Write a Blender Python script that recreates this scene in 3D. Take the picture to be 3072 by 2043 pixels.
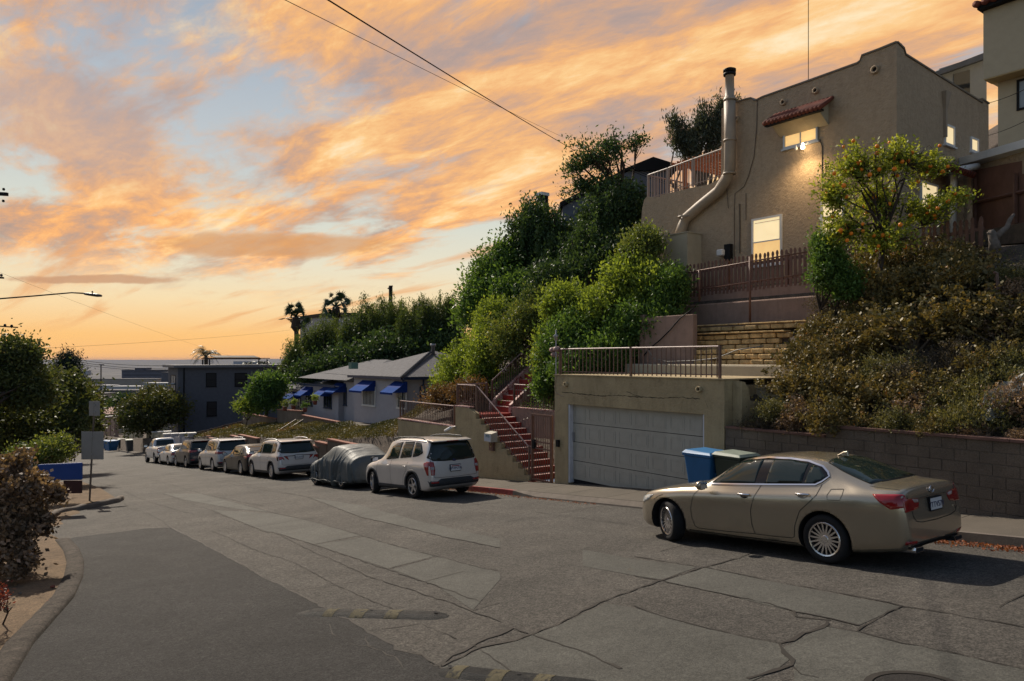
import bpy, bmesh, math, random
import numpy as np
from mathutils import Vector, Matrix, noise, geometry
from mathutils.bvhtree import BVHTree
for o in list(bpy.data.objects): bpy.data.objects.remove(o)
SC = bpy.context.scene; COL = SC.collection
R_ = math.radians
# ------------------------------------------------------------------ camera
EY = 2.32                       # eye height above the street surface under the camera
F = 2200.0                      # focal length in photo pixels (3072 wide)
cam = bpy.data.cameras.new('camera'); cam.sensor_width = 36; cam.lens = 36*F/3072
cam.shift_y = 56.5/3072; cam.clip_end = 30000; cam.clip_start = .1
co = bpy.data.objects.new('camera', cam); COL.objects.link(co)
co.location = (0, 0, EY); co.rotation_euler = (R_(90), 0, 0); SC.camera = co
# ------------------------------------------------------------------ light
SUN_DIR = Vector((-.420, .625, .643)).normalized()      # towards the sun
sl = bpy.data.lights.new('sun', 'SUN'); sl.energy = 5.0; sl.angle = R_(.55); sl.color = (1, .89, .74)
so = bpy.data.objects.new('sun', sl); COL.objects.link(so)
so.rotation_euler = SUN_DIR.to_track_quat('Z', 'Y').to_euler()
SC.view_settings.view_transform = 'Standard'; SC.view_settings.look = 'None'
SC.view_settings.exposure = 0.25; SC.view_settings.gamma = 1

def build_world():
    w = bpy.data.worlds.new('World'); SC.world = w; w.use_nodes = True
    nt = w.node_tree; nt.nodes.clear(); L = nt.links.new
    def nd(t, **k):
        n = nt.nodes.new(t)
        for a, b in k.items(): setattr(n, a, b)
        return n
    def math_(op, a, b=None, clamp=False):
        n = nd('ShaderNodeMath', operation=op, use_clamp=clamp)
        for i, v in enumerate((a, b)):
            if v is None: continue
            if isinstance(v, (int, float)): n.inputs[i].default_value = v
            else: L(v, n.inputs[i])
        return n.outputs[0]
    def mix(f, a, b, mode='MIX'):
        n = nd('ShaderNodeMix', data_type='RGBA', blend_type=mode)
        for s, v in ((n.inputs[0], f), (n.inputs[6], a), (n.inputs[7], b)):
            if isinstance(v, (int, float)): s.default_value = v
            elif isinstance(v, tuple): s.default_value = v
            else: L(v, s)
        return n.outputs[2]
    def ss(x, a, b):
        n = nd('ShaderNodeMapRange', interpolation_type='SMOOTHSTEP'); L(x, n.inputs[0])
        n.inputs[1].default_value = a; n.inputs[2].default_value = b
        return n.outputs[0]
    tc = nd('ShaderNodeTexCoord'); d = tc.outputs['Generated']
    sp = nd('ShaderNodeSeparateXYZ'); L(d, sp.inputs[0]); x, y, z = sp.outputs
    zc = math_('MAXIMUM', z, 0.0)
    zz = math_('ADD', zc, 0.10)
    px = math_('DIVIDE', x, zz); py = math_('DIVIDE', y, zz)
    # cloud sheet coordinates, streaks run towards azimuth of (-.68,.73)
    q1 = math_('ADD', math_('MULTIPLY', px, -.70), math_('MULTIPLY', py, .71))
    q2 = math_('ADD', math_('MULTIPLY', px, .71), math_('MULTIPLY', py, .70))
    def sheet(a, b, off, detail, rough, dist, sc=1.0):
        c = nd('ShaderNodeCombineXYZ'); L(math_('MULTIPLY', q1, a), c.inputs[0]); L(math_('MULTIPLY', q2, b), c.inputs[1]); c.inputs[2].default_value = off
        n = nd('ShaderNodeTexNoise'); L(c.outputs[0], n.inputs['Vector']); n.inputs['Scale'].default_value = sc
        n.inputs['Detail'].default_value = detail; n.inputs['Roughness'].default_value = rough; n.inputs['Distortion'].default_value = dist
        return n.outputs[0]
    med = sheet(1.0, 2.0, 7.7, 9, .60, .35)
    fine = sheet(4.6, 10.0, 1.3, 9, .66, .8)
    tone = sheet(1.1, 2.6, 21.0, 9, .64, .35)
    def spot(ppx, ppy, rad, w=1.0):            # soft opening in (or thickening of) the cloud deck around one direction of the sky
        v = Vector(((ppx-1536)/2200, 1, (1078-ppy)/2200)).normalized()
        n = nd('ShaderNodeVectorMath', operation='DOT_PRODUCT'); L(d, n.inputs[0]); n.inputs[1].default_value = v
        return math_('MULTIPLY', ss(n.outputs['Value'], math.cos(rad), 1.0), w)
    def total(l):
        o = l[0]
        for k in l[1:]: o = math_('ADD', o, k)
        return o
    hole = total([spot(120, 280, .15, .9), spot(520, 260, .16, .9), spot(1000, 330, .10, .7), spot(700, 250, .12, .4), spot(1250, 760, .20, 1.3), spot(100, 780, .16, .8), spot(600, 800, .2, .9), spot(2050, 320, .09, .7)])
    dense = total([spot(150, 60, .17, 1.4), spot(520, 20, .14, 1.0), spot(100, 600, .20, 1.2), spot(600, 620, .22, 1.2), spot(1050, 480, .26, 1.0), spot(1500, 250, .34, 1.0), spot(2200, 60, .4, .8), spot(150, 450, .13, .6), spot(1200, 690, .10, .8)])
    # base gradient by elevation
    rp = nd('ShaderNodeValToRGB'); L(zc, rp.inputs[0]); cr = rp.color_ramp
    stops = [(0, (.94, .50, .19)), (.03, (.96, .55, .20)), (.075, (.91, .71, .42)), (.12, (.80, .73, .55)), (.18, (.66, .68, .60)), (.26, (.52, .56, .58)), (.36, (.40, .46, .53)), (.6, (.16, .24, .36)), (1, (.08, .14, .25))]
    while len(cr.elements) < len(stops): cr.elements.new(.5)
    for e, (p, c) in zip(cr.elements, stops): e.position = p; e.color = (*c, 1)
    base = rp.outputs[0]
    m = math_('ADD', math_('ADD', math_('MULTIPLY', med, .80), math_('MULTIPLY', fine, .20)), math_('SUBTRACT', math_('MULTIPLY', dense, .075), math_('MULTIPLY', hole, .12)))
    mask = math_('MULTIPLY', ss(m, .40, .57), ss(z, .05, .15))
    shade = math_('ADD', math_('ADD', math_('MULTIPLY', tone, .78), math_('MULTIPLY', fine, .22)), math_('MULTIPLY', ss(x, -.75, .1), .02))
    cp = nd('ShaderNodeValToRGB'); L(shade, cp.inputs[0]); cr = cp.color_ramp
    st = [(.36, (.37, .30, .29)), (.43, (.49, .34, .28)), (.49, (.68, .385, .22)), (.545, (.90, .465, .18)), (.60, (.98, .60, .25)), (.68, (1.0, .80, .50))]
    while len(cr.elements) < len(st): cr.elements.new(.5)
    for e, (p, c) in zip(cr.elements, st): e.position = p; e.color = (*c, 1)
    # upper left clouds are greyer, lower ones deeper orange
    grey = math_('MULTIPLY', ss(x, -.25, -.50), math_('MULTIPLY', ss(z, .17, .25), ss(z, .36, .29)))
    warm = mix(math_('MULTIPLY', grey, .55), cp.outputs[0], (.46, .38, .37, 1))
    low = math_('MULTIPLY', ss(z, .30, .12), .55)
    warm = mix(low, warm, mix(1.0, warm, (1.12, .92, .70, 1), 'MULTIPLY'))
    col = mix(math_('MULTIPLY', mask, .94), base, warm)
    # thin low streaks
    st2 = sheet(.5, 3.0, 5.0, 5, .55, .3, .8)
    lowm = math_('MULTIPLY', math_('MULTIPLY', ss(st2, .53, .66), ss(z, .025, .06)), ss(z, .24, .14))
    col = mix(math_('MULTIPLY', lowm, .6), col, (.80, .36, .13, 1))
    # one flat cloud bar low on the left, a second one in the middle
    def bar(px0, px1, ppy, th, strength, ccol):
        az = math_('DIVIDE', x, y); el = math_('DIVIDE', z, y)
        c0 = ((px0+px1)/2-1536)/2200; hw_ = (px1-px0)/2/2200; e0 = (1078-ppy)/2200; t_ = th/2200
        wob = math_('MULTIPLY', math_('SUBTRACT', fine, .5), .9); wob2 = math_('MULTIPLY', math_('SUBTRACT', tone, .5), 2.5)
        da = math_('DIVIDE', math_('ABSOLUTE', math_('SUBTRACT', az, c0)), hw_)
        de = math_('DIVIDE', math_('ABSOLUTE', math_('SUBTRACT', math_('SUBTRACT', el, e0), math_('MULTIPLY', wob2, t_*.6))), t_)
        r = math_('ADD', math_('ADD', math_('POWER', da, 2.0), math_('POWER', de, 2.0)), wob)
        return math_('MULTIPLY', math_('MULTIPLY', ss(r, 1.1, .35), ss(y, .1, .2)), strength), ccol
    for args in ((0, 560, 838, 15, .8, (.56, .30, .17, 1)), (430, 1250, 735, 42, .75, (.66, .33, .14, 1))):
        f_, c_ = bar(*args); col = mix(f_, col, c_)
    # the evening side is bright, overhead and behind the camera the plain blue sky takes over
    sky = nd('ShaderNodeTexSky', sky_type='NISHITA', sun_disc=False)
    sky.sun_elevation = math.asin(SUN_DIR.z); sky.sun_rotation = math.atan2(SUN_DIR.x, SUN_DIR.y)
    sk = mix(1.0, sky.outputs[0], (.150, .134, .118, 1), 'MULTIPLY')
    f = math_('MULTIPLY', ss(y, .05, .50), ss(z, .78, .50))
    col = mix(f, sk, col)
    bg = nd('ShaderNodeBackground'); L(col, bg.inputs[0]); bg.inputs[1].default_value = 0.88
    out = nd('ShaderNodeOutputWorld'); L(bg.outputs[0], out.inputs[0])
build_world()
# ------------------------------------------------------------------ street frame:  local x = n (towards the hill), y = s (down the street), z relative to the eye
PHI = R_(36); cU, cN = math.sin(PHI), math.cos(PHI)
def W(n, s, z): return Vector((-cU*s + cN*n, cN*s + cU*n, z + EY))
def nsY(n, s): return cN*s + cU*n
def road(s):
    if s < 60: return -EY - .089*s
    t = s-60
    return -EY - .089*60 - .089*t + min(t, 140)**2*.00006
def G(px, py):                       # photo pixel -> (n, s) on the street surface
    a = (px-1536)/F; b = (py-1078)/F
    lo, hi = 1., 400.
    for _ in range(50):
        m = (lo+hi)/2; s = m*(cN - cU*a)
        if b*m < -road(s): lo = m
        else: hi = m
    Y = lo; X = a*Y
    return (cN*X + cU*Y, -cU*X + cN*Y)
def PN(px, py, n):                   # photo pixel -> (s, z) on the vertical plane n = const
    a = (px-1536)/F; Y = n/(cU + cN*a); return (Y*(cN - cU*a), (1078-py)/F*Y)
def PS(px, py, s):                   # photo pixel -> (n, z) on the vertical plane s = const
    a = (px-1536)/F; Y = s/(cN - cU*a); return (Y*(cU + cN*a), (1078-py)/F*Y)
def PY(px, py, Y):                   # photo pixel at depth Y -> (n, s, z)
    X = (px-1536)/F*Y; return (cN*X + cU*Y, -cU*X + cN*Y, (1078-py)/F*Y)

# ------------------------------------------------------------------ materials
MATS = {}
def mat(name, col, rough=.8, metal=0, var=.15, scale=3, bump=0, bscale=40, spec=.3, coat=0, emit=None, estr=0, streak=0, col2=None, c2thr=(.45, .65), c2scale=1, trans=0, speck=0, speckscale=60, alpha=1, stain=0):
    if name in MATS: return MATS[name]
    m = bpy.data.materials.new(name); m.use_nodes = True; nt = m.node_tree; L = nt.links.new
    b = nt.nodes['Principled BSDF']; b.inputs['Roughness'].default_value = rough; b.inputs['Metallic'].default_value = metal
    b.inputs['Specular IOR Level'].default_value = spec; b.inputs['Coat Weight'].default_value = coat; b.inputs['Coat Roughness'].default_value = .04
    tc = nt.nodes.new('ShaderNodeTexCoord').outputs['Object']
    def nz(scale, detail=5, r=.6, vec=tc, dist=0):
        n = nt.nodes.new('ShaderNodeTexNoise'); L(vec, n.inputs['Vector']); n.inputs['Scale'].default_value = scale
        n.inputs['Detail'].default_value = detail; n.inputs['Roughness'].default_value = r; n.inputs['Distortion'].default_value = dist; return n.outputs[0]
    def mix(f, a, c, mode='MIX'):
        n = nt.nodes.new('ShaderNodeMix'); n.data_type = 'RGBA'; n.blend_type = mode
        for s, v in ((n.inputs[0], f), (n.inputs[6], a), (n.inputs[7], c)):
            if isinstance(v, (int, float)): s.default_value = v
            elif isinstance(v, tuple): s.default_value = (*v, 1) if len(v) == 3 else v
            else: L(v, s)
        return n.outputs[2]
    def rng(x, a, c, lo=0, hi=1):
        n = nt.nodes.new('ShaderNodeMapRange'); L(x, n.inputs[0]); n.inputs[1].default_value = a; n.inputs[2].default_value = c
        n.inputs[3].default_value = lo; n.inputs[4].default_value = hi; return n.outputs[0]
    c = tuple(col)
    if col2 is not None: c = mix(rng(nz(c2scale, 6, .65, dist=.6), *c2thr), c, tuple(col2))
    if var:
        c = mix(1., c if not isinstance(c, tuple) else c, mix(rng(nz(scale), .3, .7), (1-var,)*3, (1+var,)*3), 'MULTIPLY')
        if speck or bump: c = mix(1., c, mix(rng(nz(speckscale, 3, .7), .40, .62), (1-speck-.04,)*3, (1+speck,)*3), 'MULTIPLY')
        if speck > .25: c = mix(1., c, mix(rng(nz(speckscale*.3, 4, .75), .36, .66), (1-speck*.7,)*3, (1+speck*.6,)*3), 'MULTIPLY')
        if stain: c = mix(1., c, mix(rng(nz(.55, 7, .68, dist=1.2), .40, .70), (1+stain*.35,)*3, (1-stain, 1-stain*1.02, 1-stain*1.05)), 'MULTIPLY')
    if streak:
        mp = nt.nodes.new('ShaderNodeMapping'); L(tc, mp.inputs[0]); mp.inputs['Scale'].default_value = (2.3, 2.3, .45)
        c = mix(1., c, mix(rng(nz(1.2, 8, .75, mp.outputs[0], 1.2), .46, .75), (1, 1, 1), (1-streak, 1-streak*1.05, 1-streak*1.1)), 'MULTIPLY')
    if isinstance(c, tuple): b.inputs['Base Color'].default_value = (*c, 1)
    else: L(c, b.inputs['Base Color'])
    if bump:
        bp = nt.nodes.new('ShaderNodeBump'); bp.inputs['Strength'].default_value = min(1, bump); bp.inputs['Distance'].default_value = .02*max(1, bump)
        L(nz(bscale, 6, .7), bp.inputs['Height']); L(bp.outputs[0], b.inputs['Normal'])
    if emit: b.inputs['Emission Color'].default_value = (*emit, 1); b.inputs['Emission Strength'].default_value = estr
    if alpha < 1: b.inputs['Alpha'].default_value = alpha
    if trans: b.inputs['Transmission Weight'].default_value = trans
    MATS[name] = m; return m
def leafmat(name, c1, c2, tr=.35, rough=.45, c3=None):
    if name in MATS: return MATS[name]
    m = bpy.data.materials.new(name); m.use_nodes = True; nt = m.node_tree; L = nt.links.new
    b = nt.nodes['Principled BSDF']; b.inputs['Roughness'].default_value = min(.8, rough+.12); b.inputs['Specular IOR Level'].default_value = .22
    at = nt.nodes.new('ShaderNodeAttribute'); at.attribute_name = 'tone'
    rp = nt.nodes.new('ShaderNodeValToRGB'); L(at.outputs['Fac'], rp.inputs[0]); cr = rp.color_ramp
    cr.elements[0].color = (*c1, 1); cr.elements[0].position = .1; cr.elements[1].color = (*c2, 1); cr.elements[1].position = .8
    if c3: e = cr.elements.new(.97); e.color = (*c3, 1)
    L(rp.outputs[0], b.inputs['Base Color'])
    t = nt.nodes.new('ShaderNodeBsdfTranslucent')
    mu = nt.nodes.new('ShaderNodeMix'); mu.data_type = 'RGBA'; mu.blend_type = 'MULTIPLY'; mu.inputs[0].default_value = 1
    L(rp.outputs[0], mu.inputs[6]); mu.inputs[7].default_value = (1.5, 1.35, .6, 1); L(mu.outputs[2], t.inputs[0])
    ms = nt.nodes.new('ShaderNodeMixShader'); ms.inputs[0].default_value = tr
    L(b.outputs[0], ms.inputs[1]); L(t.outputs[0], ms.inputs[2]); L(ms.outputs[0], nt.nodes['Material Output'].inputs[0])
    MATS[name] = m; return m

M_ST = mat('house_stucco', (.42, .315, .215), .92, var=.08, scale=6, bump=4.0, bscale=9, streak=.14, stain=.05)
M_GST = mat('garage_stucco', (.37, .29, .17), .9, var=.15, scale=.9, bump=1.6, bscale=12, streak=.24, stain=.12, col2=(.25, .19, .11), c2thr=(.55, .75), c2scale=2.6)
M_CRM = mat('cream_plaster', (.40, .34, .245), .85, var=.08, bump=.6, bscale=25, streak=.08)
M_PINK = mat('pink_plaster', (.26, .175, .14), .9, var=.12, bump=.7, bscale=20, streak=.25)
M_BRN = mat('brown_paint', (.145, .072, .052), .55, var=.2, bump=.3, bscale=60)
M_RUST = mat('painted_iron', (.12, .065, .048), .5, var=.2, spec=.5)
M_RED = mat('red_stair_paint', (.27, .026, .018), .5, var=.25, scale=6, bump=.3, bscale=50)
M_WORN = mat('worn_pink_paint', (.46, .30, .27), .7, var=.35, scale=14, col2=(.20, .03, .025), c2thr=(.5, .6), c2scale=9)
M_WHT = mat('white_paint', (.62, .60, .58), .5, var=.05)
M_WALLW = mat('white_house_wall', (.33, .31, .33), .85, var=.06, bump=.5, bscale=20)
M_DKG = mat('dark_grey_wall', (.085, .088, .105), .85, var=.10, bump=.5, bscale=18)
M_TRIM = mat('navy_trim', (.015, .028, .065), .5, var=.1)
M_BLUE = mat('blue_canvas', (.012, .035, .17), .8, var=.15, spec=.05)
M_BLUL = mat('sunlit_blue_canvas', (.020, .060, .22), .85, var=.15, spec=.03)  # lower awning half, colour lightened to look sunlit
M_BLK = mat('black_plastic', (.012, .012, .013), .6, var=0, spec=.10)
M_DRK = mat('dark_interior', (.01, .01, .012), .9, var=0)
M_GLS = mat('window_glass', (.02, .024, .03), .06, var=0, spec=.8)
M_LIT = mat('lit_window', (.5, .4, .2), .25, var=.3, scale=1.3, emit=(1, .60, .22), estr=.62)
M_LITB = mat('lit_curtain', (.6, .5, .3), .3, var=.2, emit=(1, .78, .44), estr=.66)
M_BULB = mat('lamp_bulb', (.9, .8, .6), .4, var=0, emit=(1, .75, .45), estr=14)
M_TILE = mat('clay_tile', (.15, .040, .025), .75, var=.4, scale=7, bump=.5)
M_ROOF = mat('grey_shingle', (.085, .085, .095), .9, var=.3, scale=5, bump=1, bscale=30)
M_CMU = mat('block_wall', (.135, .105, .08), .95, var=.22, scale=1.5, bump=1, bscale=45, streak=.2, speck=.15)
M_MORT = mat('mortar', (.10, .082, .066), .95, var=.1)
M_BLOCK = mat('split_face_block', (.52, .35, .16), .95, var=.4, scale=5, bump=1.4, bscale=22)
M_CAP = mat('brick_cap', (.23, .10, .07), .9, var=.3, scale=9)
M_CONC = mat('sidewalk_concrete', (.09, .076, .060), .9, var=.16, scale=1.3, bump=.5, bscale=70, speck=.12, speckscale=90)
M_CURB = mat('kerb_concrete', (.12, .10, .083), .9, var=.2, scale=4, bump=.6)
M_REDC = mat('red_kerb_paint', (.20, .03, .028), .7, var=.4, scale=8, col2=(.13, .10, .09), c2thr=(.55, .62), c2scale=7)
M_DIRT = mat('dirt', (.13, .088, .052), .98, var=.3, scale=2.5, bump=1.6, bscale=14, speck=.3, speckscale=50)
M_HILL = mat('hill_soil', (.075, .058, .045), .98, var=.35, scale=3, bump=2, bscale=9, speck=.3, speckscale=35)
M_ASPH = mat('asphalt', (.028, .027, .026), .9, var=.16, scale=.9, bump=1.3, bscale=60, speck=.42, speckscale=48, stain=.22, col2=(.038, .036, .033), c2thr=(.5, .72), c2scale=.5)
M_ROAD = mat('old_concrete_road', (.070, .064, .056), .88, var=.15, scale=.6, bump=1.3, bscale=55, speck=.46, speckscale=42, stain=.25, col2=(.082, .074, .064), c2thr=(.45, .65), c2scale=.4)
M_SLAB = mat('smooth_concrete_slab', (.064, .063, .055), .85, var=.12, scale=.7, bump=.7, bscale=60, speck=.26, speckscale=46, stain=.28)
M_TAR = mat('crack_filler', (.018, .015, .012), .8, var=.3)
M_BARK = mat('bark', (.05, .036, .027), .95, var=.3, bump=1, bscale=20)
M_STEM = mat('pale_stem', (.13, .10, .075), .9, var=.3)
M_METL = mat('galvanised_metal', (.30, .30, .31), .45, metal=.7, var=.12, scale=6)
M_FLUE = mat('painted_flue', (.30, .235, .175), .55, var=.12, scale=2, streak=.15)
M_WOOD = mat('weathered_timber', (.10, .062, .042), .9, var=.25, scale=4, bump=.6)
M_OWD = mat('orange_timber', (.36, .13, .05), .7, var=.25, scale=5)
M_CRM2 = mat('modern_cream_wall', (.38, .33, .235), .85, var=.05, bump=.3)
M_CRM3 = mat('modern_soffit', (.42, .33, .17), .85, var=.05)

# ------------------------------------------------------------------ mesh helpers
class MB:
    def __init__(s): s.v = []; s.f = []; s.m = []
    def add(s, vs, fs, mi=0):
        o = len(s.v); s.v += [tuple(v) for v in vs]; s.f += [tuple(i+o for i in f) for f in fs]; s.m += [mi]*len(fs); return s
    def box(s, a0, a1, b0, b1, c0, c1, mi=0):
        vs = [(x, y, z) for z in (c0, c1) for y in (b0, b1) for x in (a0, a1)]
        return s.add(vs, [(0, 2, 3, 1), (4, 5, 7, 6), (0, 1, 5, 4), (2, 6, 7, 3), (0, 4, 6, 2), (1, 3, 7, 5)], mi)
    def hexa(s, p8, mi=0):              # bottom four, top four (same order round)
        return s.add(p8, [(3, 2, 1, 0), (4, 5, 6, 7), (0, 1, 5, 4), (1, 2, 6, 5), (2, 3, 7, 6), (3, 0, 4, 7)], mi)
    def prism(s, poly, fn, a, b, mi=0): # poly of 2-D points, fn(p, t) -> 3-D at t = a and b
        n = len(poly); vs = [fn(p, a) for p in poly] + [fn(p, b) for p in poly]
        fs = [tuple(range(n))[::-1], tuple(range(n, 2*n))] + [(i, (i+1) % n, n+(i+1) % n, n+i) for i in range(n)]
        return s.add(vs, fs, mi)
    def tube(s, pts, r, seg=6, mi=0, caps=True):
        pts = [Vector(p) for p in pts]; n = len(pts)
        if not hasattr(r, '__len__'): r = [r]*n
        rings = []; ref = Vector((.13, .21, 1)).normalized()
        for i, p in enumerate(pts):
            t = (pts[min(i+1, n-1)] - pts[max(i-1, 0)])
            if t.length < 1e-9: t = Vector((0, 0, 1))
            t.normalize(); rf = ref if abs(t.dot(ref)) < .93 else Vector((1, .1, 0)).normalized()
            a = t.cross(rf).normalized(); b = t.cross(a)
            rings.append([p + (a*math.cos(k*2*math.pi/seg) + b*math.sin(k*2*math.pi/seg))*r[i] for k in range(seg)])
        vs = [v for rg in rings for v in rg]; fs = []
        for i in range(n-1):
            for k in range(seg):
                k2 = (k+1) % seg; fs.append((i*seg+k, i*seg+k2, (i+1)*seg+k2, (i+1)*seg+k))
        if caps: fs += [tuple(range(seg))[::-1], tuple((n-1)*seg+k for k in range(seg))]
        return s.add(vs, fs, mi)
    def lathe(s, prof, c, axis='z', seg=24, mi=0):   # prof: (r, t)
        vs = []
        for r, t in prof:
            for k in range(seg):
                a = k*2*math.pi/seg; x, y = r*math.cos(a), r*math.sin(a)
                q = {'z': (x, y, t), 'y': (x, t, y), 'x': (t, x, y)}[axis]
                vs.append((c[0]+q[0], c[1]+q[1], c[2]+q[2]))
        fs = [(i*seg+k, i*seg+(k+1) % seg, (i+1)*seg+(k+1) % seg, (i+1)*seg+k) for i in range(len(prof)-1) for k in range(seg)]
        return s.add(vs, fs, mi)
def raw_mesh(name, v, f, mats, mi=None, smooth=False):
    me = bpy.data.meshes.new(name); me.from_pydata(v, [], f)
    for m in (mats if isinstance(mats, (list, tuple)) else [mats]): me.materials.append(m)
    if mi is not None and any(mi): me.polygons.foreach_set('material_index', mi)
    if smooth: me.polygons.foreach_set('use_smooth', [True]*len(me.polygons))
    me.update(); return me
def props(o, label=None, cat=None, group=None, kind=None):
    if label: o['label'] = label
    if cat: o['category'] = cat
    if group: o['group'] = group
    if kind: o['kind'] = kind
    return o
def thing(name, label, cat, base, group=None, frame='street'):
    o = bpy.data.objects.new(name, None); COL.objects.link(o); o.empty_display_size = .2
    n, s, z = base; o.location = W(n, s, z); o.rotation_euler = (0, 0, PHI if frame == 'street' else 0)
    o['_b'] = [n, s, z]; return props(o, label, cat, group)
BASES = {}
def part(name, mb, m, parent, smooth=False, label=None, fix=True):   # street-frame coordinates under a thing (or a part of it)
    b = parent
    while b.parent: b = b.parent
    bx, by, bz = b['_b']
    me = raw_mesh(name, [(x-bx, y-by, z-bz) for x, y, z in mb.v], mb.f, m, mb.m, smooth)
    if fix: fixn(me)
    o = bpy.data.objects.new(name, me); COL.objects.link(o); o.parent = parent
    if label: o['label'] = label
    return o
def fixn(me):
    bm = bmesh.new(); bm.from_mesh(me); bmesh.ops.recalc_face_normals(bm, faces=bm.faces); bm.to_mesh(me); bm.free()
def solo(name, mb, m, label=None, cat=None, group=None, kind=None, smooth=False, fix=True):    # one-mesh thing in the street frame
    xs = np.array(mb.v); b = ((xs[:, 0].min()+xs[:, 0].max())/2, (xs[:, 1].min()+xs[:, 1].max())/2, xs[:, 2].min())
    me = raw_mesh(name, [(x-b[0], y-b[1], z-b[2]) for x, y, z in mb.v], mb.f, m, mb.m, smooth)
    if fix: fixn(me)
    o = bpy.data.objects.new(name, me); COL.objects.link(o); o.location = W(*b); o.rotation_euler = (0, 0, PHI)
    return props(o, label, cat, group, kind)
def bevel(o, w=.01, seg=1):
    b = o.modifiers.new('bevel', 'BEVEL'); b.width = w; b.segments = seg; b.limit_method = 'ANGLE'; b.angle_limit = R_(40); return o
def interp(x, tab):
    return float(np.interp(x, [t[0] for t in tab], [t[1] for t in tab]))
def dup(root, loc=None, label=None, group=None, rotz=None, scale=None):
    r = root.copy(); COL.objects.link(r)
    if loc is not None: r.location = loc
    if label: r['label'] = label
    if group: r['group'] = group
    if rotz is not None: r.rotation_euler = (r.rotation_euler[0], r.rotation_euler[1], rotz)
    if scale is not None: r.scale = scale
    for ch in root.children:
        c = ch.copy(); COL.objects.link(c); c.parent = r
        for g in ch.children:
            d = g.copy(); COL.objects.link(d); d.parent = c
    return r
# ================================================================== SETTING
rnd = random.Random(5)
def sheet(name, poly, dz, m, kind='structure', cuts=0, label=None):      # polygon of (n, s) points draped on the street surface
    bm = bmesh.new(); vs = [bm.verts.new((n, s, 0)) for n, s in poly]; f = bm.faces.new(vs)
    bmesh.ops.triangulate(bm, faces=[f])
    if cuts: bmesh.ops.subdivide_edges(bm, edges=bm.edges[:], cuts=cuts, use_grid_fill=True)
    for v in bm.verts: v.co.z = road(v.co.y) + dz
    bmesh.ops.recalc_face_normals(bm, faces=bm.faces)
    if bm.faces and sum(f.normal.z for f in bm.faces) < 0: bmesh.ops.reverse_faces(bm, faces=bm.faces[:])
    me = bpy.data.meshes.new(name); bm.to_mesh(me); bm.free(); me.materials.append(m)
    o = bpy.data.objects.new(name, me); COL.objects.link(o); o.location = (0, 0, EY); o.rotation_euler = (0, 0, PHI); o['kind'] = kind; return o
def curb_n(s):         # hill-side kerb line
    return interp(s, [(-40, 12), (60, 12), (75, 12.3), (90, 13.2), (110, 13.6), (200, 13.6)])
# terrain -----------------------------------------------------------
def left_edge(s): return interp(s, [(-40, -3.4), (3, -3.4), (26, 2.6), (200, 3.2)])
B_TAB = [(16.7, -1.72), (22.3, -1.75), (26.5, -2.5), (27, -3.75), (36, -4.5), (48, -5.4), (62, -6.6), (80, -8.2), (100, -10), (150, -13.2), (210, -16.5)]
T_TAB = [(16.7, 2.4), (20, 1.9), (24, .6), (28, -1.2), (33, -3.0), (36, -3.82), (45, -4.1), (54, -4.8), (62, -5.6), (80, -7.6), (100, -9.6), (150, -12.8), (210, -16)]
def hh(n, s):
    r = road(s)
    if n < 2.8:
        le = left_edge(s)
        return r + (-.06 if n > le else .05 + min(0, (n-le)*.12 + .9))
    if n < 12: return r - .25
    if n < 13.75: return r - .25
    if s < 10.7:
        if n < 13.95: return r - .2
        if n < 20: z = -1.62 + (n-13.95)*.70 + (.25*math.sin(s*1.3+n) if n > 15 else 0)*.5
        elif n < 28 and s > 3: z = 2.75 + max(0, 7.5-s)*.05*(n-20)
        else: z = 2.75 + (n-20)*.35 if s <= 3 else 2.75 + (n-28)*.55
        return z
    if s < 16.75:
        return interp(n, [(14.0, r), (14.1, -.75), (16.6, -.75), (16.62, -.32), (17.1, -.32), (17.12, .2), (17.6, .2), (17.62, .62), (18.2, .62), (18.22, .95), (19.14, .95), (19.16, 1.70), (19.34, 1.72), (19.36, 2.12), (20.4, 2.4), (28, 2.8), (60, 18)])
    if s < 22.35:
        t = interp(s, T_TAB)
        return interp(n, [(15.12, r-.2), (15.14, -1.78), (15.6, -1.72), (20, t), (27, t+.9), (40, t+7), (60, t+16)])
    b = interp(s, B_TAB); t = interp(s, T_TAB)
    if s < 26.6: return interp(n, [(13.78, r), (13.8, b), (14.6, b+.15), (20, t), (27, t+1.2), (45, t+9), (60, t+15)])
    return interp(n, [(13.3, r+.15), (13.42, b+.35), (17.6, t-.02), (24, t), (27, t+.6), (45, t+6.5), (60, t+11)])
def grid_obj(name, ns, ss, m, kind='structure', fn=hh):
    vs = [(n, s, fn(n, s)) for s in ss for n in ns]; w = len(ns)
    fs = [(j*w+i, j*w+i+1, (j+1)*w+i+1, (j+1)*w+i) for j in range(len(ss)-1) for i in range(w-1)]
    me = raw_mesh(name, vs, fs, m, None, True)
    o = bpy.data.objects.new(name, me); COL.objects.link(o); o.location = (0, 0, EY); o.rotation_euler = (0, 0, PHI); o['kind'] = kind; return o
ns = list(np.arange(12.6, 22, .2)) + list(np.arange(22, 60, 1.5)) + [70, 100]
ss = list(np.arange(-20, 2, 2.)) + list(np.arange(2, 36, .35)) + list(np.arange(36, 70, 1.)) + list(np.arange(70, 215, 5.))
grid_obj('hillside', ns, ss, M_HILL)
ns = [-90, -60, -40, -25, -15, -10, -8, -6, -5] + list(np.arange(-4, 3.1, .35)) + [3.3, 12, 13.2]
ss = list(np.arange(-30, 0, 4.)) + list(np.arange(0, 40, .5)) + list(np.arange(40, 215, 6.))
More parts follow.
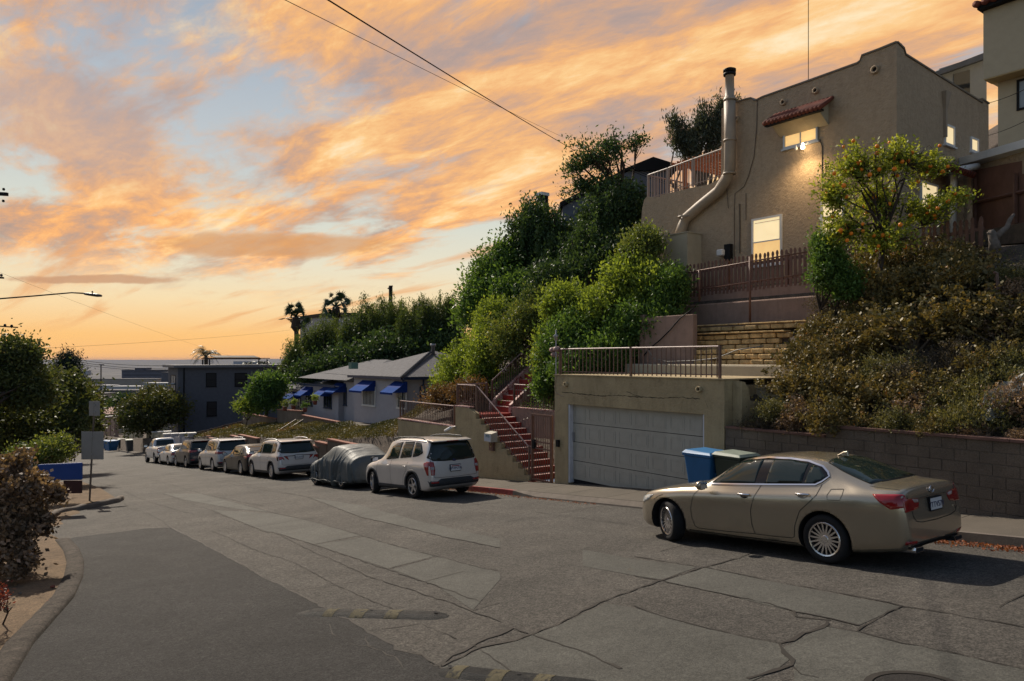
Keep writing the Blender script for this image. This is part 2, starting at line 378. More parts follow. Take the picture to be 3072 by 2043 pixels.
def hl(n, s):
    if n > 2.8: return road(s) - .25
    z = hh(n, s)
    if n < -5: z = road(s) + .05 - (-5-n)*.16
    if n < left_edge(s) and n > -30: z += .05*noise.noise(Vector((n*.9, s*.9, 0)))
    return z
grid_obj('verge_terrain', ns, ss, M_DIRT, fn=hl)
# street (one smooth sheet) ------------------------------------------
vs = []; fs = []
ss = list(np.arange(-30, 60, 3.)) + list(np.arange(60, 206, 4.))
for s in ss:
    for n in (left_edge(s)-.2, (left_edge(s)+12)/2, curb_n(s)): vs.append((n, s, road(s)))
for j in range(len(ss)-1):
    for i in range(2): fs.append((j*3+i, j*3+i+1, j*3+i+4, j*3+i+3))
me = raw_mesh('street', vs, fs, M_ROAD); o = bpy.data.objects.new('street', me); COL.objects.link(o); o.location = (0, 0, EY); o.rotation_euler = (0, 0, PHI); o['kind'] = 'structure'
# asphalt side street
def z4b(l): return [(x/1.572, 1300+y/1.572) for x, y in l]
def z4a(l): return [(1900+x/1.977, 1250+y/1.977) for x, y in l]
edge = z4b([(350, 490), (450, 476), (570, 463), (690, 450), (800, 445), (870, 478), (940, 515), (1010, 552), (1080, 590), (1160, 634), (1240, 680), (1310, 712), (1370, 745), (1450, 783), (1530, 825), (1600, 868), (1650, 880), (1690, 910), (1740, 942), (1780, 960), (1830, 985), (1870, 1020), (1930, 1040), (1990, 1050), (2040, 1090), (2085, 1112), (2120, 1150)])
pts = [G(x + rnd.uniform(-3, 3), y + rnd.uniform(-2, 2)) for x, y in edge]
pts += [(4.6, 1.0), (4.8, -14), (-12, -14), (-9, 0)]
lc = [G(*p) for p in [(0, 2040), (60, 1945), (130, 1868), (190, 1800), (222, 1740), (228, 1690), (215, 1650), (190, 1622)]]
asph_poly = pts[:-1] + [(-6, -14), (-4.9, 1)] + lc
sheet('side_street_asphalt', asph_poly, .006, M_ASPH, cuts=1)
# smooth slabs
for k, pl in enumerate([z4b([(1000, 362), (1290, 378), (1430, 406), (1560, 440), (1700, 482), (1480, 524), (1300, 468), (1250, 462)]),
          z4b([(1715, 490), (1880, 537), (2050, 580), (1830, 638), (1490, 526)]),
          z4b([(2070, 584), (2358, 655), (2358, 690), (2230, 835), (2060, 720), (1850, 643)]),
          z4b([(1100, 355), (880, 316), (770, 284), (960, 286), (1290, 374)]),
          z4a([(-300, 790), (0, 845), (380, 893), (170, 968), (0, 942), (-300, 888)]), z4a([(430, 898), (860, 987), (1590, 1127), (1340, 1238), (960, 1158), (420, 1028), (185, 978)]),
          z4a([(880, 1380), (1130, 1245), (1340, 1282), (1900, 1408), (2317, 1503), (2500, 1540), (2500, 1700), (960, 1700), (950, 1440)]),
          z4b([(1450, 300), (1700, 395), (1900, 440), (2100, 490), (2358, 540), (2358, 500), (2000, 420), (1700, 340)]),
          z4a([(-160, 1108), (0, 1135), (400, 1247), (640, 1306), (855, 1346), (930, 1440), (840, 1508), (640, 1600), (-1100, 1600), (-1130, 1490), (-900, 1378), (-700, 1335), (-440, 1238)])]):
    sheet('road_slab', [G(*p) for p in pl], .004, M_SLAB, cuts=1)
# cracks and joints: one ragged strip mesh
cr = MB()
def crack(pix, w, jit=1.0):
    P = [Vector(G(*p)) for p in pix]; q = []
    for a, b in zip(P, P[1:]):
        k = max(1, int((b-a).length/.12))
        for i in range(k): q.append(a.lerp(b, i/k))
    q.append(P[-1]); q = [p + Vector((rnd.uniform(-1, 1), rnd.uniform(-1, 1)))*.018*jit for p in q]
    vs = []
    for i, p in enumerate(q):
        t = (q[min(i+1, len(q)-1)] - q[max(i-1, 0)]); t = t.normalized() if t.length > 0 else Vector((1, 0)); nn = Vector((-t.y, t.x)); ww = w*rnd.uniform(.3, 1.5)*(.35 if rnd.random() < .12 else 1)
        for sg in (-1, 1): c = p + nn*ww*.5*sg; vs.append((c.x, c.y, road(c.y) + .009))
    cr.add(vs, [(2*i, 2*i+1, 2*i+3, 2*i+2) for i in range(len(q)-1)])
for l in [[(765, 283), (860, 315), (1000, 365), (1250, 465), (1300, 470), (1480, 525), (1820, 640), (2060, 720), (2290, 805)],
          [(960, 290), (1010, 300), (1290, 375), (1430, 405), (1700, 480), (1880, 535), (2060, 580), (2260, 635), (2358, 650)],
          [(1300, 470), (1500, 570), (1600, 610), (1740, 675), (1940, 740), (2140, 805), (2358, 890)],
          [(1450, 300), (1700, 395), (1900, 440), (2100, 490), (2358, 540)]]: crack(z4b(l), .022)
for l in [[(1000, 460), (1080, 495), (1200, 550), (1390, 610), (1580, 715), (1850, 830)], [(945, 515), (1080, 492), (1250, 462)], [(1370, 745), (1580, 718), (1770, 680)],
          [(1480, 525), (1700, 495)], [(1830, 640), (2060, 580), (2290, 535)], [(2000, 700), (2240, 640)], [(2230, 835), (2358, 800)], [(580, 320), (605, 352), (690, 375), (770, 415), (800, 445)],
          [(250, 300), (500, 240), (700, 215), (860, 205)], [(380, 165), (520, 220), (640, 250)], [(700, 120), (900, 190), (1100, 230), (1450, 300)], [(440, 290), (600, 270), (880, 250)],
          [(820, 160), (1000, 200), (1240, 260)], [(1550, 900), (1570, 950), (1660, 1000), (1760, 1010)], [(560, 760), (700, 735), (860, 710), (1000, 690)], [(1990, 900), (2080, 940), (2150, 970)], [(1730, 930), (1900, 910), (1990, 895)],
          [(350, 60), (480, 90), (620, 100)], [(1100, 300), (1300, 290)], [(1000, 180), (1180, 175), (1300, 195)], [(1720, 960), (1740, 1010), (1860, 1060), (1900, 1110)], [(600, 190), (760, 230), (900, 232)], [(1920, 380), (2140, 350)]]: crack(z4b(l), .014)
for l in [[(0, 830), (130, 850), (380, 890), (430, 895), (620, 935), (860, 985), (1100, 1025), (1420, 1085), (1590, 1125), (1900, 1175), (2317, 1250)],
          [(0, 945), (170, 975), (420, 1030), (800, 1110), (960, 1160), (1180, 1200), (1340, 1240)], [(1600, 1125), (1480, 1180), (1380, 1235), (1330, 1275)],
          [(0, 1125), (150, 1180), (400, 1245), (640, 1305), (860, 1345)], [(1130, 1240), (1340, 1280), (1600, 1345), (1900, 1405), (2317, 1500)], [(940, 1490), (1000, 1530), (1100, 1550)], [(945, 1155), (960, 1190), (1170, 1212)]]: crack(z4a(l), .022)
def ns_crack(P, w):
    q0 = []
    for a, b in zip(P, P[1:]):
        k = max(1, int(math.dist(a, b)/.3))
        for i in range(k): q0.append(Vector((a[0]+(b[0]-a[0])*i/k, a[1]+(b[1]-a[1])*i/k)))
    q0.append(Vector(P[-1])); q = [p + Vector((rnd.uniform(-1, 1), rnd.uniform(-1, 1)))*.03 for p in q0]; vs = []
    for i, p in enumerate(q):
        t = (q[min(i+1, len(q)-1)] - q[max(i-1, 0)]).normalized(); nn = Vector((-t.y, t.x)); ww = w*rnd.uniform(.2, 1.5)*(.2 if rnd.random() < .2 else 1)
        for sg in (-1, 1): c = p + nn*ww*.5*sg; vs.append((c.x, c.y, road(c.y) + .009))
    cr.add(vs, [(2*i, 2*i+1, 2*i+3, 2*i+2) for i in range(len(q)-1)])
for n0 in (4.6, 6.5, 8.3, 10.3): ns_crack([(n0+.1*math.sin(s*.4), s) for s in range(21, 130, 3)], .025)
for s0 in list(range(17, 60, 5))+list(range(60, 130, 9)):
    ns_crack([(4.4, s0+rnd.uniform(-.5, .5)), (8.3, s0+rnd.uniform(-.8, .8)), (11.9, s0+rnd.uniform(-.4, .4))], .022)
for a_, b_ in (((8.8, -1.5), (11.9, -1.2)), ((8.6, 3.2), (11.9, 3.4)), ((8.7, 8.0), (11.95, 8.1)), ((8.6, 12.6), (11.95, 12.7)), ((10.2, -3), (10.35, 16)), ((12.35, 3.0), (13.7, 3.0)), ((12.35, 6), (13.7, 6))):
    if a_[0] < 12: ns_crack([a_, ((a_[0]+b_[0])/2+rnd.uniform(-.1, .1), (a_[1]+b_[1])/2+rnd.uniform(-.1, .1)), b_], .016)
crack(z4a([(1170, 1215), (1100, 1250), (1000, 1290), (930, 1325), (860, 1345), (880, 1380), (940, 1440), (930, 1480), (850, 1510), (680, 1568)]), .042, 1.8)
crack(z4a([(730, 800), (620, 840), (520, 870), (430, 890), (330, 920), (170, 970), (0, 1030), (-200, 1105), (-440, 1230), (-700, 1330), (-900, 1370), (-1140, 1480)]), .034)
crack([(1310, 2000), (1430, 1930), (1540, 1885)], .06, 1.6)
crack([(1545, 1885), (1640, 1920), (1760, 1960), (1860, 2010)], .03); crack([(1420, 1935), (1500, 1990), (1560, 2040)], .02)
crack([(p[0]+1, p[1]) for p in edge[4:]], .035)
solo('road_cracks', cr, M_TAR, kind='structure', fix=False)
# sidewalk, kerbs -----------------------------------------------------
sw = MB(); S = list(np.arange(-20, 100, 1.5))
for a, b in zip(S, S[1:]):
    g = .012; n0, n1 = curb_n(a)+.16, curb_n(b)+.16
    e0 = 13.9 if a < 27 else 13.5
    sw.hexa([(n0, a+g, road(a)+.02), (e0, a+g, road(a)+.02), (e0, b, road(b)+.02), (n1, b, road(b)+.02), (n0, a+g, road(a)+.14), (e0, a+g, road(a)+.17), (e0, b, road(b)+.17), (n1, b, road(b)+.14)])
solo('sidewalk', sw, M_CONC, kind='structure')
kb = MB()
def kerbh(s): return interp(s, [(9.9, .15), (10.7, .035), (15.6, .035), (16.6, .15)])
for a, b in zip(S[:-1], S[1:]):
    q = 3
    for i in range(q):
        s0, s1 = a+(b-a)*i/q, a+(b-a)*(i+1)/q
        h0, h1 = kerbh(s0), kerbh(s1); red = 1 if 16.3 < s0 < 19.5 else 0
        kb.hexa([(curb_n(s0), s0, road(s0)-.05), (curb_n(s0)+.16, s0, road(s0)-.05), (curb_n(s1)+.16, s1, road(s1)-.05), (curb_n(s1), s1, road(s1)-.05), (curb_n(s0)+.02, s0, road(s0)+h0), (curb_n(s0)+.17, s0, road(s0)+.142), (curb_n(s1)+.17, s1, road(s1)+.142), (curb_n(s1)+.02, s1, road(s1)+h1)], red)
solo('kerb', kb, [M_CURB, M_REDC], kind='structure')
def kerb_path(name, pix, w=.18, h=.13, m=M_CURB, prof=None):
    P = [Vector(G(*p)) for p in pix]; q = []
    for a, b in zip(P, P[1:]):
        k = max(1, int((b-a).length/.25))
        for i in range(k): q.append(a.lerp(b, i/k))
    q.append(P[-1]); k_ = MB(); vs = []
    for i, p in enumerate(q):
        t = (q[min(i+1, len(q)-1)] - q[max(i-1, 0)]).normalized(); nn = Vector((-t.y, t.x))
        z = road(p.y); hh_ = h*rnd.uniform(.85, 1.1)
        for o_, zz in ((-.5, -.05), (-.44, hh_*.72), (-.2, hh_), (.2, hh_), (.44, hh_*.72), (.5, -.05)):
            c = p + nn*w*o_; vs.append((c.x, c.y, z+zz))
    fs = [(6*i+k2, 6*i+k2+1, 6*i+k2+7, 6*i+k2+6) for i in range(len(q)-1) for k2 in range(5)] + [tuple(range(6)), tuple(6*(len(q)-1)+k2 for k2 in range(6))]
    k_.add(vs, fs); return solo(name, k_, m, kind='structure', smooth=True)
kerb_path('corner_kerb', [(140, 1560), (175, 1543), (230, 1532), (300, 1518), (350, 1507), (364, 1498)], .2, .16)
kerb_path('asphalt_berm', [(-60, 2120), (0, 2025), (60, 1935), (130, 1860), (190, 1795), (220, 1735), (226, 1690), (214, 1655), (186, 1622)], .30, .075, mat('berm_asphalt', (.055, .045, .036), .95, var=.35, scale=5, bump=1.5, bscale=30, speck=.3, speckscale=40))
# dirt corner islands over the verge
isl = [G(*p) for p in [(345, 1500), (290, 1512), (225, 1526), (165, 1540), (130, 1556), (100, 1545), (60, 1500), (70, 1470), (160, 1450), (250, 1452), (300, 1470)]]
sheet('corner_dirt', isl, .09, M_DIRT, cuts=3)
dl = [G(*p) for p in [(0, 2035), (60, 1940), (128, 1865), (186, 1800), (216, 1740), (222, 1695), (210, 1655), (180, 1622), (120, 1590), (40, 1570)]] + [(-12, 12), (-12, 2)]
sheet('side_dirt', dl, .035, M_DIRT, cuts=3)
# ---- far land
def world_sheet(name, pts, faces, m, kind='structure', label=None, cat=None):
    me = raw_mesh(name, pts, faces, m, None, True); o = bpy.data.objects.new(name, me); COL.objects.link(o)
    if label: props(o, label, cat)
    else: o['kind'] = kind
    return o
M_PLAIN = mat('city_plain', (.035, .037, .040), .95, var=.35, scale=.01, col2=(.08, .08, .08), c2thr=(.5, .6), c2scale=.006)
M_FARH = mat('far_hill', (.05, .052, .05), .95, var=.2, scale=.003)
M_SEA = mat('sea', (.04, .07, .12), .25, var=0)
zb = -52+EY
world_sheet('city_plain', [(-9000, 260, zb-4), (2500, 260, zb-4), (2500, 9500, zb), (-9000, 9500, zb)], [(0, 1, 2, 3)], M_PLAIN)
v = []; f = []; xs = np.linspace(-9000, 4000, 200); prof = [(5200, 0), (5900, 28), (6900, 62), (7800, 96), (8600, 60)]
for i, x in enumerate(xs):
    e = 1 + .10*noise.noise(Vector((x*.0006, 0, 1))) + .03*noise.noise(Vector((x*.004, 3, 1)))
    left = max(0, min(1, (x+3600)/600)); e = e*(.80+.14*left) if x < -3000 else e*.93
    for y, h in prof: v.append((x, y, zb + h*e*.62 + (0 if h else -2)))
n5 = len(prof)
for i in range(len(xs)-1):
    for k in range(n5-1): f.append((i*n5+k, (i+1)*n5+k, (i+1)*n5+k+1, i*n5+k+1))
world_sheet('far_hills', v, f, M_FARH)
# slope from the street end down to the plain
v = []; f = []
for i, s in enumerate((203, 225, 260, 400)):
    for n in (-200, -60, 3, 14, 60, 200):
        z = {0: road(203)-.3, 1: -21, 2: -32, 3: -56}[i] - (max(0, -n)*.05) + (max(0, n-14)*.05 if i < 3 else 0)
        p = W(n, s, z); v.append(tuple(p))
for i in range(3):
    for k in range(5): f.append((i*6+k, i*6+k+1, (i+1)*6+k+1, (i+1)*6+k))
world_sheet('lower_slope', v, f, M_HILL)
# big ground under everything so that the land reaches the horizon
world_sheet('base_ground', [(-9000, -3000, -70), (9000, -3000, -70), (9000, 12000, -70), (-9000, 12000, -70)], [(0, 1, 2, 3)], M_FARH)
# distant town: boxes on the plain
FAR = 'far buildings on the plain below the hill'
M_FB = [mat('far_wall_grey', (.07, .068, .075), .9, var=.1, scale=.1), mat('far_wall_white', (.30, .30, .31), .8, var=.05), mat('far_wall_tan', (.24, .20, .16), .9, var=.1, scale=.1)]
def far_block(px0, px1, ytop, ybot, dep, m, label, cat='building', win=False, steps=()):
    zt = (1078-ytop)/F; z1 = (1078-ybot)/F*dep; z0 = -56
    x0, x1 = (px0-1536)/F*dep, (px1-1536)/F*dep; b = bpy.data.objects.new('far_building', None); COL.objects.link(b)
    b.location = ((x0+x1)/2, dep, z1+EY); props(b, label, cat, FAR)
    def add(nm, mb, mm):
        me = raw_mesh(nm, mb.v, mb.f, mm); fixn(me); o = bpy.data.objects.new(nm, me); COL.objects.link(o); o.parent = b
    w = (x1-x0)/2; h = zt*dep - z1; d = max(20, w*.5)
    k = MB().box(-w, w, 0, d, z0-z1 if False else -8, h)
    for a, c, t in steps: k.box((a*2-1)*w, (c*2-1)*w, .4, d-.4, h, h+t*h)
    add('wall', k, m)
    add('roof', MB().box(-w-.5, w+.5, -.5, d+.5, h, h+.5), M_FB[0 if m is not M_FB[1] else 1])
    if win:
        for r in range(max(1, int(h/7))):
            add('window_band', MB().box(-w+3, w-3, -.3, 0.1, h-4.5-r*7, h-2.2-r*7), M_GLS)
far_block(365, 505, 1110, 1132, 1500, M_FB[0], 'long stepped grey hotel block below the distant hills', win=True, steps=[(.28, .52, .3)])
far_block(484, 505, 1118, 1150, 900, M_FB[0], 'small square grey tower right of the long hotel block')
far_block(265, 470, 1137, 1142, 1050, M_FB[2], 'low wide tan shed with white roof edge below the hotel')
for i, (a, b, t, bt, d, k, lb) in enumerate([(240, 262, 1112, 1118, 2200, 1, 'tiny white roofed building left of the long hotel block'), (275, 330, 1157, 1164, 820, 1, 'white roofed hangar nearest the dark pine'), (330, 420, 1160, 1166, 800, 1, 'long pale hangar in the middle of the plain'),
        (290, 470, 1172, 1180, 640, 0, 'wide grey terminal hall with long flat roof'), (430, 510, 1150, 1160, 760, 1, 'white hangar beside the dark grey house'), (310, 372, 1203, 1210, 480, 1, 'long white roof just above the street end'),
        (380, 480, 1190, 1198, 560, 2, 'tan low building behind the roundish street tree'), (270, 310, 1182, 1190, 600, 2, 'small tan building behind the road sign'), (700, 790, 1084, 1088, 3500, 1, 'pale strip of buildings beyond the flat roofed house')]):
    far_block(a, b, t, bt, d, M_FB[k], lb)
# ================================================================== BUILDINGS
M_HAND = mat('worn_sunlit_handrail', (.30, .20, .18), .5, var=.3, scale=12)  # worn tone, lightened so the top rails look sunlit
M_GLD = mat('dark_pane', (.012, .014, .018), .35, var=0, spec=.3)
def fmap(axis, c):       # in-plane (a, z, out) -> (n, s, z);  axis 'n': plane n=c facing -n; axis 's': plane s=c facing -s
    if axis == 'n': return lambda a, z, o=0: (c-o, a, z)
    return lambda a, z, o=0: (a, c-o, z)
def fbox(mb, fm, a0, a1, z0, z1, o0, o1, mi=0):
    p = [fm(a0, z0, o0), fm(a1, z0, o0), fm(a1, z0, o1), fm(a0, z0, o1), fm(a0, z1, o0), fm(a1, z1, o0), fm(a1, z1, o1), fm(a0, z1, o1)]
    mb.hexa(p, mi)
def window(parent, axis, c, a0, a1, z0, z1, fmat=None, gmat=None, fw=.06, rail=None, mull=(), sill=True, bars=0, out=.05, curtain=None, label=None, barmat=None):
    fm = fmap(axis, c); fmat = fmat or M_WHT; gmat = gmat or M_GLS; k = MB()
    fbox(k, fm, a0-fw, a0, z0-fw, z1+fw, 0, out); fbox(k, fm, a1, a1+fw, z0-fw, z1+fw, 0, out)
    fbox(k, fm, a0, a1, z1, z1+fw, 0, out); fbox(k, fm, a0, a1, z0-fw, z0, 0, out)
    w = part('window', k, fmat, parent, label=label)
    if rail and gmat is M_LIT:
        zm = z0+(z1-z0)*rail; g = MB(); fbox(g, fm, a0, a1, zm, z1, -.02, .012); part('pane', g, M_LITB, w)
        g = MB(); fbox(g, fm, a0, a1, z0, zm-.001, -.02, .010); part('pane', g, M_LIT, w)
        g = MB(); fbox(g, fm, a0+.04, a1-.04, z1-.10, z1-.085, .0125, .016); fbox(g, fm, a0+.03, a0+.045, zm, z1, .0125, .015); part('blind_edge', g, M_CRM, w)
    else: g = MB(); fbox(g, fm, a0, a1, z0, z1, -.02, .012); part('pane', g, gmat, w)
    if rail or mull:
        m = MB()
        if rail: fbox(m, fm, a0, a1, z0+(z1-z0)*rail-.02, z0+(z1-z0)*rail+.02, .013, .035)
        for t in mull: fbox(m, fm, a0+(a1-a0)*t-.018, a0+(a1-a0)*t+.018, z0, z1, .013, .038)
        part('glazing_bar', m, fmat, w)
    if sill:
        s = MB(); fbox(s, fm, a0-fw-.05, a1+fw+.05, z0-fw-.05, z0-fw-.002, 0, .09); part('sill', s, fmat, w)
    if bars:
        b = MB()
        for i in range(bars+1):
            a = a0-.02+(a1-a0+.04)*i/bars; fbox(b, fm, a-.009, a+.009, z0-.08, z1+.04, out+.03, out+.05)
        for z in (z0-.04, z1): fbox(b, fm, a0-.04, a1+.04, z-.012, z+.012, out+.028, out+.052)
        part('security_bars', b, barmat or M_WHT, w)
    return w
def wall_poly(mb, axis, c, poly, th, mi=0):
    fm = fmap(axis, c); mb.prism(poly, lambda p, t: fm(p[0], p[1], -t), 0, th, mi)
def uneven(o, amp=.03, sc=.7, cuts=True):
    me = o.data; bm = bmesh.new(); bm.from_mesh(me)
    for v in bm.verts:
        d = noise.noise_vector(v.co*sc)*amp; v.co += d
    bm.to_mesh(me); bm.free()
# ------------------------------------------------------------------ spanish stucco house
HN = 20.5; SC0 = 10.14
house = thing('stucco_house', 'tan stucco hillside house with lit windows and stepped parapet above the garage', 'house', (HN, 13, 2.4))
k = MB()
fp = [PN(*p, HN) for p in [(2683, 131), (2640, 149), (2586, 169), (2580, 186), (2572, 192), (2430, 243), (2288, 293), (2268, 303), (2262, 303), (2254, 296), (2240, 299), (2206, 309), (2188, 316)]]
fp = [(SC0, fp[0][1])] + fp[1:]
top = [(s, z) for s, z in fp]
def refine(P, step=.4):
    q = []
    for a, b in zip(P, P[1:]):
        n_ = max(1, int(math.dist(a, b)/step))
        for i in range(n_): q.append((a[0]+(b[0]-a[0])*i/n_, a[1]+(b[1]-a[1])*i/n_))
    return q + [P[-1]]
wall_poly(k, 'n', HN, refine([(SC0, 1.8)] + top + [(16.05, top[-1][1]-.02), (16.05, 1.8)], 1), .3)
rp = [(PS(*p, SC0)) for p in [(2711, 148), (2716, 166), (2830, 238), (2946, 310), (2944, 299), (2966, 313)]]
rt = [(HN+.02, top[0][1])] + rp
n_end = rp[-1][0]
wall_poly(k, 's', SC0-.0, [(HN+.302, 1.8), (HN+.302, top[0][1]-.05)] + [q for q in rp if q[0] > HN+.3] + [(n_end, 1.8)], .3)
k.box(HN+.3, n_end-.02, SC0+.3, 15.9, 1.8, 7.3)           # body and flat roof behind the parapet
hw = part('wall', k, M_ST, house)
# parapet coping
k = MB()
for P, fm in ((top, fmap('n', HN)), (rt, fmap('s', SC0))):
    for a, b in zip(P, P[1:]):
        if abs(a[0]-b[0]) < .02 and abs(a[1]-b[1]) < .02: continue
        k.hexa([fm(a[0], a[1]+.001, -.30), fm(b[0], b[1]+.001, -.30), fm(b[0], b[1]+.001, .035), fm(a[0], a[1]+.001, .035), fm(a[0], a[1]+.05, -.30), fm(b[0], b[1]+.05, -.30), fm(b[0], b[1]+.05, .035), fm(a[0], a[1]+.05, .035)])
part('parapet_coping', k, mat('coping_metal', (.16, .13, .10), .6, var=.2), house)
# roof vents (clay pipe ends)
def pipe_end(parent, n, s, z, r=.075, m=M_ST):
    k = MB(); k.lathe([(r*.62, .05), (r*.62, -.06), (r, -.06), (r*1.05, 0), (r*1.05, .02)], (n, s, z), 'x', 14)
    v = part('vent', k, m, parent, True); h = MB(); h.lathe([(0, .0), (r*.61, .0)], (n, s, z), 'x', 14); part('opening', h, M_DRK, v); return v
for p in [(2627, 210), (2449, 273), (2352, 308), (2211, 357)]:
    s_, z_ = PN(*p, HN); pipe_end(house, HN-.03, s_, z_, .09 if p[0] < 2600 else .11)
# left wing with the deck on top
k = MB()
lp = [PN(*p, HN) for p in [(2206, 400), (2170, 500), (2160, 535), (2130, 552), (2060, 566), (1985, 585), (1975, 592), (1940, 590), (1932, 600)]]
wall_poly(k, 'n', HN+.003, [(15.9, 1.4), (15.9, lp[0][1])] + lp[1:] + [(19.75, lp[-1][1]-.3), (19.85, 4.9), (20.15, 4.4), (20.3, 3.6), (20.9, 3.0), (21.2, 1.2)], .32)
k.box(HN+.33, 26, 16.0, 19.6, 1.4, 5.62)
part('wing_wall', k, M_ST, house)
# plain box at the foot of the flue
k = MB(); a0 = PN(2090, 700, HN-.75)[0]; s1 = PN(1990, 700, HN-.75)[0]; s0 = PN(2062, 700, HN-.75)[0]
k.box(HN-.75, HN-.005, s0, s1, 1.6, PN(2030, 703, HN-.75)[1]); k.box(HN-.78, HN-.006, s0-.03, s1+.03, PN(2030, 703, HN-.75)[1]+.001, PN(2030, 703, HN-.75)[1]+.04)
part('flue_enclosure', k, M_CRM, house)
# flue
fn_ = HN-.42
pp = [PN(*p, fn_) for p in [(2183, 290), (2184, 400), (2184, 505), (2176, 530), (2140, 570), (2085, 615), (2045, 650), (2034, 672), (2033, 705)]]
k = MB(); k.tube([(fn_+(.28 if 3 < i < 8 else .1), s, z) for i, (s, z) in enumerate(pp)], .19, 16)
fl = part('flue', k, M_FLUE, house, True)
for p in [(2184, 298), (2184, 420), (2182, 520), (2046, 650)]:
    s_, z_ = PN(*p, fn_); k = MB(); k.lathe([(.19, -.03), (.215, -.03), (.215, .03), (.19, .03)], (fn_+.1, s_, z_), 'z', 18); part('flue_collar', k, M_FLUE, fl, True)
s_, z_ = PN(2183, 298, fn_); zt = PN(2183, 222, fn_)[1]
k = MB(); k.lathe([(.20, z_), (.155, z_+.03), (.145, zt), (.16, zt+.01)], (fn_+.1, s_, 0), 'z', 18); part('flue_top', k, M_FLUE, fl, True)
k = MB(); k.lathe([(.0, zt-.03), (.20, zt-.03), (.21, zt+.04), (.14, zt+.05), (.14, zt+.09), (.21, zt+.10), (.21, zt+.17), (.1, zt+.22), (0, zt+.22)], (fn_+.1, s_, 0), 'z', 18); part('flue_cap', k, M_BLK, fl, True)
# windows
def nwin(x0, x1, yt, yb, n, ref=None, **kw):
    xm = (x0+x1)/2
    s1 = PN(x0, yt, n)[0]; s0 = PN(x1, yt, n)[0]; zt_ = PN(xm, yt, n)[1]; zb_ = PN(xm, yb, n)[1]
    return s0, s1, zb_, zt_
s0, s1, zb_, zt_ = nwin(2357, 2450, 376, 430, HN)
window(house, 'n', HN, s0, s1, zb_, zt_, gmat=M_LIT, mull=(.5,), fmat=mat('aluminium_frame', (.35, .36, .37), .4, metal=.5, var=0), label='wide two-pane window glowing under the tiled hood', out=.06)
s0, s1, zb_, zt_ = nwin(2262, 2343, 656, 790, HN)
window(house, 'n', HN, s0, s1, zb_, zt_, gmat=M_LIT, rail=.5, label='tall glowing sash window behind the picket fence', out=.06)
# reflections of a wall in its lower sash: curtain
s0, s1, zb_, zt_ = nwin(2470, 2528, 596, 700, HN); window(house, 'n', HN, s0, s1, zb_, zt_, gmat=M_LITB, rail=.5, label='glowing window hidden by the orange tree', out=.06)
for (x0, x1, yt, yb, g, lb) in [(2834, 2858, 382, 432, M_LITB, 'narrow lit upper window on the side wall'), (2912, 2930, 420, 452, M_LITB, 'small lit upper window nearest the back corner'), (2762, 2808, 555, 650, M_LITB, 'lit lower side window behind the orange tree')]:
    n0 = PS(x0, yt, SC0)[0]; n1 = PS(x1, yt, SC0)[0]; z1_ = PS((x0+x1)/2, yt, SC0)[1]; z0_ = PS((x0+x1)/2, yb, SC0)[1]
    window(house, 's', SC0, n0, n1, z0_, z1_, gmat=g, label=lb, rail=.5 if yb > 600 else None)
# hood over the upper window
s1, zl = PN(2322, 352, HN-.35); s0 = PN(2466, 330, HN-.35)[0]; z0_ = PN(2466, 340, HN-.35)[1]; z1_ = PN(2390, 356, HN-.35)[1]
k = MB(); zc_ = PN(2380, 372, HN-.3)[1]
k.prism([(HN-.50, zc_+.10), (HN-.02, zc_-.22), (HN-.001, zc_-.22), (HN-.001, zc_+.42), (HN-.50, zc_+.12)], lambda p, t: (p[0], t, p[1]), s0, s1)
hd = part('window_hood', k, M_CRM, house)
k = MB(); nt_ = 15
for i in range(nt_):
    a = s0-.12+(s1-s0+.24)*i/(nt_-1)
    k.tube([(HN-.68, a, zc_+.13), (HN-.34, a, zc_+.34), (HN-.0, a, zc_+.56)], [.075, .07, .06], 8)
part('tile', k, M_TILE, hd, True)
k = MB(); k.box(HN-.64, HN-.5, s0-.15, s1+.15, zc_+.05, zc_+.10); part('eave_board', k, M_BLK, hd)
# floodlight with two bulbs
s_, z_ = PN(2400, 440, HN-.15); k = MB(); k.lathe([(0, -.05), (.06, -.04), (.06, .04), (0, .05)], (HN-.05, s_, z_), 'x', 12)
fl_ = part('floodlight', k, M_WHT, house, True)
for p in ((2387, 446, .05), (2407, 441, .065)):
    s2, z2 = PN(p[0], p[1], HN-.22); k = MB(); k.lathe([(0, -p[2]), (p[2]*.8, -p[2]*.7), (p[2], 0), (p[2]*.6, p[2]), (p[2]*.5, p[2]*1.8)], (HN-.20, s2, z2), 'z', 12); part('bulb', k, M_BULB if p[2] > .06 else M_WHT, fl_, True)
def lamp(name, typ, n, s, z, e, col=(1, .72, .38), r=.08, tgt=None, ang=100):
    l = bpy.data.lights.new(name, typ); l.energy = e; l.color = col; l.shadow_soft_size = r
    o = bpy.data.objects.new(name, l); COL.objects.link(o); o.location = W(n, s, z)
    if typ == 'SPOT':
        l.spot_size = R_(ang); l.spot_blend = .9; d = W(*tgt)-W(n, s, z); o.rotation_euler = d.to_track_quat('-Z', 'Y').to_euler()
s2, z2 = PN(2407, 455, HN-.4); lamp('wall_lamp_light', 'SPOT', HN-.62, s2, z2-.02, 95, tgt=(HN+.2, s2, z2-2.6), ang=150)
lamp('bulb_light', 'POINT', HN-.34, s2, z2, 5)
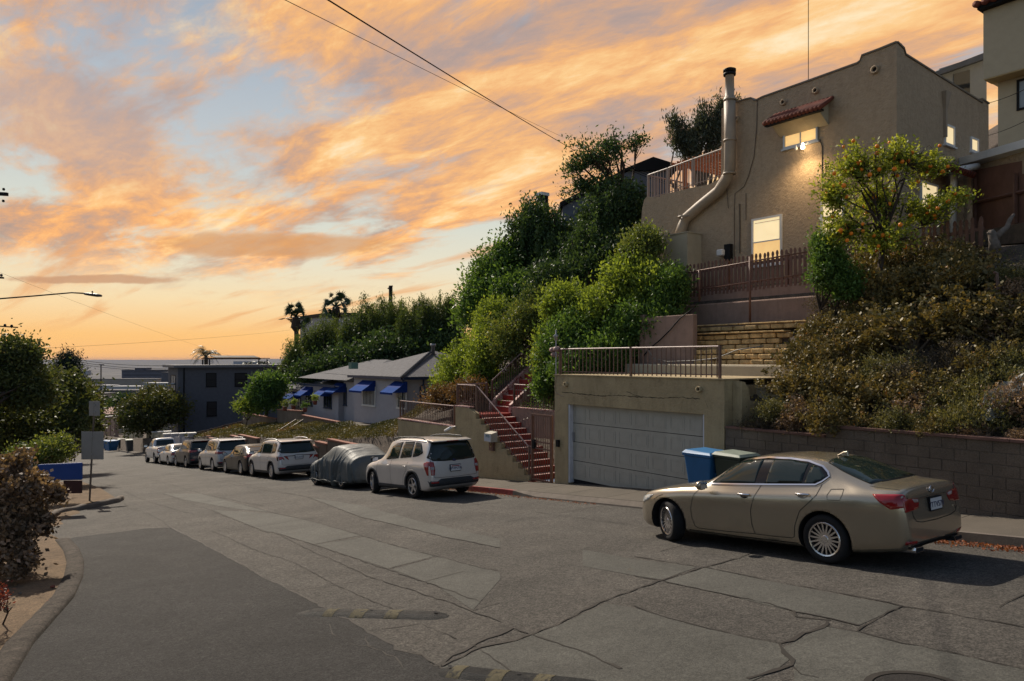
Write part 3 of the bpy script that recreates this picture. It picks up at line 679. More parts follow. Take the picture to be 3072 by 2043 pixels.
# conduit, wires on the wall
def wire(n, pix, r=.012): return [(n,)+PN(*p, n) for p in pix]
k = MB()
for pix, r in (([(2272, 300), (2270, 380), (2262, 470), (2245, 530), (2232, 560), (2205, 580), (2203, 620), (2203, 770)], .012), ([(2219, 612), (2220, 700), (2219, 760)], .028), ([(2460, 418), (2466, 440), (2467, 700)], .016), ([(2180, 560), (2185, 625)], .01), ([(2238, 580), (2238, 660)], .012)):
    k.tube(wire(HN-.02, pix), r, 5)
part('conduit', k, mat('wall_cable', (.10, .08, .06), .7), house)
k = MB(); s_, z_ = PN(2184, 755, HN-.1); k.box(HN-.16, HN-.001, s_-.12, s_+.12, z_-.3, z_+.25); part('meter_box', k, M_BLK, house)
k = MB(); s_, z_ = PN(2168, 760, HN-.1); k.box(HN-.3, HN-.001, s_-.13, s_+.12, z_-.1, z_+.12); bevel(part('outdoor_lamp', k, M_WHT, house), .03)
# scupper and downspout on side wall
n_, z_ = PS(2832, 278, SC0); k = MB(); zb2 = PS(2827, 410, SC0)[1]
k.hexa([(n_-.05, SC0-.08, zb2), (n_+.05, SC0-.08, zb2), (n_+.05, SC0, zb2), (n_-.05, SC0, zb2), (n_-.05, SC0-.08, z_-.5), (n_+.05, SC0-.08, z_-.5), (n_+.05, SC0, z_-.5), (n_-.05, SC0, z_-.5)])
k.hexa([(n_-.05, SC0-.08, z_-.5), (n_+.05, SC0-.08, z_-.5), (n_+.05, SC0, z_-.5), (n_-.05, SC0, z_-.5), (n_-.17, SC0-.14, z_), (n_+.17, SC0-.14, z_), (n_+.17, SC0, z_), (n_-.17, SC0, z_)])
part('downspout', k, M_FLUE, house)
# tiled canopy low on the side wall
n0, z0_ = PS(2790, 470, SC0-.5); n1 = PS(2900, 470, SC0-.5)[0]; k = MB(); i = 0; a = n0
while a < n1:
    k.tube([(a, SC0-.75, z0_-.25), (a, SC0-.4, z0_-.05), (a, SC0, z0_+.12)], .09, 8); a += .17
part('canopy_tile', k, M_TILE, house, True)
# tall radio mast on the roof
k = MB(); s_, z_ = PN(2425, 245, HN+2); k.tube([(HN+2, s_, 7), (HN+2, s_, z_+4.5)], .012, 5); solo('antenna_mast', k, M_BLK, 'thin antenna wire standing on the roof of the stucco house', 'antenna')

# ------------------------------------------------------------------ rails
def rail_path(name, label, pts, h, sp=.12, bar=.009, post=(), m=M_RUST, topr=.022, low=.08, group=None, cat='railing', postr=.024, mid=None):
    pts = [Vector(p) for p in pts]; t = thing(name, label, cat, tuple(pts[0]), group)
    k = MB()
    for a, b in zip(pts, pts[1:]): k.tube([a+Vector((0, 0, h)), b+Vector((0, 0, h))], topr, 6)
    part('top_rail', k, M_HAND if m is M_RUST else m, t)
    k = MB()
    for a, b in zip(pts, pts[1:]): k.tube([a+Vector((0, 0, low)), b+Vector((0, 0, low))], bar*1.4, 4)
    if mid:
        for a, b in zip(pts, pts[1:]): k.tube([a+Vector((0, 0, mid)), b+Vector((0, 0, mid))], bar*1.4, 4)
    part('bottom_rail', k, m, t)
    k = MB()
    for a, b in zip(pts, pts[1:]):
        L_ = (b-a).length; c = max(1, int(L_/sp))
        for i in range(c):
            p = a.lerp(b, (i+.5)/c); k.box(p.x-bar, p.x+bar, p.y-bar, p.y+bar, p.z+.02, p.z+h-.005)
    part('bar_panel', k, m, t)
    for p in (post or pts):
        p = Vector(p); k = MB(); k.box(p.x-postr, p.x+postr, p.y-postr, p.y+postr, p.z-.02, p.z+h+.03); part('post', k, m, t)
    return t
# deck railing
zt_ = PN(1940, 590, HN+.12)[1]
M_RAILW = mat('deck_rail_paint', (.33, .26, .22), .5, var=.08)
rail_path('deck_railing', 'pale metal railing around the deck of the stucco house', [(HN+.15, 16.1, 6.25), (HN+.15, 17.4, 6.18), (HN+.15, 18.6, 6.1), (HN+.15, 19.6, 6.05), (HN+2.5, 19.6, 6.05)], .98, .13, .012, m=M_RAILW, topr=.03)
# timber pergola behind the railing
pg = thing('pergola', 'orange timber pergola on the deck behind the pale railing', 'pergola', (22.5, 17, 5.6))
for (n, s) in ((21.6, 16.3), (21.6, 18.6), (24, 16.3), (24, 18.6)):
    k = MB(); k.box(n-.07, n+.07, s-.07, s+.07, 5.6, 7.35); part('post', k, M_OWD, pg)
k = MB()
for n in (21.6, 24): k.box(n-.05, n+.05, 16, 18.9, 7.2, 7.36)
part('beam', k, M_OWD, pg)
k = MB()
for i in range(12): k.box(21.2, 24.4, 16.0+i*.26, 16.05+i*.26, 7.361, 7.44)
part('rafter', k, M_OWD, pg)
k = MB(); k.box(21.3, 22.4, 17.9, 19.2, 6.28, 6.34); k.box(21.4, 21.5, 18, 18.1, 5.6, 6.28); k.box(22.2, 22.3, 19, 19.1, 5.6, 6.28)
solo('deck_table', k, M_OWD, 'orange timber table seen through the left end of the deck railing', 'table')

# ------------------------------------------------------------------ garage
GN = 13.7
gar = thing('garage', 'tan stucco garage with white sectional door built into the hillside', 'garage', (GN, 14, -3.8))
k = MB(); dz0 = -1.29; zr = road(13.8)
def rs(s): return road(s)-.1
fm = fmap('n', GN)
def pil(s0, s1, zt): k.hexa([(GN, s0, rs(s0)), (GN+.55, s0, rs(s0)), (GN+.55, s1, rs(s1)), (GN, s1, rs(s1)), (GN, s0, zt), (GN+.55, s0, zt), (GN+.55, s1, zt), (GN, s1, zt)])
pil(16.12, 16.72, dz0); pil(10.65, 11.22, dz0)
k.box(GN, GN+.55, 10.65, 16.72, dz0+.001, -.47)
k.box(GN+.55, 16.4, 16.45, 16.72, -4.1, -.47); k.box(GN+.551, 16.4, 10.65, 10.9, -3.6, -.6)
k.box(GN-.03, 16.45, 10.63, 16.74, -.469, -.44)
k.box(GN+.55, 16.3, 10.9, 16.45, -.75, -.60)
part('wall', k, M_GST, gar)
k = MB(); z_ = -.46                      # sloping wing wall falling away to the right
k.prism([(GN+.3, -3.6), (GN+.3, -.50), (GN+.42, -.52), (GN+.55, -.68), (GN+.62, -.95), (GN+1.0, -.98), (17.2, -.92), (17.2, -3.6)], lambda p, t: (p[0], t, p[1]), 10.40, 10.645)
part('wing_wall', k, M_GST, gar)
# door: 4 sections of 8 raised panels
k = MB(); D0, D1 = 11.27, 16.07; dn = GN+.16; DB = -3.44
k.box(dn, dn+.05, D0, D1, DB, dz0-.005)
for r in range(4):
    z0 = DB + r*.5365; z1 = z0+.5365
    k.box(dn-.012, dn-.001, D0, D1, z0+.012, z1-.006) if False else None
    for c in range(8):
        a0 = D0+.6*c+.07; a1 = a0+.46; zz0, zz1 = z0+.10, z1-.10
        # raised frame with a bevelled field
        for (x0, x1, y0, y1) in ((a0, a1, zz0, zz0+.025), (a0, a1, zz1-.025, zz1), (a0, a0+.025, zz0+.025, zz1-.025), (a1-.025, a1, zz0+.025, zz1-.025)): k.box(dn-.007, dn-.0005, x0, x1, y0, y1)
        k.box(dn-.005, dn-.0004, a0+.06, a1-.06, zz0+.06, zz1-.06)
M_DOOR = mat('garage_door_paint', (.34, .32, .275), .55, var=.05, streak=.12)
gd = part('garage_door', k, M_DOOR, gar)
k = MB()
for r in (1, 2, 3): k.box(dn-.003, dn-.0003, D0, D1, DB+r*.5365-.008, DB+r*.5365+.006)
part('section_gap', k, M_DRK, gd)
k = MB(); k.box(dn-.03, dn-.0006, 16.0, 16.06, -2.36, -2.1); part('door_keypad', k, M_METL, gd)
k = MB()
for (a, b) in ((D1, D1+.07), (D0-.07, D0)): k.box(GN+.02, dn+.05, a, b, DB-.1, dz0-.004)
part('door_frame', k, mat('door_jamb', (.5, .5, .54), .5), gar)
k = MB(); k.box(dn+.02, dn+.3, D0, D1, -3.8, DB-.001); part('door_gap', k, M_DRK, gar)  # dark box filling the gap under the door in place of its shadow
for p in [(1700, 1153), (2100, 1168)]: s_, z_ = PN(*p, GN); pipe_end(gar, GN-.02, s_, z_, .07, M_GST)
def crackline(parent, n, pix, w, m=M_DRK):
    P = [PN(*p, n) for p in pix]; q = []
    for a, b in zip(P, P[1:]):
        c = max(1, int(math.dist(a, b)/.07))
        for i in range(c): q.append((a[0]+(b[0]-a[0])*i/c, a[1]+(b[1]-a[1])*i/c + rnd.uniform(-.012, .012)))
    q.append(P[-1]); vs = []; k = MB()
    for s, z in q: ww = w*rnd.uniform(.2, 1); vs += [(n-.004, s, z-ww), (n-.004, s, z+ww)]
    k.add(vs, [(2*i, 2*i+1, 2*i+3, 2*i+2) for i in range(len(q)-1)]); return part('wall_crack', k, m, parent, fix=False)
crackline(gar, GN, [(1686, 1176), (1740, 1181), (1800, 1187), (1850, 1186), (1905, 1190), (1990, 1194), (2050, 1192), (2100, 1197)], .011)
crackline(gar, GN, [(1880, 1174), (1905, 1185), (1940, 1192)], .008); crackline(gar, GN, [(2115, 1200), (2125, 1225), (2122, 1240)], .006)
k = MB(); s_, z_ = PN(1672, 1330, GN-.05); k.box(GN-.06, GN-.001, s_-.06, s_+.06, z_-.1, z_+.1); part('entry_keypad', k, M_BLK, gar)
k = MB(); k.tube([(GN-.02,)+PN(*p, GN-.02) for p in [(1668, 1128), (1664, 1160), (1668, 1178), (1682, 1186), (1690, 1189)]], .012, 5); part('conduit', k, M_FLUE, gar)
# rail on the garage
rail_path('garage_railing', 'brown iron railing along the front edge of the garage roof', [(GN+.1, 16.6, -.44), (GN+.1, 10.85, -.44)], .74, .155, .010, post=[(GN+.1, 16.6, -.44), (GN+.1, 13.7, -.44), (GN+.1, 10.85, -.44)], postr=.028)
# lamp cluster at the railing corner
t = thing('security_light', 'twin security light on a post at the left end of the garage railing', 'light', (GN+.05, 16.72, -.44))
k = MB(); k.tube([(GN+.05, 16.72, -.44), (GN+.05, 16.72, .75)], .02, 6); part('post', k, M_METL, t)
for dx, dz in ((-.16, .28), (.02, .30), (-.08, .14)):
    k = MB(); k.lathe([(0, -.09), (.06, -.08), (.085, .05), (.08, .09), (0, .1)], (GN+.05, 16.72-dx, dz), 'x', 12); part('lamp_head', k, mat('lamp_head_paint', (.28, .18, .16), .5), t, True)
k = MB(); k.lathe([(0, 0), (.05, .01), (.05, .1), (.09, .14), (.02, .2), (.02, .3), (0, .34)], (GN+.05, 16.72, .55), 'z', 10); part('finial', k, M_METL, t, True)

# ------------------------------------------------------------------ stair wall, stairs, gate
ST0, STZ, DS, DZ = 18.14, -3.39, .303, .174
wal = MB(); P = [(17.86, rs(17.86)), (17.86, STZ-DZ+.0)]
for i in range(0, 10): s = ST0+DS*i; z = STZ+DZ*i; P += [(s-.02, z-DZ-.015), (s-.02, z-.015)]
P += [(21.25, -1.68), (22.15, -1.66), (22.15, -2.40), (26.55, -2.44), (26.55, rs(26.55))]
wt = thing('stepped_wall', 'ochre stucco retaining wall with stepped top beside the red stairs', 'wall', (GN, 20, -4.3))
wall_poly(wal, 'n', GN-.08, P, .16); wp = part('wall', wal, M_GST, wt)
k = MB(); k.box(GN-.10, GN+.10, 21.2, 22.17, -1.659, -1.62); k.box(GN-.1, GN+.1, 22.18, 26.57, -2.399, -2.36); part('coping', k, M_WORN, wt)
k = MB(); k.box(GN+.08, 20, 26.4, 26.55, -4.9, -2.5); part('end_wall', k, M_GST, wt)
stt = thing('staircase', 'red painted concrete staircase climbing from the sidewalk gate', 'staircase', (14.4, 18, -3.9))
k = MB(); k2 = MB()
for i in range(-1, 9):
    s = ST0+DS*(i+0); z = STZ+DZ*i
    k.box(GN+.081, 15.12, s, s+DS+ .001 if i < 8 else 22.3, z-DZ-.6, z-.004)
    k2.box(GN+.082, 15.11, s-.015, s+DS-.012, z-.0035, z+.004)
lf = part('lower_flight', k, M_RED, stt); part('worn_tread', k2, M_WORN, lf)
k = MB(); k.box(GN+.081, 15.12, ST0+DS*9, 22.3, -2.6, STZ+DZ*9-.08); k.box(GN+.082, 15.12, ST0+DS*9-.01, 22.28, STZ+DZ*9-.079, STZ+DZ*9-.06); part('landing', k, M_RED, stt)
k = MB(); k.box(GN-.12, GN+.08, 16.78, 17.85, rs(17.8)+.0, -3.72); k.box(GN+.081, 15.12, 16.78, 17.84, -4.1, -3.73); part('bottom_plinth', k, mat('terracotta_paint', (.20, .045, .02), .6, var=.2), stt)
k = MB(); k2 = MB(); uz = STZ+DZ*9-.06
for i in range(15):
    n = 15.14+.25*i; z = uz+.19*(i+1); k.box(n, n+.251, 21.0, 22.1, z-.9, z-.004); k2.box(n-.015, n+.24, 21.01, 22.09, z-.0035, z+.004)
uf = part('upper_flight', k, M_RED, stt); part('worn_tread', k2, M_WORN, uf)
k = MB()
for s in (20.86, 22.12):
    k.prism([(15.1, uz-.3), (15.1, uz+.28), (18.9, uz+.28+.76*3.8), (18.9, uz-.3+.76*3.8)], lambda p, t: (p[0], t, p[1]), s, s+.13)
part('stringer', k, M_WORN, uf)
k = MB(); k.box(15.13, 15.3, 16.74, 20.84, -4.0, -1.70); part('back_wall', k, M_PINK, stt)
k = MB(); k.box(15.11, 15.32, 16.74, 20.84, -1.699, -1.665); part('back_coping', k, M_WORN, stt)
k = MB(); k.box(GN+.2, GN+1.1, 17.05, 17.75, -3.729, -3.715); solo('door_mat', k, mat('blue_mat', (.07, .10, .16), .95), 'worn blue doormat on the bottom step inside the iron gate', 'mat')
rl = rail_path('stair_railing', 'iron railing with worn handrail toned pink as if sunlit beside the lower red stairs', [(GN, 17.95, -3.55), (GN, 20.9, -1.74)], .84, .115, .009, low=.02)
rail_path('landing_railing', 'short level iron railing at the stair landing', [(GN, 20.92, -1.62), (GN, 22.15, -1.62), (15.0, 22.2, -1.6)], .73, .12)
rail_path('back_stair_railing', 'iron railing on the pink wall behind the lower stairs', [(15.2, 20.8, -1.66), (15.2, 16.8, -1.68)], .78, .13)
rail_path('upper_stair_railing', 'sloping iron handrail along the upper red flight', [(15.2, 22.18, uz+.25), (18.7, 22.18, uz+.25+.76*3.5)], .85, .13)
rail_path('low_wall_railing', 'rusty iron railing on the low wall above the silver wagon', [(GN, 22.35, -2.36), (GN, 26.5, -2.36)], .70, .125, post=[(GN, 22.35, -2.36), (GN, 26.5, -2.36)])
gt = thing('iron_gate', 'brown iron bar gate at the foot of the red stairs', 'gate', (GN, 17.3, -3.7))
k = MB()
for s in (16.85, 17.80): k.box(GN-.03, GN+.03, s-.03, s+.03, -3.72, -1.66)
k.box(GN-.03, GN+.03, 16.88, 17.77, -1.72, -1.66); k.box(GN-.03, GN+.03, 16.88, 17.77, -3.68, -3.63); k.box(GN-.02, GN+.02, 16.88, 17.77, -2.72, -2.68); k.box(GN-.02, GN+.02, 16.88, 17.77, -2.52, -2.48)
part('gate_frame', k, M_BRN, gt)
k = MB()
for i in range(8): s = 16.88+.11*(i+.5); k.box(GN-.008, GN+.008, s-.008, s+.008, -3.64, -1.7)
part('gate_bars', k, M_RUST, gt)
k = MB(); k.box(GN-.05, GN+.04, 17.64, 17.76, -2.72, -2.45); part('gate_lock', k, M_BLK, gt)
k = MB()
for i in range(8):
    a = R_(8+i*9); k.tube([(GN, 17.86, -2.9), (GN, 17.86+1.25*math.sin(a), -2.9+1.25*math.cos(a))], .008, 4)
k.tube([(GN, 17.86+1.1*math.sin(R_(x)), -2.9+1.1*math.cos(R_(x))) for x in range(4, 76, 8)], .009, 4)
part('fan_guard', k, M_RUST, gt)
k = MB()
for i in range(5): a = i*1.2566; k.tube([(GN, 17.35+.2*(i-2)+.07*math.cos(t_), -1.56+.07*math.sin(t_)) for t_ in np.linspace(0, 6.28, 9)], .008, 4)
part('scrollwork', k, M_RUST, gt)
def text_mesh(s, size, depth=.002):
    cu = bpy.data.curves.new('t', 'FONT'); cu.body = s; cu.size = size; cu.extrude = depth; cu.align_x = 'CENTER'; cu.align_y = 'CENTER'
    o = bpy.data.objects.new('t', cu); COL.objects.link(o); dg = bpy.context.evaluated_depsgraph_get(); me = bpy.data.meshes.new_from_object(o.evaluated_get(dg)); bpy.data.objects.remove(o)
    return me
def text_part(name, s, size, m, parent, origin, right, up, bold=0):
    me = text_mesh(s, size); R3 = Vector(right).normalized(); U3 = Vector(up).normalized(); Nn = R3.cross(U3)
    M = Matrix(((R3.x, U3.x, Nn.x, origin[0]), (R3.y, U3.y, Nn.y, origin[1]), (R3.z, U3.z, Nn.z, origin[2]), (0, 0, 0, 1)))
    me.transform(M); me.materials.clear(); me.materials.append(m); me.name = name
    o = bpy.data.objects.new(name, me); COL.objects.link(o); o.parent = parent; return o
mbx = thing('mailbox', 'cream wall mailbox numbered 3435 on the stepped ochre wall', 'mailbox', (GN-.2, 20.0, -2.9))
s0 = PN(1484, 1300, GN-.2)[0]; s1 = PN(1455, 1300, GN-.3)[0]; z1_ = PN(1470, 1294, GN-.2)[1]; z0_ = PN(1470, 1324, GN-.2)[1]
k = MB(); k.prism([(GN-.34, z0_), (GN-.34, z1_-.06), (GN-.09, z1_), (GN-.09, z0_)], lambda p, t: (p[0], t, p[1]), s0, s1); bx = part('box', k, mat('mailbox_paint', (.40, .36, .29), .5), mbx)
k = MB(); k.box(GN-.343, GN-.3405, s0+.03, s1-.02, z0_+.02, z1_-.09); part('number_plate', k, mat('pale_label', (.40, .42, .47), .5), mbx)
text_part('number', '3435', .12, mat('teal_ink', (.02, .10, .10), .5, var=0), mbx, (-.146, (s0+s1)/2-20.0, (z0_+z1_)/2+2.9+.02), (0, -1, 0), (0, 0, 1))
t = thing('wall_box', 'small brown metal box with a curled emblem below the mailbox', 'box', (GN-.1, 19.8, -3.2))
s_, z_ = PN(1476, 1337, GN-.12); k = MB(); k.box(GN-.17, GN-.085, s_-.11, s_+.11, z_-.16, z_+.15); part('case', k, M_BRN, t)
k = MB(); k.tube([(GN-.175, s_+.04*math.cos(a), z_+.02+.06*math.sin(a)) for a in np.linspace(.2, 5, 10)], .012, 5); part('emblem', k, mat('brass', (.3, .22, .08), .4, metal=.6), t)
t = thing('security_camera', 'white bullet security camera mounted on the low wall corner', 'camera', (GN-.1, 22.3, -2.6))
s_, z_ = PN(1346, 1285, GN-.25); k = MB(); k.tube([(GN-.35, s_+.1, z_-.1), (GN-.2, s_-.1, z_+.04)], .05, 10); part('camera_body', k, M_WHT, t, True)
k = MB(); k.tube([(GN-.2, s_-.1, z_+.04), (GN-.12, s_-.22, z_+.08), (GN-.08, s_-.22, z_-.02)], .018, 6); part('bracket', k, M_METL, t)
# ------------------------------------------------------------------ terraces behind the garage roof
def wallbox(name, label, n0, n1, s0, s1, z0, z1, m, bev=.02, cat='wall'):
    k = MB(); k.box(n0, n1, s0, s1, z0, z1); return bevel(solo(name, k, m, label, cat), bev, 2)
wallbox('low_plaster_wall', 'cream rounded plaster wall at the back of the garage roof', 16.42, 16.7, 10.7, 16.6, -.75, -.14, M_CRM, .05)
wallbox('roof_terrace_ledge', 'sunlit concrete ledge right of the garage roof', 14.9, 16.4, 10.0, 10.9, -1.0, -.62, M_CRM, .02)
def block_terrace(label, n, s0, s1, z0, rows, cap):
    t = thing('block_terrace', label, 'terrace wall', (n, (s0+s1)/2, z0), 'tan block terraces above the garage')
    kd = MB(); kd.box(n+.09+.03*rows, n+.24, s0, s1, z0, z0+rows*.152-.03); part('joint_fill', kd, M_HILL, t)
    k = MB(); bl = .42; bh = .152
    for r in range(rows):
        s = s0 + (r % 2)*bl/2 - rnd.uniform(0, .1)
        while s < s1:
            o = rnd.uniform(-.05, .04); e = s+bl-.03
            zz = z0+r*bh+.01*math.sin(s*1.7)
            k.hexa([(n+o+.03*r, s, zz), (n+.25, s, zz), (n+.25, e, zz), (n+o+.03*r+rnd.uniform(-.01, .01), e, zz), (n+o+.03*r, s, zz+bh-.022), (n+.25, s, zz+bh-.022), (n+.25, e, zz+bh-.022), (n+o+.03*r, e, zz+bh-.022)]); s += bl
    bevel(part('blocks', k, M_BLOCK, t), .028, 2)
    if cap:
        k = MB(); s = s0
        while s < s1: w = rnd.uniform(.3, .5); k.box(n-.04+rnd.uniform(-.03, .02), n+.3, s, s+w-.01, z0+rows*bh+.005, z0+rows*bh+.05); s += w
        bevel(part('cap_stones', k, M_BLOCK, t), .012)
    return t
block_terrace('lowest tan block terrace right behind the cream wall', 16.95, 10.9, 15.6, -.30, 4, False)
block_terrace('middle tan block terrace above the garage, three courses high', 17.45, 11.6, 16.0, .28, 3, True)
block_terrace('topmost tan block terrace with loose cap stones', 18.1, 11.3, 15.2, .86, 1, True)
wallbox('pink_side_wall', 'pink plaster side wall left of the block terraces', 16.9, 18.6, *sorted((PN(1925, 1000, 17)[0], PN(1925, 1000, 17)[0]-.2)), -.8, PN(1925, 945, 17)[1], M_PINK, .02)
s1 = PN(1925, 1000, 17)[0]-.2; zt_ = PN(1990, 948, 17.9)[1]
wallbox('pink_return_wall', 'pink plaster wall facing the street left of the terraces', 16.9, 17.1, s1-1.95, s1-.001, -.5, PN(1990, 948, 16.9)[1], M_PINK, .02)
wallbox('planter_wall', 'long lower plaster retaining wall under the picket fence', 18.95, 19.25, 8.5, 16.9, .8, PN(2200, 905, 18.95)[1], M_PINK, .04)
wallbox('planter_wall', 'short plaster retaining wall directly below the pickets', 19.3, 19.5, 8.5, 17.3, 1.4, PN(2200, 868, 19.3)[1], M_PINK, .04)
# hose
k = MB(); k.tube([(16.85,)+PN(*p, 16.85) for p in [(2080, 925), (2040, 955), (2010, 990), (1980, 1020), (1950, 1045), (1930, 1068)]] , .018, 6); solo('garden_hose', k, M_BLK, 'black hose hanging over the pink plaster wall', 'hose', smooth=True)
k = MB(); k.tube([(16.3,)+PN(*p, 16.3) for p in [(1945, 1050), (1960, 1075), (2000, 1085), (2080, 1082), (2150, 1075), (2210, 1050), (2290, 1038)]], .016, 6); solo('garden_hose', k, mat('grey_hose', (.12, .11, .10), .5), 'grey hose looping across the low plaster wall', 'hose', smooth=True)
# ------------------------------------------------------------------ block wall along the sidewalk
cw = thing('block_wall', 'long grey-brown concrete block wall along the sidewalk behind the sedan', 'wall', (13.8, 5, -3.1))
k = MB(); kc = MB(); bl, bh = .40, .20
def blocks(s0, s1, zt):
    r = 0; z = zt
    while z > road(s1)-.2:
        s = s0 + (.2 if r % 2 else 0) - bl
        while s < s1:
            a, b = max(s, s0), min(s+bl-.009, s1)
            if b-a > .02 and z > road(a)-.1: k.box(13.7+rnd.uniform(0, .008), 13.9, a, b, z-bh+.009, z)
            s += bl
        z -= bh; r += 1
sj = PN(2477, 1300, 13.7)[0]
blocks(sj, 10.62, -1.56); blocks(-8, sj-.004, -1.36)
bevel(part('blocks', k, M_CMU, cw), .004)
k = MB(); k.box(13.715, 13.89, -8, sj-.01, -3.6, -1.365); k.box(13.715, 13.89, sj, 10.6, -3.8, -1.565); part('mortar', k, M_MORT, cw)
k = MB()
for a_, b_, zt in ((-8, sj-.01, -1.36), (sj+.01, 10.6, -1.56)):
    q = int((b_-a_)/.8)
    for i in range(q): s = a_+(b_-a_)*i/q; k.box(13.66, 13.95, s, s+(b_-a_)/q-.008, zt+.003, zt+.05)
part('cap', k, mat('worn_brown_cap', (.13, .07, .055), .9, var=.3), cw)
crackp = [PN(*p, 13.7) for p in [(2697, 1308), (2700, 1340), (2698, 1372)]]
# ------------------------------------------------------------------ picket fence and pipe rail
def picket_fence(name, label, n, s0, s1, zb0, zb1, h=1.12, sp=.15, w=.045, extra=()):
    t = thing(name, label, 'fence', (n, (s0+s1)/2, min(zb0, zb1))); c = int((s1-s0)/sp)
    def zb(s): return zb0+(zb1-zb0)*(s-s0)/(s1-s0)
    for i in range(c):
        s = s0+sp*(i+.5)+rnd.uniform(-.008, .008); z = zb(s)+rnd.uniform(-.02, .02); k = MB(); hh2 = h+rnd.uniform(-.015, .015)
        pr = [(-w, 0), (w, 0), (w, hh2-.20), (w*.62, hh2-.17), (w*.62, hh2-.15), (w*.95, hh2-.11), (w*.9, hh2-.06), (w*.45, hh2-.015), (0, hh2), (-w*.45, hh2-.015), (-w*.9, hh2-.06), (-w*.95, hh2-.11), (-w*.62, hh2-.15), (-w*.62, hh2-.17), (-w, hh2-.20)]
        ti = rnd.uniform(-.02, .02)
        k.prism(pr, lambda p, q: (n+q, s+p[0]+ti*p[1], z+p[1]), 0, .02); part('picket', k, M_BRN, t)
    for dz in (.22, .78):
        k = MB(); k.hexa([(n+.021, s0, zb0+dz), (n+.06, s0, zb0+dz), (n+.06, s1, zb1+dz), (n+.021, s1, zb1+dz), (n+.021, s0, zb0+dz+.09), (n+.06, s0, zb0+dz+.09), (n+.06, s1, zb1+dz+.09), (n+.021, s1, zb1+dz+.09)]); part('rail', k, M_BRN, t)
    s = s0+.1
    while s < s1+.05:
        k = MB(); k.box(n+.061, n+.15, s-.045, s+.045, zb(s)-.3, zb(s)+h-.12); part('post', k, M_BRN, t); s += 2.1
    return t
picket_fence('picket_fence', 'brown picket fence below the glowing sash window', 19.3, 10.6, 17.2, 2.20, 2.06)
picket_fence('picket_fence', 'brown picket fence right of the orange tree trunk', 19.9, 7.75, 10.5, 2.38, 2.25, 1.15)
pr = thing('pipe_rail', 'brown pipe handrail in front of the picket fence', 'railing', (18.6, 14, 1.0))
for px, yt, yb in ((2098, 812, 905), (2250, 770, 965)):
    s_, z1_ = PN(px, yt, 18.6); z0_ = PN(px, yb, 18.6)[1]; k = MB(); k.tube([(18.6, s_, z0_), (18.6, s_, z1_)], .035, 8); part('post', k, M_BRN, pr, True)
for a, b in (((2060, 818), (2440, 752)), ((2098, 868), (2440, 818))):
    k = MB(); k.tube([(18.6,)+PN(*a, 18.6), (18.6,)+PN(*b, 18.6)], .022, 8); part('handrail', k, M_BRN, pr, True)
# far short picket fence in the shrubs
picket_fence('picket_fence', 'short weathered picket fence buried in the green shrubs', 19.0, PN(1775, 940, 19)[0], PN(1708, 940, 19)[0], PN(1770, 900, 19)[1], PN(1712, 905, 19)[1], 1.1, .13)
# ------------------------------------------------------------------ shed and gate on the right
sh = thing('side_shed', 'tan lean-to with pale roof edge and brown board gate on the right', 'shed', (23.5, 6.5, 2.8))
a = PS(2880, 480, 9.3); n0 = a[0]
k = MB(); zf = PY(2885, 478, 21.0)[2]
n1_, s1_, z1_ = PY(2876, 484, 22.5); n2_, s2_, z2_ = PY(3110, 418, 18.9)
k.hexa([(n1_, s1_, z1_-.12), (n1_+3, s1_+1.2, z1_-.12), (n2_+3, s2_+1.2, z2_-.12), (n2_, s2_, z2_-.12), (n1_, s1_, z1_+.1), (n1_+3, s1_+1.2, z1_+.1), (n2_+3, s2_+1.2, z2_+.1), (n2_, s2_, z2_+.1)])
part('roof', k, mat('pale_fascia', (.62, .62, .62), .5, var=.06), sh)
k = MB(); q = .25
k.hexa([(n1_+q, s1_-.25, z1_-.75), (n1_+q+.15, s1_-.2, z1_-.75), (n2_+q+.15, s2_, z2_-.75), (n2_+q, s2_, z2_-.75), (n1_+q, s1_-.25, z1_-.125), (n1_+q+.15, s1_-.2, z1_-.125), (n2_+q+.15, s2_, z2_-.125), (n2_+q, s2_, z2_-.125)])
for px in (2882, 2936):
    c = PY(px, 560, 22.2); d_ = .13; k.box(c[0]-d_, c[0]+d_, c[1]-d_, c[1]+d_, 2.6, PY(px, 512, 22.2)[2])
part('beam', k, M_ST, sh)
c = PY(2962, 600, 22.1); k = MB(); k.box(c[0]-.2, c[0]+.2, c[1]-.15, c[1]+.15, 2.6, PY(2962, 515, 22.1)[2]); part('pillar', k, M_ST, sh)
def px_quad(pts, dep, th, k, mi=0):                    # solid slab whose front follows four corners given at true depths
    f = [PY(x, y, d) for (x, y), d in zip(pts, dep)]; b = [(n+th*cU, s+th*cN, z) for n, s, z in f]
    k.hexa([f[0], f[1], b[1], b[0], f[3], f[2], b[2], b[3]] if False else [f[0], f[1], b[1], b[0], f[3], f[2], b[2], b[3]], mi)
bg_ = part('gate', MB().add([PY(2925, 698, 22.0), PY(3130, 655, 19), PY(3130, 470, 19), PY(2925, 510, 22.0)], [(0, 1, 2, 3)]), M_BRN, sh)
sol = bg_.modifiers.new('s', 'SOLIDIFY'); sol.thickness = .04
k = MB()
for i in range(6):
    t_ = i/5.; x = 2925+205*t_; d = 22-3*t_; a_ = PY(x, 698-43*t_, d-.05); b_ = PY(x, 510-40*t_, d-.05); k.tube([a_, b_], .012 if i else .06, 4)
k.tube([PY(2925, 607, 21.9), PY(3130, 560, 18.9)], .05, 4); k.tube([PY(3045, 670, 20.0), PY(3045, 520, 20.0)], .06, 4)
part('gate_batten', k, M_BRN, bg_)
lw = thing('low_block_wall', 'low grey timbered wall at the top right under the brown gate', 'wall', (20, 6, 2.3))
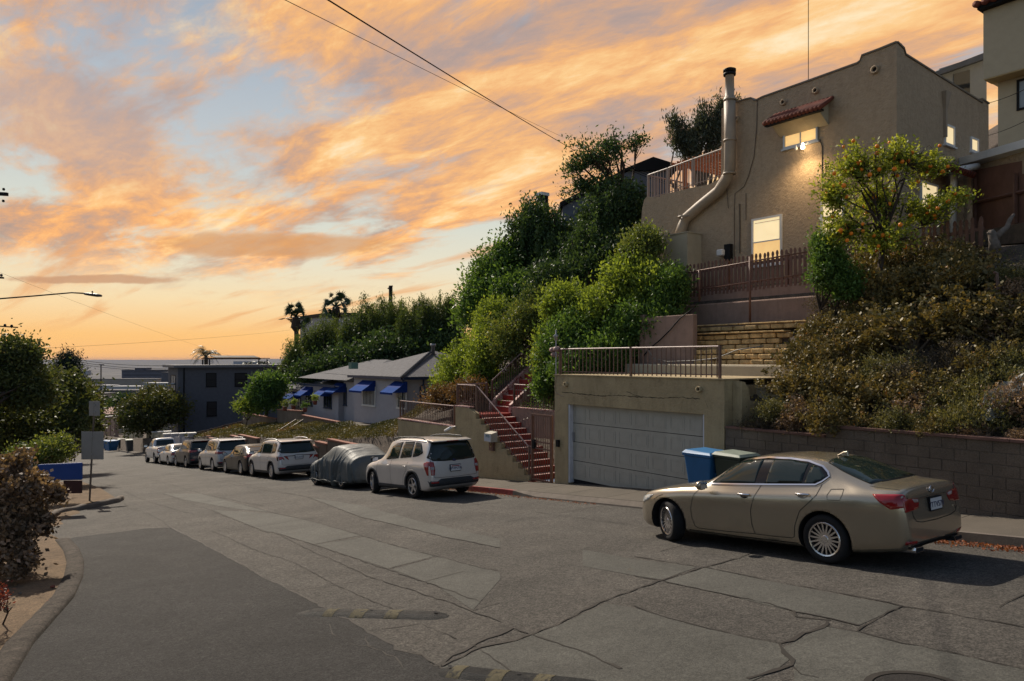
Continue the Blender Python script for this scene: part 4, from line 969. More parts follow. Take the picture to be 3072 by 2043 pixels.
k = MB(); f0, f1, f2, f3 = PY(2916, 740, 20.5), PY(3140, 722, 17.2), PY(3140, 655, 17.2), PY(2916, 697, 20.5)
k.hexa([f0, f1, (f1[0]+.3, f1[1]+.2, f1[2]), (f0[0]+.3, f0[1]+.2, f0[2]), f3, f2, (f2[0]+.3, f2[1]+.2, f2[2]), (f3[0]+.3, f3[1]+.2, f3[2])]); part('wall', k, mat('dark_timber_wall', (.08, .065, .05), .95, var=.3, scale=6, bump=1), lw)
# white downspout near the shed
k = MB(); k.tube([PY(*p, 21.6) for p in [(2935, 498), (2880, 508), (2862, 528), (2858, 720)]], .10, 8); solo('downpipe', k, M_WHT, 'white drain pipe left of the brown gate', 'pipe', smooth=True)
# dead stump
def stump():
    t = MB(); t.tube([PY(*p, 17.5) for p in [(2985, 748), (2982, 725), (2976, 700), (2972, 690)]], [.14, .11, .09, .06], 7); t.tube([PY(*p, 17.5) for p in [(2984, 715), (3005, 695), (3022, 680), (3030, 658), (3042, 642)]], [.09, .07, .06, .05, .03], 7)
    t.tube([PY(*p, 17.5) for p in [(2978, 705), (2962, 698)]], [.05, .02], 6)
    solo('tree_stump', t, mat('grey_deadwood', (.16, .13, .11), .95, var=.35, scale=9, bump=1), 'bare forked stump on the slope under the brown gate', 'stump', smooth=True)
stump()
k = MB(); k.tube([PY(2995, 872, 15.6), PY(2990, 820, 15.6), PY(2982, 817, 15.6)], .035, 6); solo('bent_pipe', k, M_RUST, 'bent rusty pipe standing in the shrubs below the stump', 'pipe')
# ------------------------------------------------------------------ modern cream building top right
mo = thing('modern_building', 'tall cream modern building with cantilevered upper storey at top right', 'building', (30, 10, 2))
def box_px(k, x0, dep, width, depth, zt, zb, mi=0):     # front-left vertical edge at pixel x0 and depth, running towards the camera side (-s) and back (+n)
    X = (x0-1536)/F*dep; n, s = cN*X+cU*dep, -cU*X+cN*dep
    k.box(n, n+depth, s-width, s, zb, zt, mi); return n, s
zc = (1078-238)/F*31
k = MB(); n_, s_ = box_px(k, 2950, 31, 16, 10, 16.2, zc); part('upper_storey', k, M_CRM2, mo)
k = MB(); k.box(n_+.8, n_+10, s_-16, s_-.25, 1, zc-.001); part('lower_storey', k, M_CRM2, mo)
k = MB(); k.box(n_+.02, n_+.79, s_-16, s_-.02, zc-.04, zc-.002); part('soffit', k, M_CRM3, mo)
ztile = 0
zt_ = (1078-34)/F*31
k = MB(); k.box(n_-.35, n_+10, s_-16, s_+.1, zt_-.0, zt_+.14); rf = part('roof', k, M_BLK, mo)
k2 = MB(); i = 0
while i*.33 < 15: k2.tube([(n_-.5, s_-i*.33+.1, zt_+.2), (n_+2, s_-i*.33+.1, zt_+.75)], .14, 8); i += 1
part('tile', k2, M_TILE, rf, True)
me_ = mo.children[0]
sw_, zt2 = PN(3050, 240, n_+.8); sw2 = PN(3120, 240, n_+.8)[0]
window(mo, 'n', n_+.8, min(sw_, sw2), max(sw_, sw2)-.1, PN(3072, 322, n_+.8)[1], PN(3060, 245, n_+.8)[1], fmat=M_BLK, gmat=mat('pale_reflecting_glass', (.22, .25, .27), .1, var=.1), fw=.09, sill=False)
# second pale building behind
pb = thing('pale_building', 'pale gabled building with tall dark window behind the stucco house', 'building', (34, 14, 3))
k = MB(); X = (2948-1536)/F*37; nn, s2 = cN*X+cU*37, -cU*X+cN*37
zR = (1078-155)/F*37; 
pts = [PY(2818, 206, 37), PY(2960, 160, 37), PY(2960, 430, 37), PY(2818, 430, 37)]
b = [(p[0]+4*cU, p[1]+4*cN, p[2]) for p in pts]
k.hexa([pts[3], pts[2], b[2], b[3], pts[0], pts[1], b[1], b[0]]); part('wall', k, mat('pale_blue_wall', (.26, .28, .30), .85, var=.05), pb)
k = MB(); pts = [PY(2805, 215, 36.6), PY(2965, 153, 36.6), PY(2965, 172, 36.6), PY(2805, 228, 36.6)]; b = [(p[0]+5*cU, p[1]+5*cN, p[2]) for p in pts]; k.hexa([pts[3], pts[2], b[2], b[3], pts[0], pts[1], b[1], b[0]]); part('roof', k, mat('slate_edge', (.10, .11, .13), .7), pb)
k = MB(); pts = [PY(2862, 222, 36.95), PY(2910, 209, 36.95), PY(2910, 300, 36.95), PY(2862, 300, 36.95)]; b = [(p[0]+.04*cU, p[1]+.04*cN, p[2]) for p in pts]; k.hexa([pts[3], pts[2], b[2], b[3], pts[0], pts[1], b[1], b[0]]); part('window', k, M_GLS, pb)
# ------------------------------------------------------------------ grey house in the trees
gh = thing('grey_house', 'blue-grey house half hidden by trees left of the deck', 'house', (29, 30, 2))
M_BG = mat('blue_grey_wall', (.10, .115, .15), .85, var=.1); k = MB()
def slab_px(parent, nm, pts, dep, th, m):
    f = [PY(x, y, dep) for x, y in pts]; kk = MB(); kk.add([*f, *[(p[0]+th*cU, p[1]+th*cN, p[2]) for p in f]], [(0, 1, 2, 3)[::-1], (4, 5, 6, 7)] + [(i, (i+1) % 4, 4+(i+1) % 4, 4+i) for i in range(4)]); return part(nm, kk, m, parent)
slab_px(gh, 'wall', [(1688, 620), (1870, 520), (1870, 860), (1688, 860)], 38, 6, M_BG)
slab_px(gh, 'gable_wall', [(1868, 522), (1958, 478), (2005, 500), (2005, 800)][:4], 37, 5, M_BG)
slab_px(gh, 'wall_return', [(1868, 518), (1960, 560), (1960, 860), (1868, 860)], 37.5, 4, M_BG)
slab_px(gh, 'roof', [(1862, 510), (1960, 470), (2030, 492), (2030, 512)], 36.8, 6, M_BLK)
slab_px(gh, 'roof_edge', [(1680, 606), (1872, 508), (1872, 522), (1680, 620)], 37.8, 6.5, M_BLK)
for i, (x, y) in enumerate(((1730, 640), (1790, 640), (1905, 560))): slab_px(gh, 'window', [(x, y), (x+26, y-6), (x+26, y+52), (x, y+58)], 36.9, .1, M_GLS)
# small chimney piece poking from the trees
t = thing('roof_vent_cap', 'small white vent cap poking above the dark trees', 'vent', PY(1627, 620, 38)); kk = MB(); p = PY(1627, 600, 38); kk.box(p[0]-.22, p[0]+.22, p[1]-.22, p[1]+.22, p[2]-1.2, p[2]+.2); part('stack', kk, M_BLK, t); kk = MB(); kk.box(p[0]-.26, p[0]+.26, p[1]-.26, p[1]+.26, p[2]+.201, p[2]+.36); part('cap', kk, M_WHT, t)
# ------------------------------------------------------------------ white house with blue awnings
wh = thing('white_house', 'long low white house with grey shingle hip roofs and blue awnings', 'house', (19.9, 48, -4.2))
def hip(k, n0, n1, s0, s1, ze, zr, ov=.35):
    a = [(n0-ov, s0-ov, ze), (n1+ov, s0-ov, ze), (n1+ov, s1+ov, ze), (n0-ov, s1+ov, ze)]; w = (n1-n0)/2
    r = [((n0+n1)/2, s0+w*.95, zr), ((n0+n1)/2, max(s1-w*.95, s0+w*.96), zr)]
    k.add(a+r, [(0, 1, 4), (1, 2, 5, 4), (2, 3, 5), (3, 0, 4, 5), (3, 2, 1, 0)])
def eave_z(px, py, n): return PN(px, py, n)[1]
blk = [  # name s0 s1 n0 zeave zbase
    (37.6, 44.7, 19.75, -1.07, -3.95), (44.7, 48.1, 20.5, -1.42, -4.1), (48.1, 54.4, 20.1, -1.85, -4.6), (54.4, 60.8, 20.4, -2.45, -5.0)]
for s0, s1, n0, ze, zb_ in blk:
    k = MB(); k.box(n0, 28.5, s0+.003, s1-.003, zb_-.6, ze); part('wall', k, M_WALLW, wh)
    k = MB(); k.box(n0-.38, n0-.30, s0-.2, s1+.2, ze-.10, ze+.05)
    if s0 < 40: k.box(n0-.3, 28.9, s0-.38, s0-.30, ze-.10, ze+.05)
    part('gutter', k, M_TRIM, wh)
k = MB(); hip(k, 19.75, 28.3, 37.6, 46.0, -1.0, .55); roofA = part('roof', k, M_ROOF, wh)
k = MB(); hip(k, 20.1, 28.1, 44.75, 54.8, -1.40, -.02); part('roof', k, M_ROOF, wh)
k = MB(); hip(k, 20.4, 28.0, 50.5, 61.2, -2.35, -.95); part('roof', k, M_ROOF, wh)
k = MB()
for i in range(30):
    t_ = i/29; k.box(19.4+4.3*t_-.09, 19.4+4.3*t_+.09, 37.25+4.1*t_-.09, 37.25+4.1*t_+.09, -.99+1.53*t_, -.96+1.53*t_+.03)
part('hip_cap', k, M_ROOF, roofA)
n_, s_, z_ = PY(1299, 1085, 47); k = MB(); k.lathe([(.12, z_-1.4), (.12, z_+1.0), (.18, z_+1.0), (.18, z_+1.15), (0, z_+1.15)], (n_, s_, 0), 'z', 12); part('roof_flue', k, M_METL, roofA, True)
k = MB(); n_, s_, z_ = PY(1060, 1098, 51); k.box(n_-.25, n_+.25, s_-.25, s_+.25, z_-.2, z_+.25); part('roof_vent', k, mat('green_vent', (.08, .16, .13), .6), wh)
def awning(n0, s0, s1, zt, drop=.62, out=.95, lb=None):
    k = MB(); m = s0+(s1-s0)*.0
    # sloping canvas, lower half coloured lighter as if sunlit, with side cheeks
    a = (n0, s0, zt); b = (n0, s1, zt); c = (n0-out, s1, zt-drop); d = (n0-out, s0, zt-drop); t2 = .55
    e = (n0-out*t2, s0, zt-drop*t2); f = (n0-out*t2, s1, zt-drop*t2)
    k.add([a, b, f, e], [(0, 1, 2, 3)], 0); k.add([e, f, c, d], [(0, 1, 2, 3)], 1)
    for s in (s0, s1): k.add([(n0, s, zt), (n0-out, s, zt-drop), (n0, s, zt-drop)], [(0, 1, 2)], 0)
    nv = int((s1-s0)/.12)
    for i in range(nv):
        x0, x1 = s0+(s1-s0)*i/nv, s0+(s1-s0)*(i+1)/nv; k.add([(n0-out, x0, zt-drop), (n0-out, x1, zt-drop), (n0-out, x1-.02, zt-drop-.1), (n0-out, (x0+x1)/2, zt-drop-.13), (n0-out, x0+.02, zt-drop-.1)], [(0, 1, 2, 3, 4)], 0)
    o = part('awning', k, [M_BLUE, M_BLUL], wh, fix=False, label=lb); sd = o.modifiers.new('s', 'SOLIDIFY'); sd.thickness = .012
aw = []
for x0, x1, yt, nn_, lb in [(1184, 1222, 1143, 19.75, 'nearest blue awning beside the house corner'), (1088, 1127, 1140, 19.75, 'blue awning over the wide barred window'), (1010, 1038, 1148, 20.5, 'blue awning over the second block'), (971, 995, 1160, 20.1, 'blue awning beside the recessed door'),
                      (916, 939, 1159, 20.1, 'blue awning between the two middle windows'), (880, 902, 1170, 20.4, 'small blue awning low on the far block'), (828, 847, 1170, 20.4, 'farthest blue awning at the left end')]:
    s1, zt = PN(x0, yt, nn_); s0 = PN(x1, yt, nn_)[0]; awning(nn_, s0, s1, zt, lb=lb)
for x0, x1, yt, yb, nn_, bars in [(1090, 1126, 1162, 1214, 19.75, 9), (1194, 1219, 1164, 1222, 19.75, 7), (1015, 1040, 1164, 1212, 20.5, 0), (973, 995, 1180, 1222, 20.1, 0), (919, 937, 1176, 1215, 20.1, 0), (886, 902, 1190, 1230, 20.4, 0), (838, 848, 1190, 1220, 20.4, 0)]:
    s1 = PN(x0, yt, nn_)[0]; s0, zt = PN(x1, yt, nn_); zb_ = PN((x0+x1)/2, yb, nn_)[1]
    window(wh, 'n', nn_, s0, s1, zb_, zt, fmat=M_TRIM if not bars else M_WHT, mull=(.33, .66) if not bars else (), bars=bars, fw=.05)
n0, zt = PS(1274, 1156, 37.6); n1 = PS(1312, 1156, 37.6)[0]; zb_ = PS(1290, 1224, 37.6)[1]; window(wh, 's', 37.6, n0, n1, zb_, zt, bars=7, fmat=M_TRIM)
s0 = PN(1058, 1200, 19.76)[0]; k = MB(); k.box(20.42, 20.49, 44.75, 45.4, -4.0, -1.9); part('door', k, M_WHT, wh)
k = MB(); k.tube([(19.66, 37.7, -1.1), (19.66, 37.7, -3.9)], .05, 6); k.tube([(20.9, 37.52, -1.1), (20.9, 37.5, -1.45), (20.7, 37.52, -1.6), (20.7, 37.52, -3.9)], .05, 6); part('downspout', k, M_TRIM, wh)
# paving in front of the white house and planter walls
k = MB(); k.hexa([(17.5, 35.5, -4.3), (21, 35.5, -4.3), (21, 45, -4.6), (17.5, 45, -4.6), (17.5, 35.5, -3.86), (21, 35.5, -3.86), (21, 45, -4.05), (17.5, 45, -4.05)])
solo('terrace_paving', k, M_CONC, kind='structure')
def cap_wall(label, pts, h, m=M_CMU, th=.2, capm=M_CAP, name='garden_wall'):      # pts: (n, s, ztop)
    t = thing(name, label, 'wall', (pts[0][0], pts[0][1], pts[0][2]-h), 'low garden walls with red caps'); k = MB(); c = MB()
    for (n0, s0, z0), (n1, s1, z1) in zip(pts, pts[1:]):
        k.hexa([(n0, s0, z0-h), (n0+th, s0, z0-h), (n1+th, s1, z1-h), (n1, s1, z1-h), (n0, s0, z0), (n0+th, s0, z0), (n1+th, s1, z1), (n1, s1, z1)])
        c.hexa([(n0-.04, s0, z0+.002), (n0+th+.04, s0, z0+.002), (n1+th+.04, s1, z1+.002), (n1-.04, s1, z1+.002), (n0-.04, s0, z0+.07), (n0+th+.04, s0, z0+.07), (n1+th+.04, s1, z1+.07), (n1-.04, s1, z1+.07)])
    part('wall', k, m, t); part('cap', c, capm, t); return t
def capw_px(label, n, pix, h, **kw): cap_wall(label, [(n,)+PN(*p, n) for p in pix], h, **kw)
capw_px('grey block garden wall with red cap below the white house door', 17.6, [(1012, 1268), (905, 1247)], 1.0)
capw_px('higher grey planter wall with red cap between two garden walls', 17.8, [(905, 1235), (832, 1230)], 1.3)
capw_px('leftmost red capped garden wall beside the round tree', 17.9, [(828, 1258), (728, 1240)], 1.0)
# stepped low walls at the sidewalk below the bank
for i, (x0, x1, y0, y1) in enumerate([(1085, 982, 1342, 1320), (980, 945, 1335, 1327), (958, 935, 1345, 1338), (770, 715, 1318, 1306), (742, 690, 1322, 1308), (650, 620, 1330, 1310)]):
    capw_px(['longest stepped block wall behind the covered car', 'second stepped wall below the ice plant bank', 'lowest step of the walls behind the white crossover', 'capped wall above the black sedan roof', 'low capped wall behind the silver crossover', 'capped wall end behind the dark crossover'][i], 13.25, [(x0, y0), (x1, y1)], 1.1, name='step_wall')
k = MB()
for off in (0, 22):
    a = PN(775+off, 1330, 13.6); b = PN(888+off*1.0, 1258, 17.4)
    k.tube([(13.6, a[0], a[1]), (17.4, b[0], b[1])], .03, 6)
solo('bank_handrail', k, M_RUST, 'pair of thin handrails rising over the ice plant bank', 'handrail')
# ------------------------------------------------------------------ dark grey two-storey house
dg = thing('dark_grey_house', 'dark grey two-storey flat-roofed house beyond the street tree', 'house', (17.3, 85, -9))
nA, sA = 17.3, 85.0; zE = PS(540, 1103, sA)[1]
k = MB(); k.box(nA, 29.8, sA, sA+5, -12.5, zE); part('wall', k, M_DKG, dg)
k = MB(); k.box(nA-.5, 30.3, sA-.5, sA+5.5, zE+.001, zE+.28); part('roof', k, mat('grey_fascia', (.13, .13, .14), .7), dg)
for x0, x1, yt, yb in [(620, 647, 1121, 1158), (706, 739, 1121, 1157), (622, 648, 1207, 1246), (725, 745, 1204, 1240)]:
    n0, zt = PS(x0, yt, sA); n1 = PS(x1, yt, sA)[0]; zb_ = PS((x0+x1)/2, yb, sA)[1]; window(dg, 's', sA, n0, n1, zb_, zt, fmat=M_BLK, gmat=M_GLD, rail=.5, fw=.08)
for i in range(1):
    s0 = 86.2+i*4; window(dg, 'n', nA, s0, s0+2.2, zE-2.6, zE-.9, fmat=M_BLK, mull=(.5,), fw=.06)
k = MB(); k.tube([(nA+.6, sA-.08, zE), (nA+.6, sA-.08, -10)], .07, 6); part('downspout', k, M_BLK, dg)
k = MB()
for j in range(7): k.box(21+0.9*j, 21.06+.9*j, sA+1, sA+4.4, zE+.9, zE+.98)
for j in range(6): k.box(20.6, 27.5, sA+1+.6*j, sA+1.08+.6*j, zE+.98, zE+1.06)
for n in (20.8, 27.2):
    for s in (sA+1.1, sA+4.2): k.box(n-.06, n+.06, s-.06, s+.06, zE+.281, zE+.9)
part('roof_pergola', k, M_BLK, dg)
k = MB(); k.hexa([(21.5, sA+1.5, zE+1.07), (26.5, sA+1.5, zE+1.07), (26.5, sA+3.8, zE+1.3), (21.5, sA+3.8, zE+1.3), (21.5, sA+1.5, zE+1.12), (26.5, sA+1.5, zE+1.12), (26.5, sA+3.8, zE+1.35), (21.5, sA+3.8, zE+1.35)]); part('solar_panel', k, M_BLK, dg)
# brown slat fence climbing to the grey house
fn_t = thing('slat_fence', 'brown board fence climbing the bank toward the dark grey house', 'fence', (16, 66, -6)); k = MB()
A_ = PN(575, 1300, 13.8); B_ = PY(728, 1262, 62)
for i in range(46):
    t_ = i/45; n = 13.8+(B_[0]-13.8)*t_; s = A_[0]+(B_[1]-A_[0])*t_; z = A_[1]+(B_[2]-A_[1])*t_; k.box(n-.02, n+.02, s-.08, s+.06, z-1.3, z+rnd.uniform(-.04, .04))
part('boards', k, M_WOOD, fn_t)
# ------------------------------------------------------------------ properties farther down the street
for i, (s0, s1, n0, h, m, lb) in enumerate([(62.5, 72, 13.6, 1.7, M_WALLW, 'low greyish wall and gate posts behind the white pickup'), (75, 84, 14.2, 1.9, M_CRM, 'cream garden wall under the street tree'), (92, 102, 14.6, 2.6, M_CRM2, 'cream carport wall beyond the street tree'), (110, 122, 14.6, 4.2, M_PINK, 'pink house wall near the street end')]):
    t = thing('garden_wall', lb, 'wall', (n0, (s0+s1)/2, road(s0))); k = MB(); z = road(s0)
    k.hexa([(n0, s0, z-.5), (n0+.3, s0, z-.5), (n0+.3, s1, road(s1)-.5), (n0, s1, road(s1)-.5), (n0, s0, z+h), (n0+.3, s0, z+h), (n0+.3, s1, road(s1)+h), (n0, s1, road(s1)+h)]); part('wall', k, m, t)
    for j in range(4):
        s = s0+(s1-s0)*j/3; k = MB(); k.box(n0-.12, n0+.42, s-.2, s+.2, road(s)-.4, road(s)+h+.25); part('pier', k, m, t)
        k = MB(); k.box(n0-.18, n0+.48, s-.26, s+.26, road(s)+h+.251, road(s)+h+.33); part('pier_cap', k, M_WHT, t)
for j, (s, n, w, d, h, m, lb) in enumerate([(126, 16, 9, 12, 5, M_CRM2, 'small cream house near the street end'), (150, 15.5, 8, 14, 5.5, M_WALLW, 'pale grey house at the end of the street'), (176, -2, 10, 9, 5, M_WALLW, 'white house closing the street end behind the trees'), (188, 9, 9, 9, 4.6, M_PINK, 'pink house closing the street end')]):
    t = thing('distant_house', lb, 'house', (n, s, road(min(s, 200)))); z = road(s); k = MB(); k.box(n, n+w, s, s+d, z-1, z+h); part('wall', k, m, t)
    k = MB(); hip(k, n, n+w, s, s+d, z+h+.01, z+h+1.4); part('roof', k, M_ROOF if j % 2 else M_TILE, t)
    for q in range(3):
        window(t, 's', s, n+1+q*2.4, n+2.2+q*2.4, z+h-2.4, z+h-1.1, fw=.08, sill=False)
        window(t, 'n', n, s+1.5+q*3, s+3+q*3, z+h-2.4, z+h-1.1, fw=.08, sill=False)
# white flat building behind the hanging trees
t = thing('white_flat_building', 'white flat-roofed building glimpsed behind the hanging trees', 'building', (33, 85, 0)); p0 = PY(968, 950, 92); k = MB()
k.box(p0[0], p0[0]+18, p0[1]-3, p0[1]+8, -8, p0[2]); part('wall', k, M_WALLW, t); k = MB(); k.box(p0[0]-.3, p0[0]+18.3, p0[1]-3.3, p0[1]+8.3, p0[2]+.001, p0[2]+.4); part('roof', k, M_BLK, t)
for i in range(4): window(t, 's', p0[1]-3, p0[0]+2+i*4, p0[0]+4+i*4, p0[2]-4, p0[2]-2, sill=False)
# ================================================================== CARS
M_TYRE = mat('tyre_rubber', (.012, .012, .013), .85, var=.2, bump=.3)
M_RIM = mat('alloy_rim', (.42, .42, .44), .3, metal=.9, var=.05)
M_RIMB = mat('alloy_rim_bright', (.62, .60, .60), .22, metal=.95, var=.03)
M_CHR = mat('chrome_trim', (.60, .60, .62), .15, metal=1, var=0)
M_CGL = mat('car_glass', (.010, .018, .017), .03, var=0, spec=.42)
M_TAIL = mat('tail_light_red', (.22, .006, .008), .12, var=.2, scale=8, coat=.8)
M_TAILC = mat('tail_light_clear', (.30, .24, .24), .15, var=.3, scale=12, coat=.8)
M_TAILD = mat('tail_light_dark_red', (.05, .004, .006), .12, var=.2, coat=.8)
M_PIL = mat('gloss_black_pillar', (.006, .006, .007), .10, var=0, spec=.3)
M_SEAM = mat('seam_shadow', (.010, .009, .008), .8, var=0)
M_PLATE = mat('licence_plate', (.50, .50, .52), .4, var=.03)
M_PTXT = mat('plate_ink', (.015, .02, .07), .5, var=0)
M_CLAD = mat('grey_cladding', (.030, .033, .038), .6, var=.1)
M_HEAD = mat('headlight_lens', (.35, .36, .36), .1, var=.2, coat=.8)
def paint(name, c, metal=.55, rough=.34): return mat(name, c, rough, metal=metal, var=.04, scale=2, coat=.7, speck=.05, speckscale=900)
def ip(x, tab): return float(np.interp(x, [t[0] for t in tab], [t[1] for t in tab]))
def lobj(name, me, parent, loc=None, rot=None, label=None):
    o = bpy.data.objects.new(name, me); COL.objects.link(o); o.parent = parent
    if loc: o.location = loc
    if rot: o.rotation_euler = rot
    if label: o['label'] = label
    return o
def lpart(name, mb, m, parent, smooth=False, **k):
    me = raw_mesh(name, mb.v, mb.f, m, mb.m, smooth); fixn(me); return lobj(name, me, parent, **k)
def ring(c, x):
    top, belt, hw, bot, gh = (ip(x, c[k]) for k in ('top', 'belt', 'hw', 'bot', 'gh'))
    belt = min(belt, top-.03); bot = min(bot, belt-.12); t = top-belt; g = min(1, max(0, (t-.06)/.3)); mid = bot+(belt-bot)*.52
    L = lambda a, b: a+(b-a)*g
    bx = hw*.925
    pts = [(0, bot+.02), (hw*.55, bot+.01), (hw*.86, bot), (hw*.965, bot+.05), (hw*.99, bot+(belt-bot)*.22), (hw, mid), (hw*.995, belt-.16*min(1, (belt-bot)/.5)), (hw*.975, belt-.05), (bx, belt),
           (L(hw*.90, bx+(gh-bx)*.50+.012), belt+L(.35, .52)*t), (L(hw*.84, gh+.01), belt+L(.62, 1)*t-g*.085), (L(hw*.70, gh-.05), belt+L(.85, 1)*t-g*.028), (L(hw*.40, gh*.55), belt+L(.97, 1)*t-g*.003), (0, top)]
    return pts
def car_mesh(c, wheels=True, sub=1, name='body'):
    xs = sorted(set([c['x0'], c['x0']+.012, c['x0']+.03, c['x0']+.06, c['x0']+.1, c['x0']+.16] + list(np.arange(c['x0']+.24, c['x1']-.2, .10)) + [c['x1']-.16, c['x1']-.1, c['x1']-.06, c['x1']-.03, c['x1']-.012, c['x1']] + list(c.get('xs', []))))
    R = [ring(c, x) for x in xs]; m = len(R[0]); w = 2*m-2; V = []; Fc = []
    for x, r in zip(xs, R):
        for y, z in r: V.append((x, y, z))
        for y, z in r[-2:0:-1]: V.append((x, -y, z))
    for i in range(len(xs)-1):
        for k in range(w): Fc.append((i*w+k, i*w+(k+1) % w, (i+1)*w+(k+1) % w, (i+1)*w+k))
    for i in (0, len(xs)-1):
        o = i*w
        Fc.append((o, o+1, o+w-1))
        for k in range(1, m-2): Fc.append((o+k, o+k+1, o+w-k-1, o+w-k))
        Fc.append((o+m-2, o+m-1, o+m))
    me = raw_mesh(name, V, Fc, [c['paint'], M_DRK], None, True); fixn(me)
    o = bpy.data.objects.new('tmp', me); COL.objects.link(o); sm = o.modifiers.new('s', 'SUBSURF'); sm.levels = sub; sm.render_levels = sub
    dg = bpy.context.evaluated_depsgraph_get(); base = bpy.data.meshes.new_from_object(o.evaluated_get(dg))
    bm = bmesh.new(); bm.from_mesh(base); bvh = BVHTree.FromBMesh(bm); bm.free()
    if wheels:
        cut = []
        for wx in (0, c['wb']):
            for sg in (-1, 1):
                hw = ip(wx, c['hw']); r = c['wr']+c.get('gap', .055); m2 = bpy.data.meshes.new('cut'); bm = bmesh.new()
                bmesh.ops.create_cone(bm, cap_ends=True, segments=40, radius1=r, radius2=r, depth=.53, matrix=Matrix.Translation((wx, sg*(hw-.065), c['wr'])) @ Matrix.Rotation(math.pi/2, 4, 'X'))
                for f in bm.faces: f.material_index = 1
                bm.to_mesh(m2); bm.free(); m2.materials.append(c['paint']); m2.materials.append(M_DRK)
                q = bpy.data.objects.new('cut', m2); COL.objects.link(q); cut.append(q)
                b = o.modifiers.new('b', 'BOOLEAN'); b.operation = 'DIFFERENCE'; b.object = q; b.solver = 'FAST'
        dg = bpy.context.evaluated_depsgraph_get(); res = bpy.data.meshes.new_from_object(o.evaluated_get(dg))
        for q in cut: bpy.data.objects.remove(q)
    else: res = base
    bpy.data.objects.remove(o); res.name = name
    for p in res.polygons: p.use_smooth = p.material_index == 0
    return res, bvh
def resample(P, h, closed=True):
    q = []; n = len(P)
    for i in range(n if closed else n-1):
        a, b = P[i], P[(i+1) % n]; k = max(1, int(math.dist(a, b)/h))
        for j in range(k): q.append((a[0]+(b[0]-a[0])*j/k, a[1]+(b[1]-a[1])*j/k))
    if not closed: q.append(P[-1])
    return q
def inside(p, P):
    c = False; n = len(P); j = n-1
    for i in range(n):
        if (P[i][1] > p[1]) != (P[j][1] > p[1]) and p[0] < (P[j][0]-P[i][0])*(p[1]-P[i][1])/(P[j][1]-P[i][1])+P[i][0]: c = not c
        j = i
    return c
def cast(bvh, axis, a, b):
    if axis == '+y': o, d = Vector((a, 3, b)), Vector((0, -1, 0))
    elif axis == '-y': o, d = Vector((a, -3, b)), Vector((0, 1, 0))
    elif axis == '-x': o, d = Vector((-6, a, b)), Vector((1, 0, 0))
    elif axis == '+x': o, d = Vector((9, a, b)), Vector((-1, 0, 0))
    else: o, d = Vector((a, b, 4)), Vector((0, 0, -1))
    h = bvh.ray_cast(o, d)
    if h[0] is None:
        q = o + d*(2.3 if axis[-1] == 'y' else 5. if axis == '-x' else 3.); h = bvh.find_nearest(q)
        return h[0], h[1] if h[1].dot(d) < 0 else -h[1]
    return h[0], h[1]
def shell(name, P, bvh, axis, m, parent, off=.004, h=.04, th=.006, label=None):
    B = resample(P, h); pts = [Vector(p) for p in B]
    xs = [p[0] for p in B]; ys = [p[1] for p in B]
    x = min(xs)+h*.5
    while x < max(xs):
        y = min(ys)+h*.5
        while y < max(ys):
            if inside((x, y), B) and min((x-p[0])**2+(y-p[1])**2 for p in B) > (h*.45)**2: pts.append(Vector((x, y)))
            y += h
        x += h
    nb = len(B); r = geometry.delaunay_2d_cdt(pts, [(i, (i+1) % nb) for i in range(nb)], [], 1, 1e-5)
    V = []
    for p in r[0]:
        q, nn = cast(bvh, axis, p.x, p.y); V.append(tuple(q+nn*off))
    me = raw_mesh(name, V, [tuple(f) for f in r[2]], m, None, True)
    bm = bmesh.new(); bm.from_mesh(me); bmesh.ops.recalc_face_normals(bm, faces=bm.faces)
    ref = {'+y': Vector((0, 1, 0)), '-y': Vector((0, -1, 0)), '-x': Vector((-1, 0, 0)), '+x': Vector((1, 0, 0)), 'z': Vector((0, 0, 1))}[axis]
    if sum(f.normal.dot(ref)*f.calc_area() for f in bm.faces) < 0: bmesh.ops.reverse_faces(bm, faces=bm.faces[:])
    bm.to_mesh(me); bm.free()
    o = lobj(name, me, parent, label=label); s = o.modifiers.new('s', 'SOLIDIFY'); s.thickness = th; s.offset = -1; return o
def strip(name, lines, w, bvh, axis, m, parent, off=.003):
    k = MB()
    for P, cl in lines:
        q = resample(P, .03, cl); n = len(q); vs = []
        for i, p in enumerate(q):
            a, b = (q[i-1], q[(i+1) % n]) if cl else (q[max(0, i-1)], q[min(n-1, i+1)])
            t = Vector((b[0]-a[0], b[1]-a[1])); t = t.normalized() if t.length else Vector((1, 0))
            for sg in (-1, 1):
                c, nn = cast(bvh, axis, p[0]-t.y*w*.5*sg, p[1]+t.x*w*.5*sg); vs.append(tuple(c+nn*off))
        k.add(vs, [(2*i, 2*i+1, (2*i+3) % (2*n), (2*i+2) % (2*n)) for i in range(n if cl else n-1)])
    me = raw_mesh(name, k.v, k.f, m, None, True); return lobj(name, me, parent)
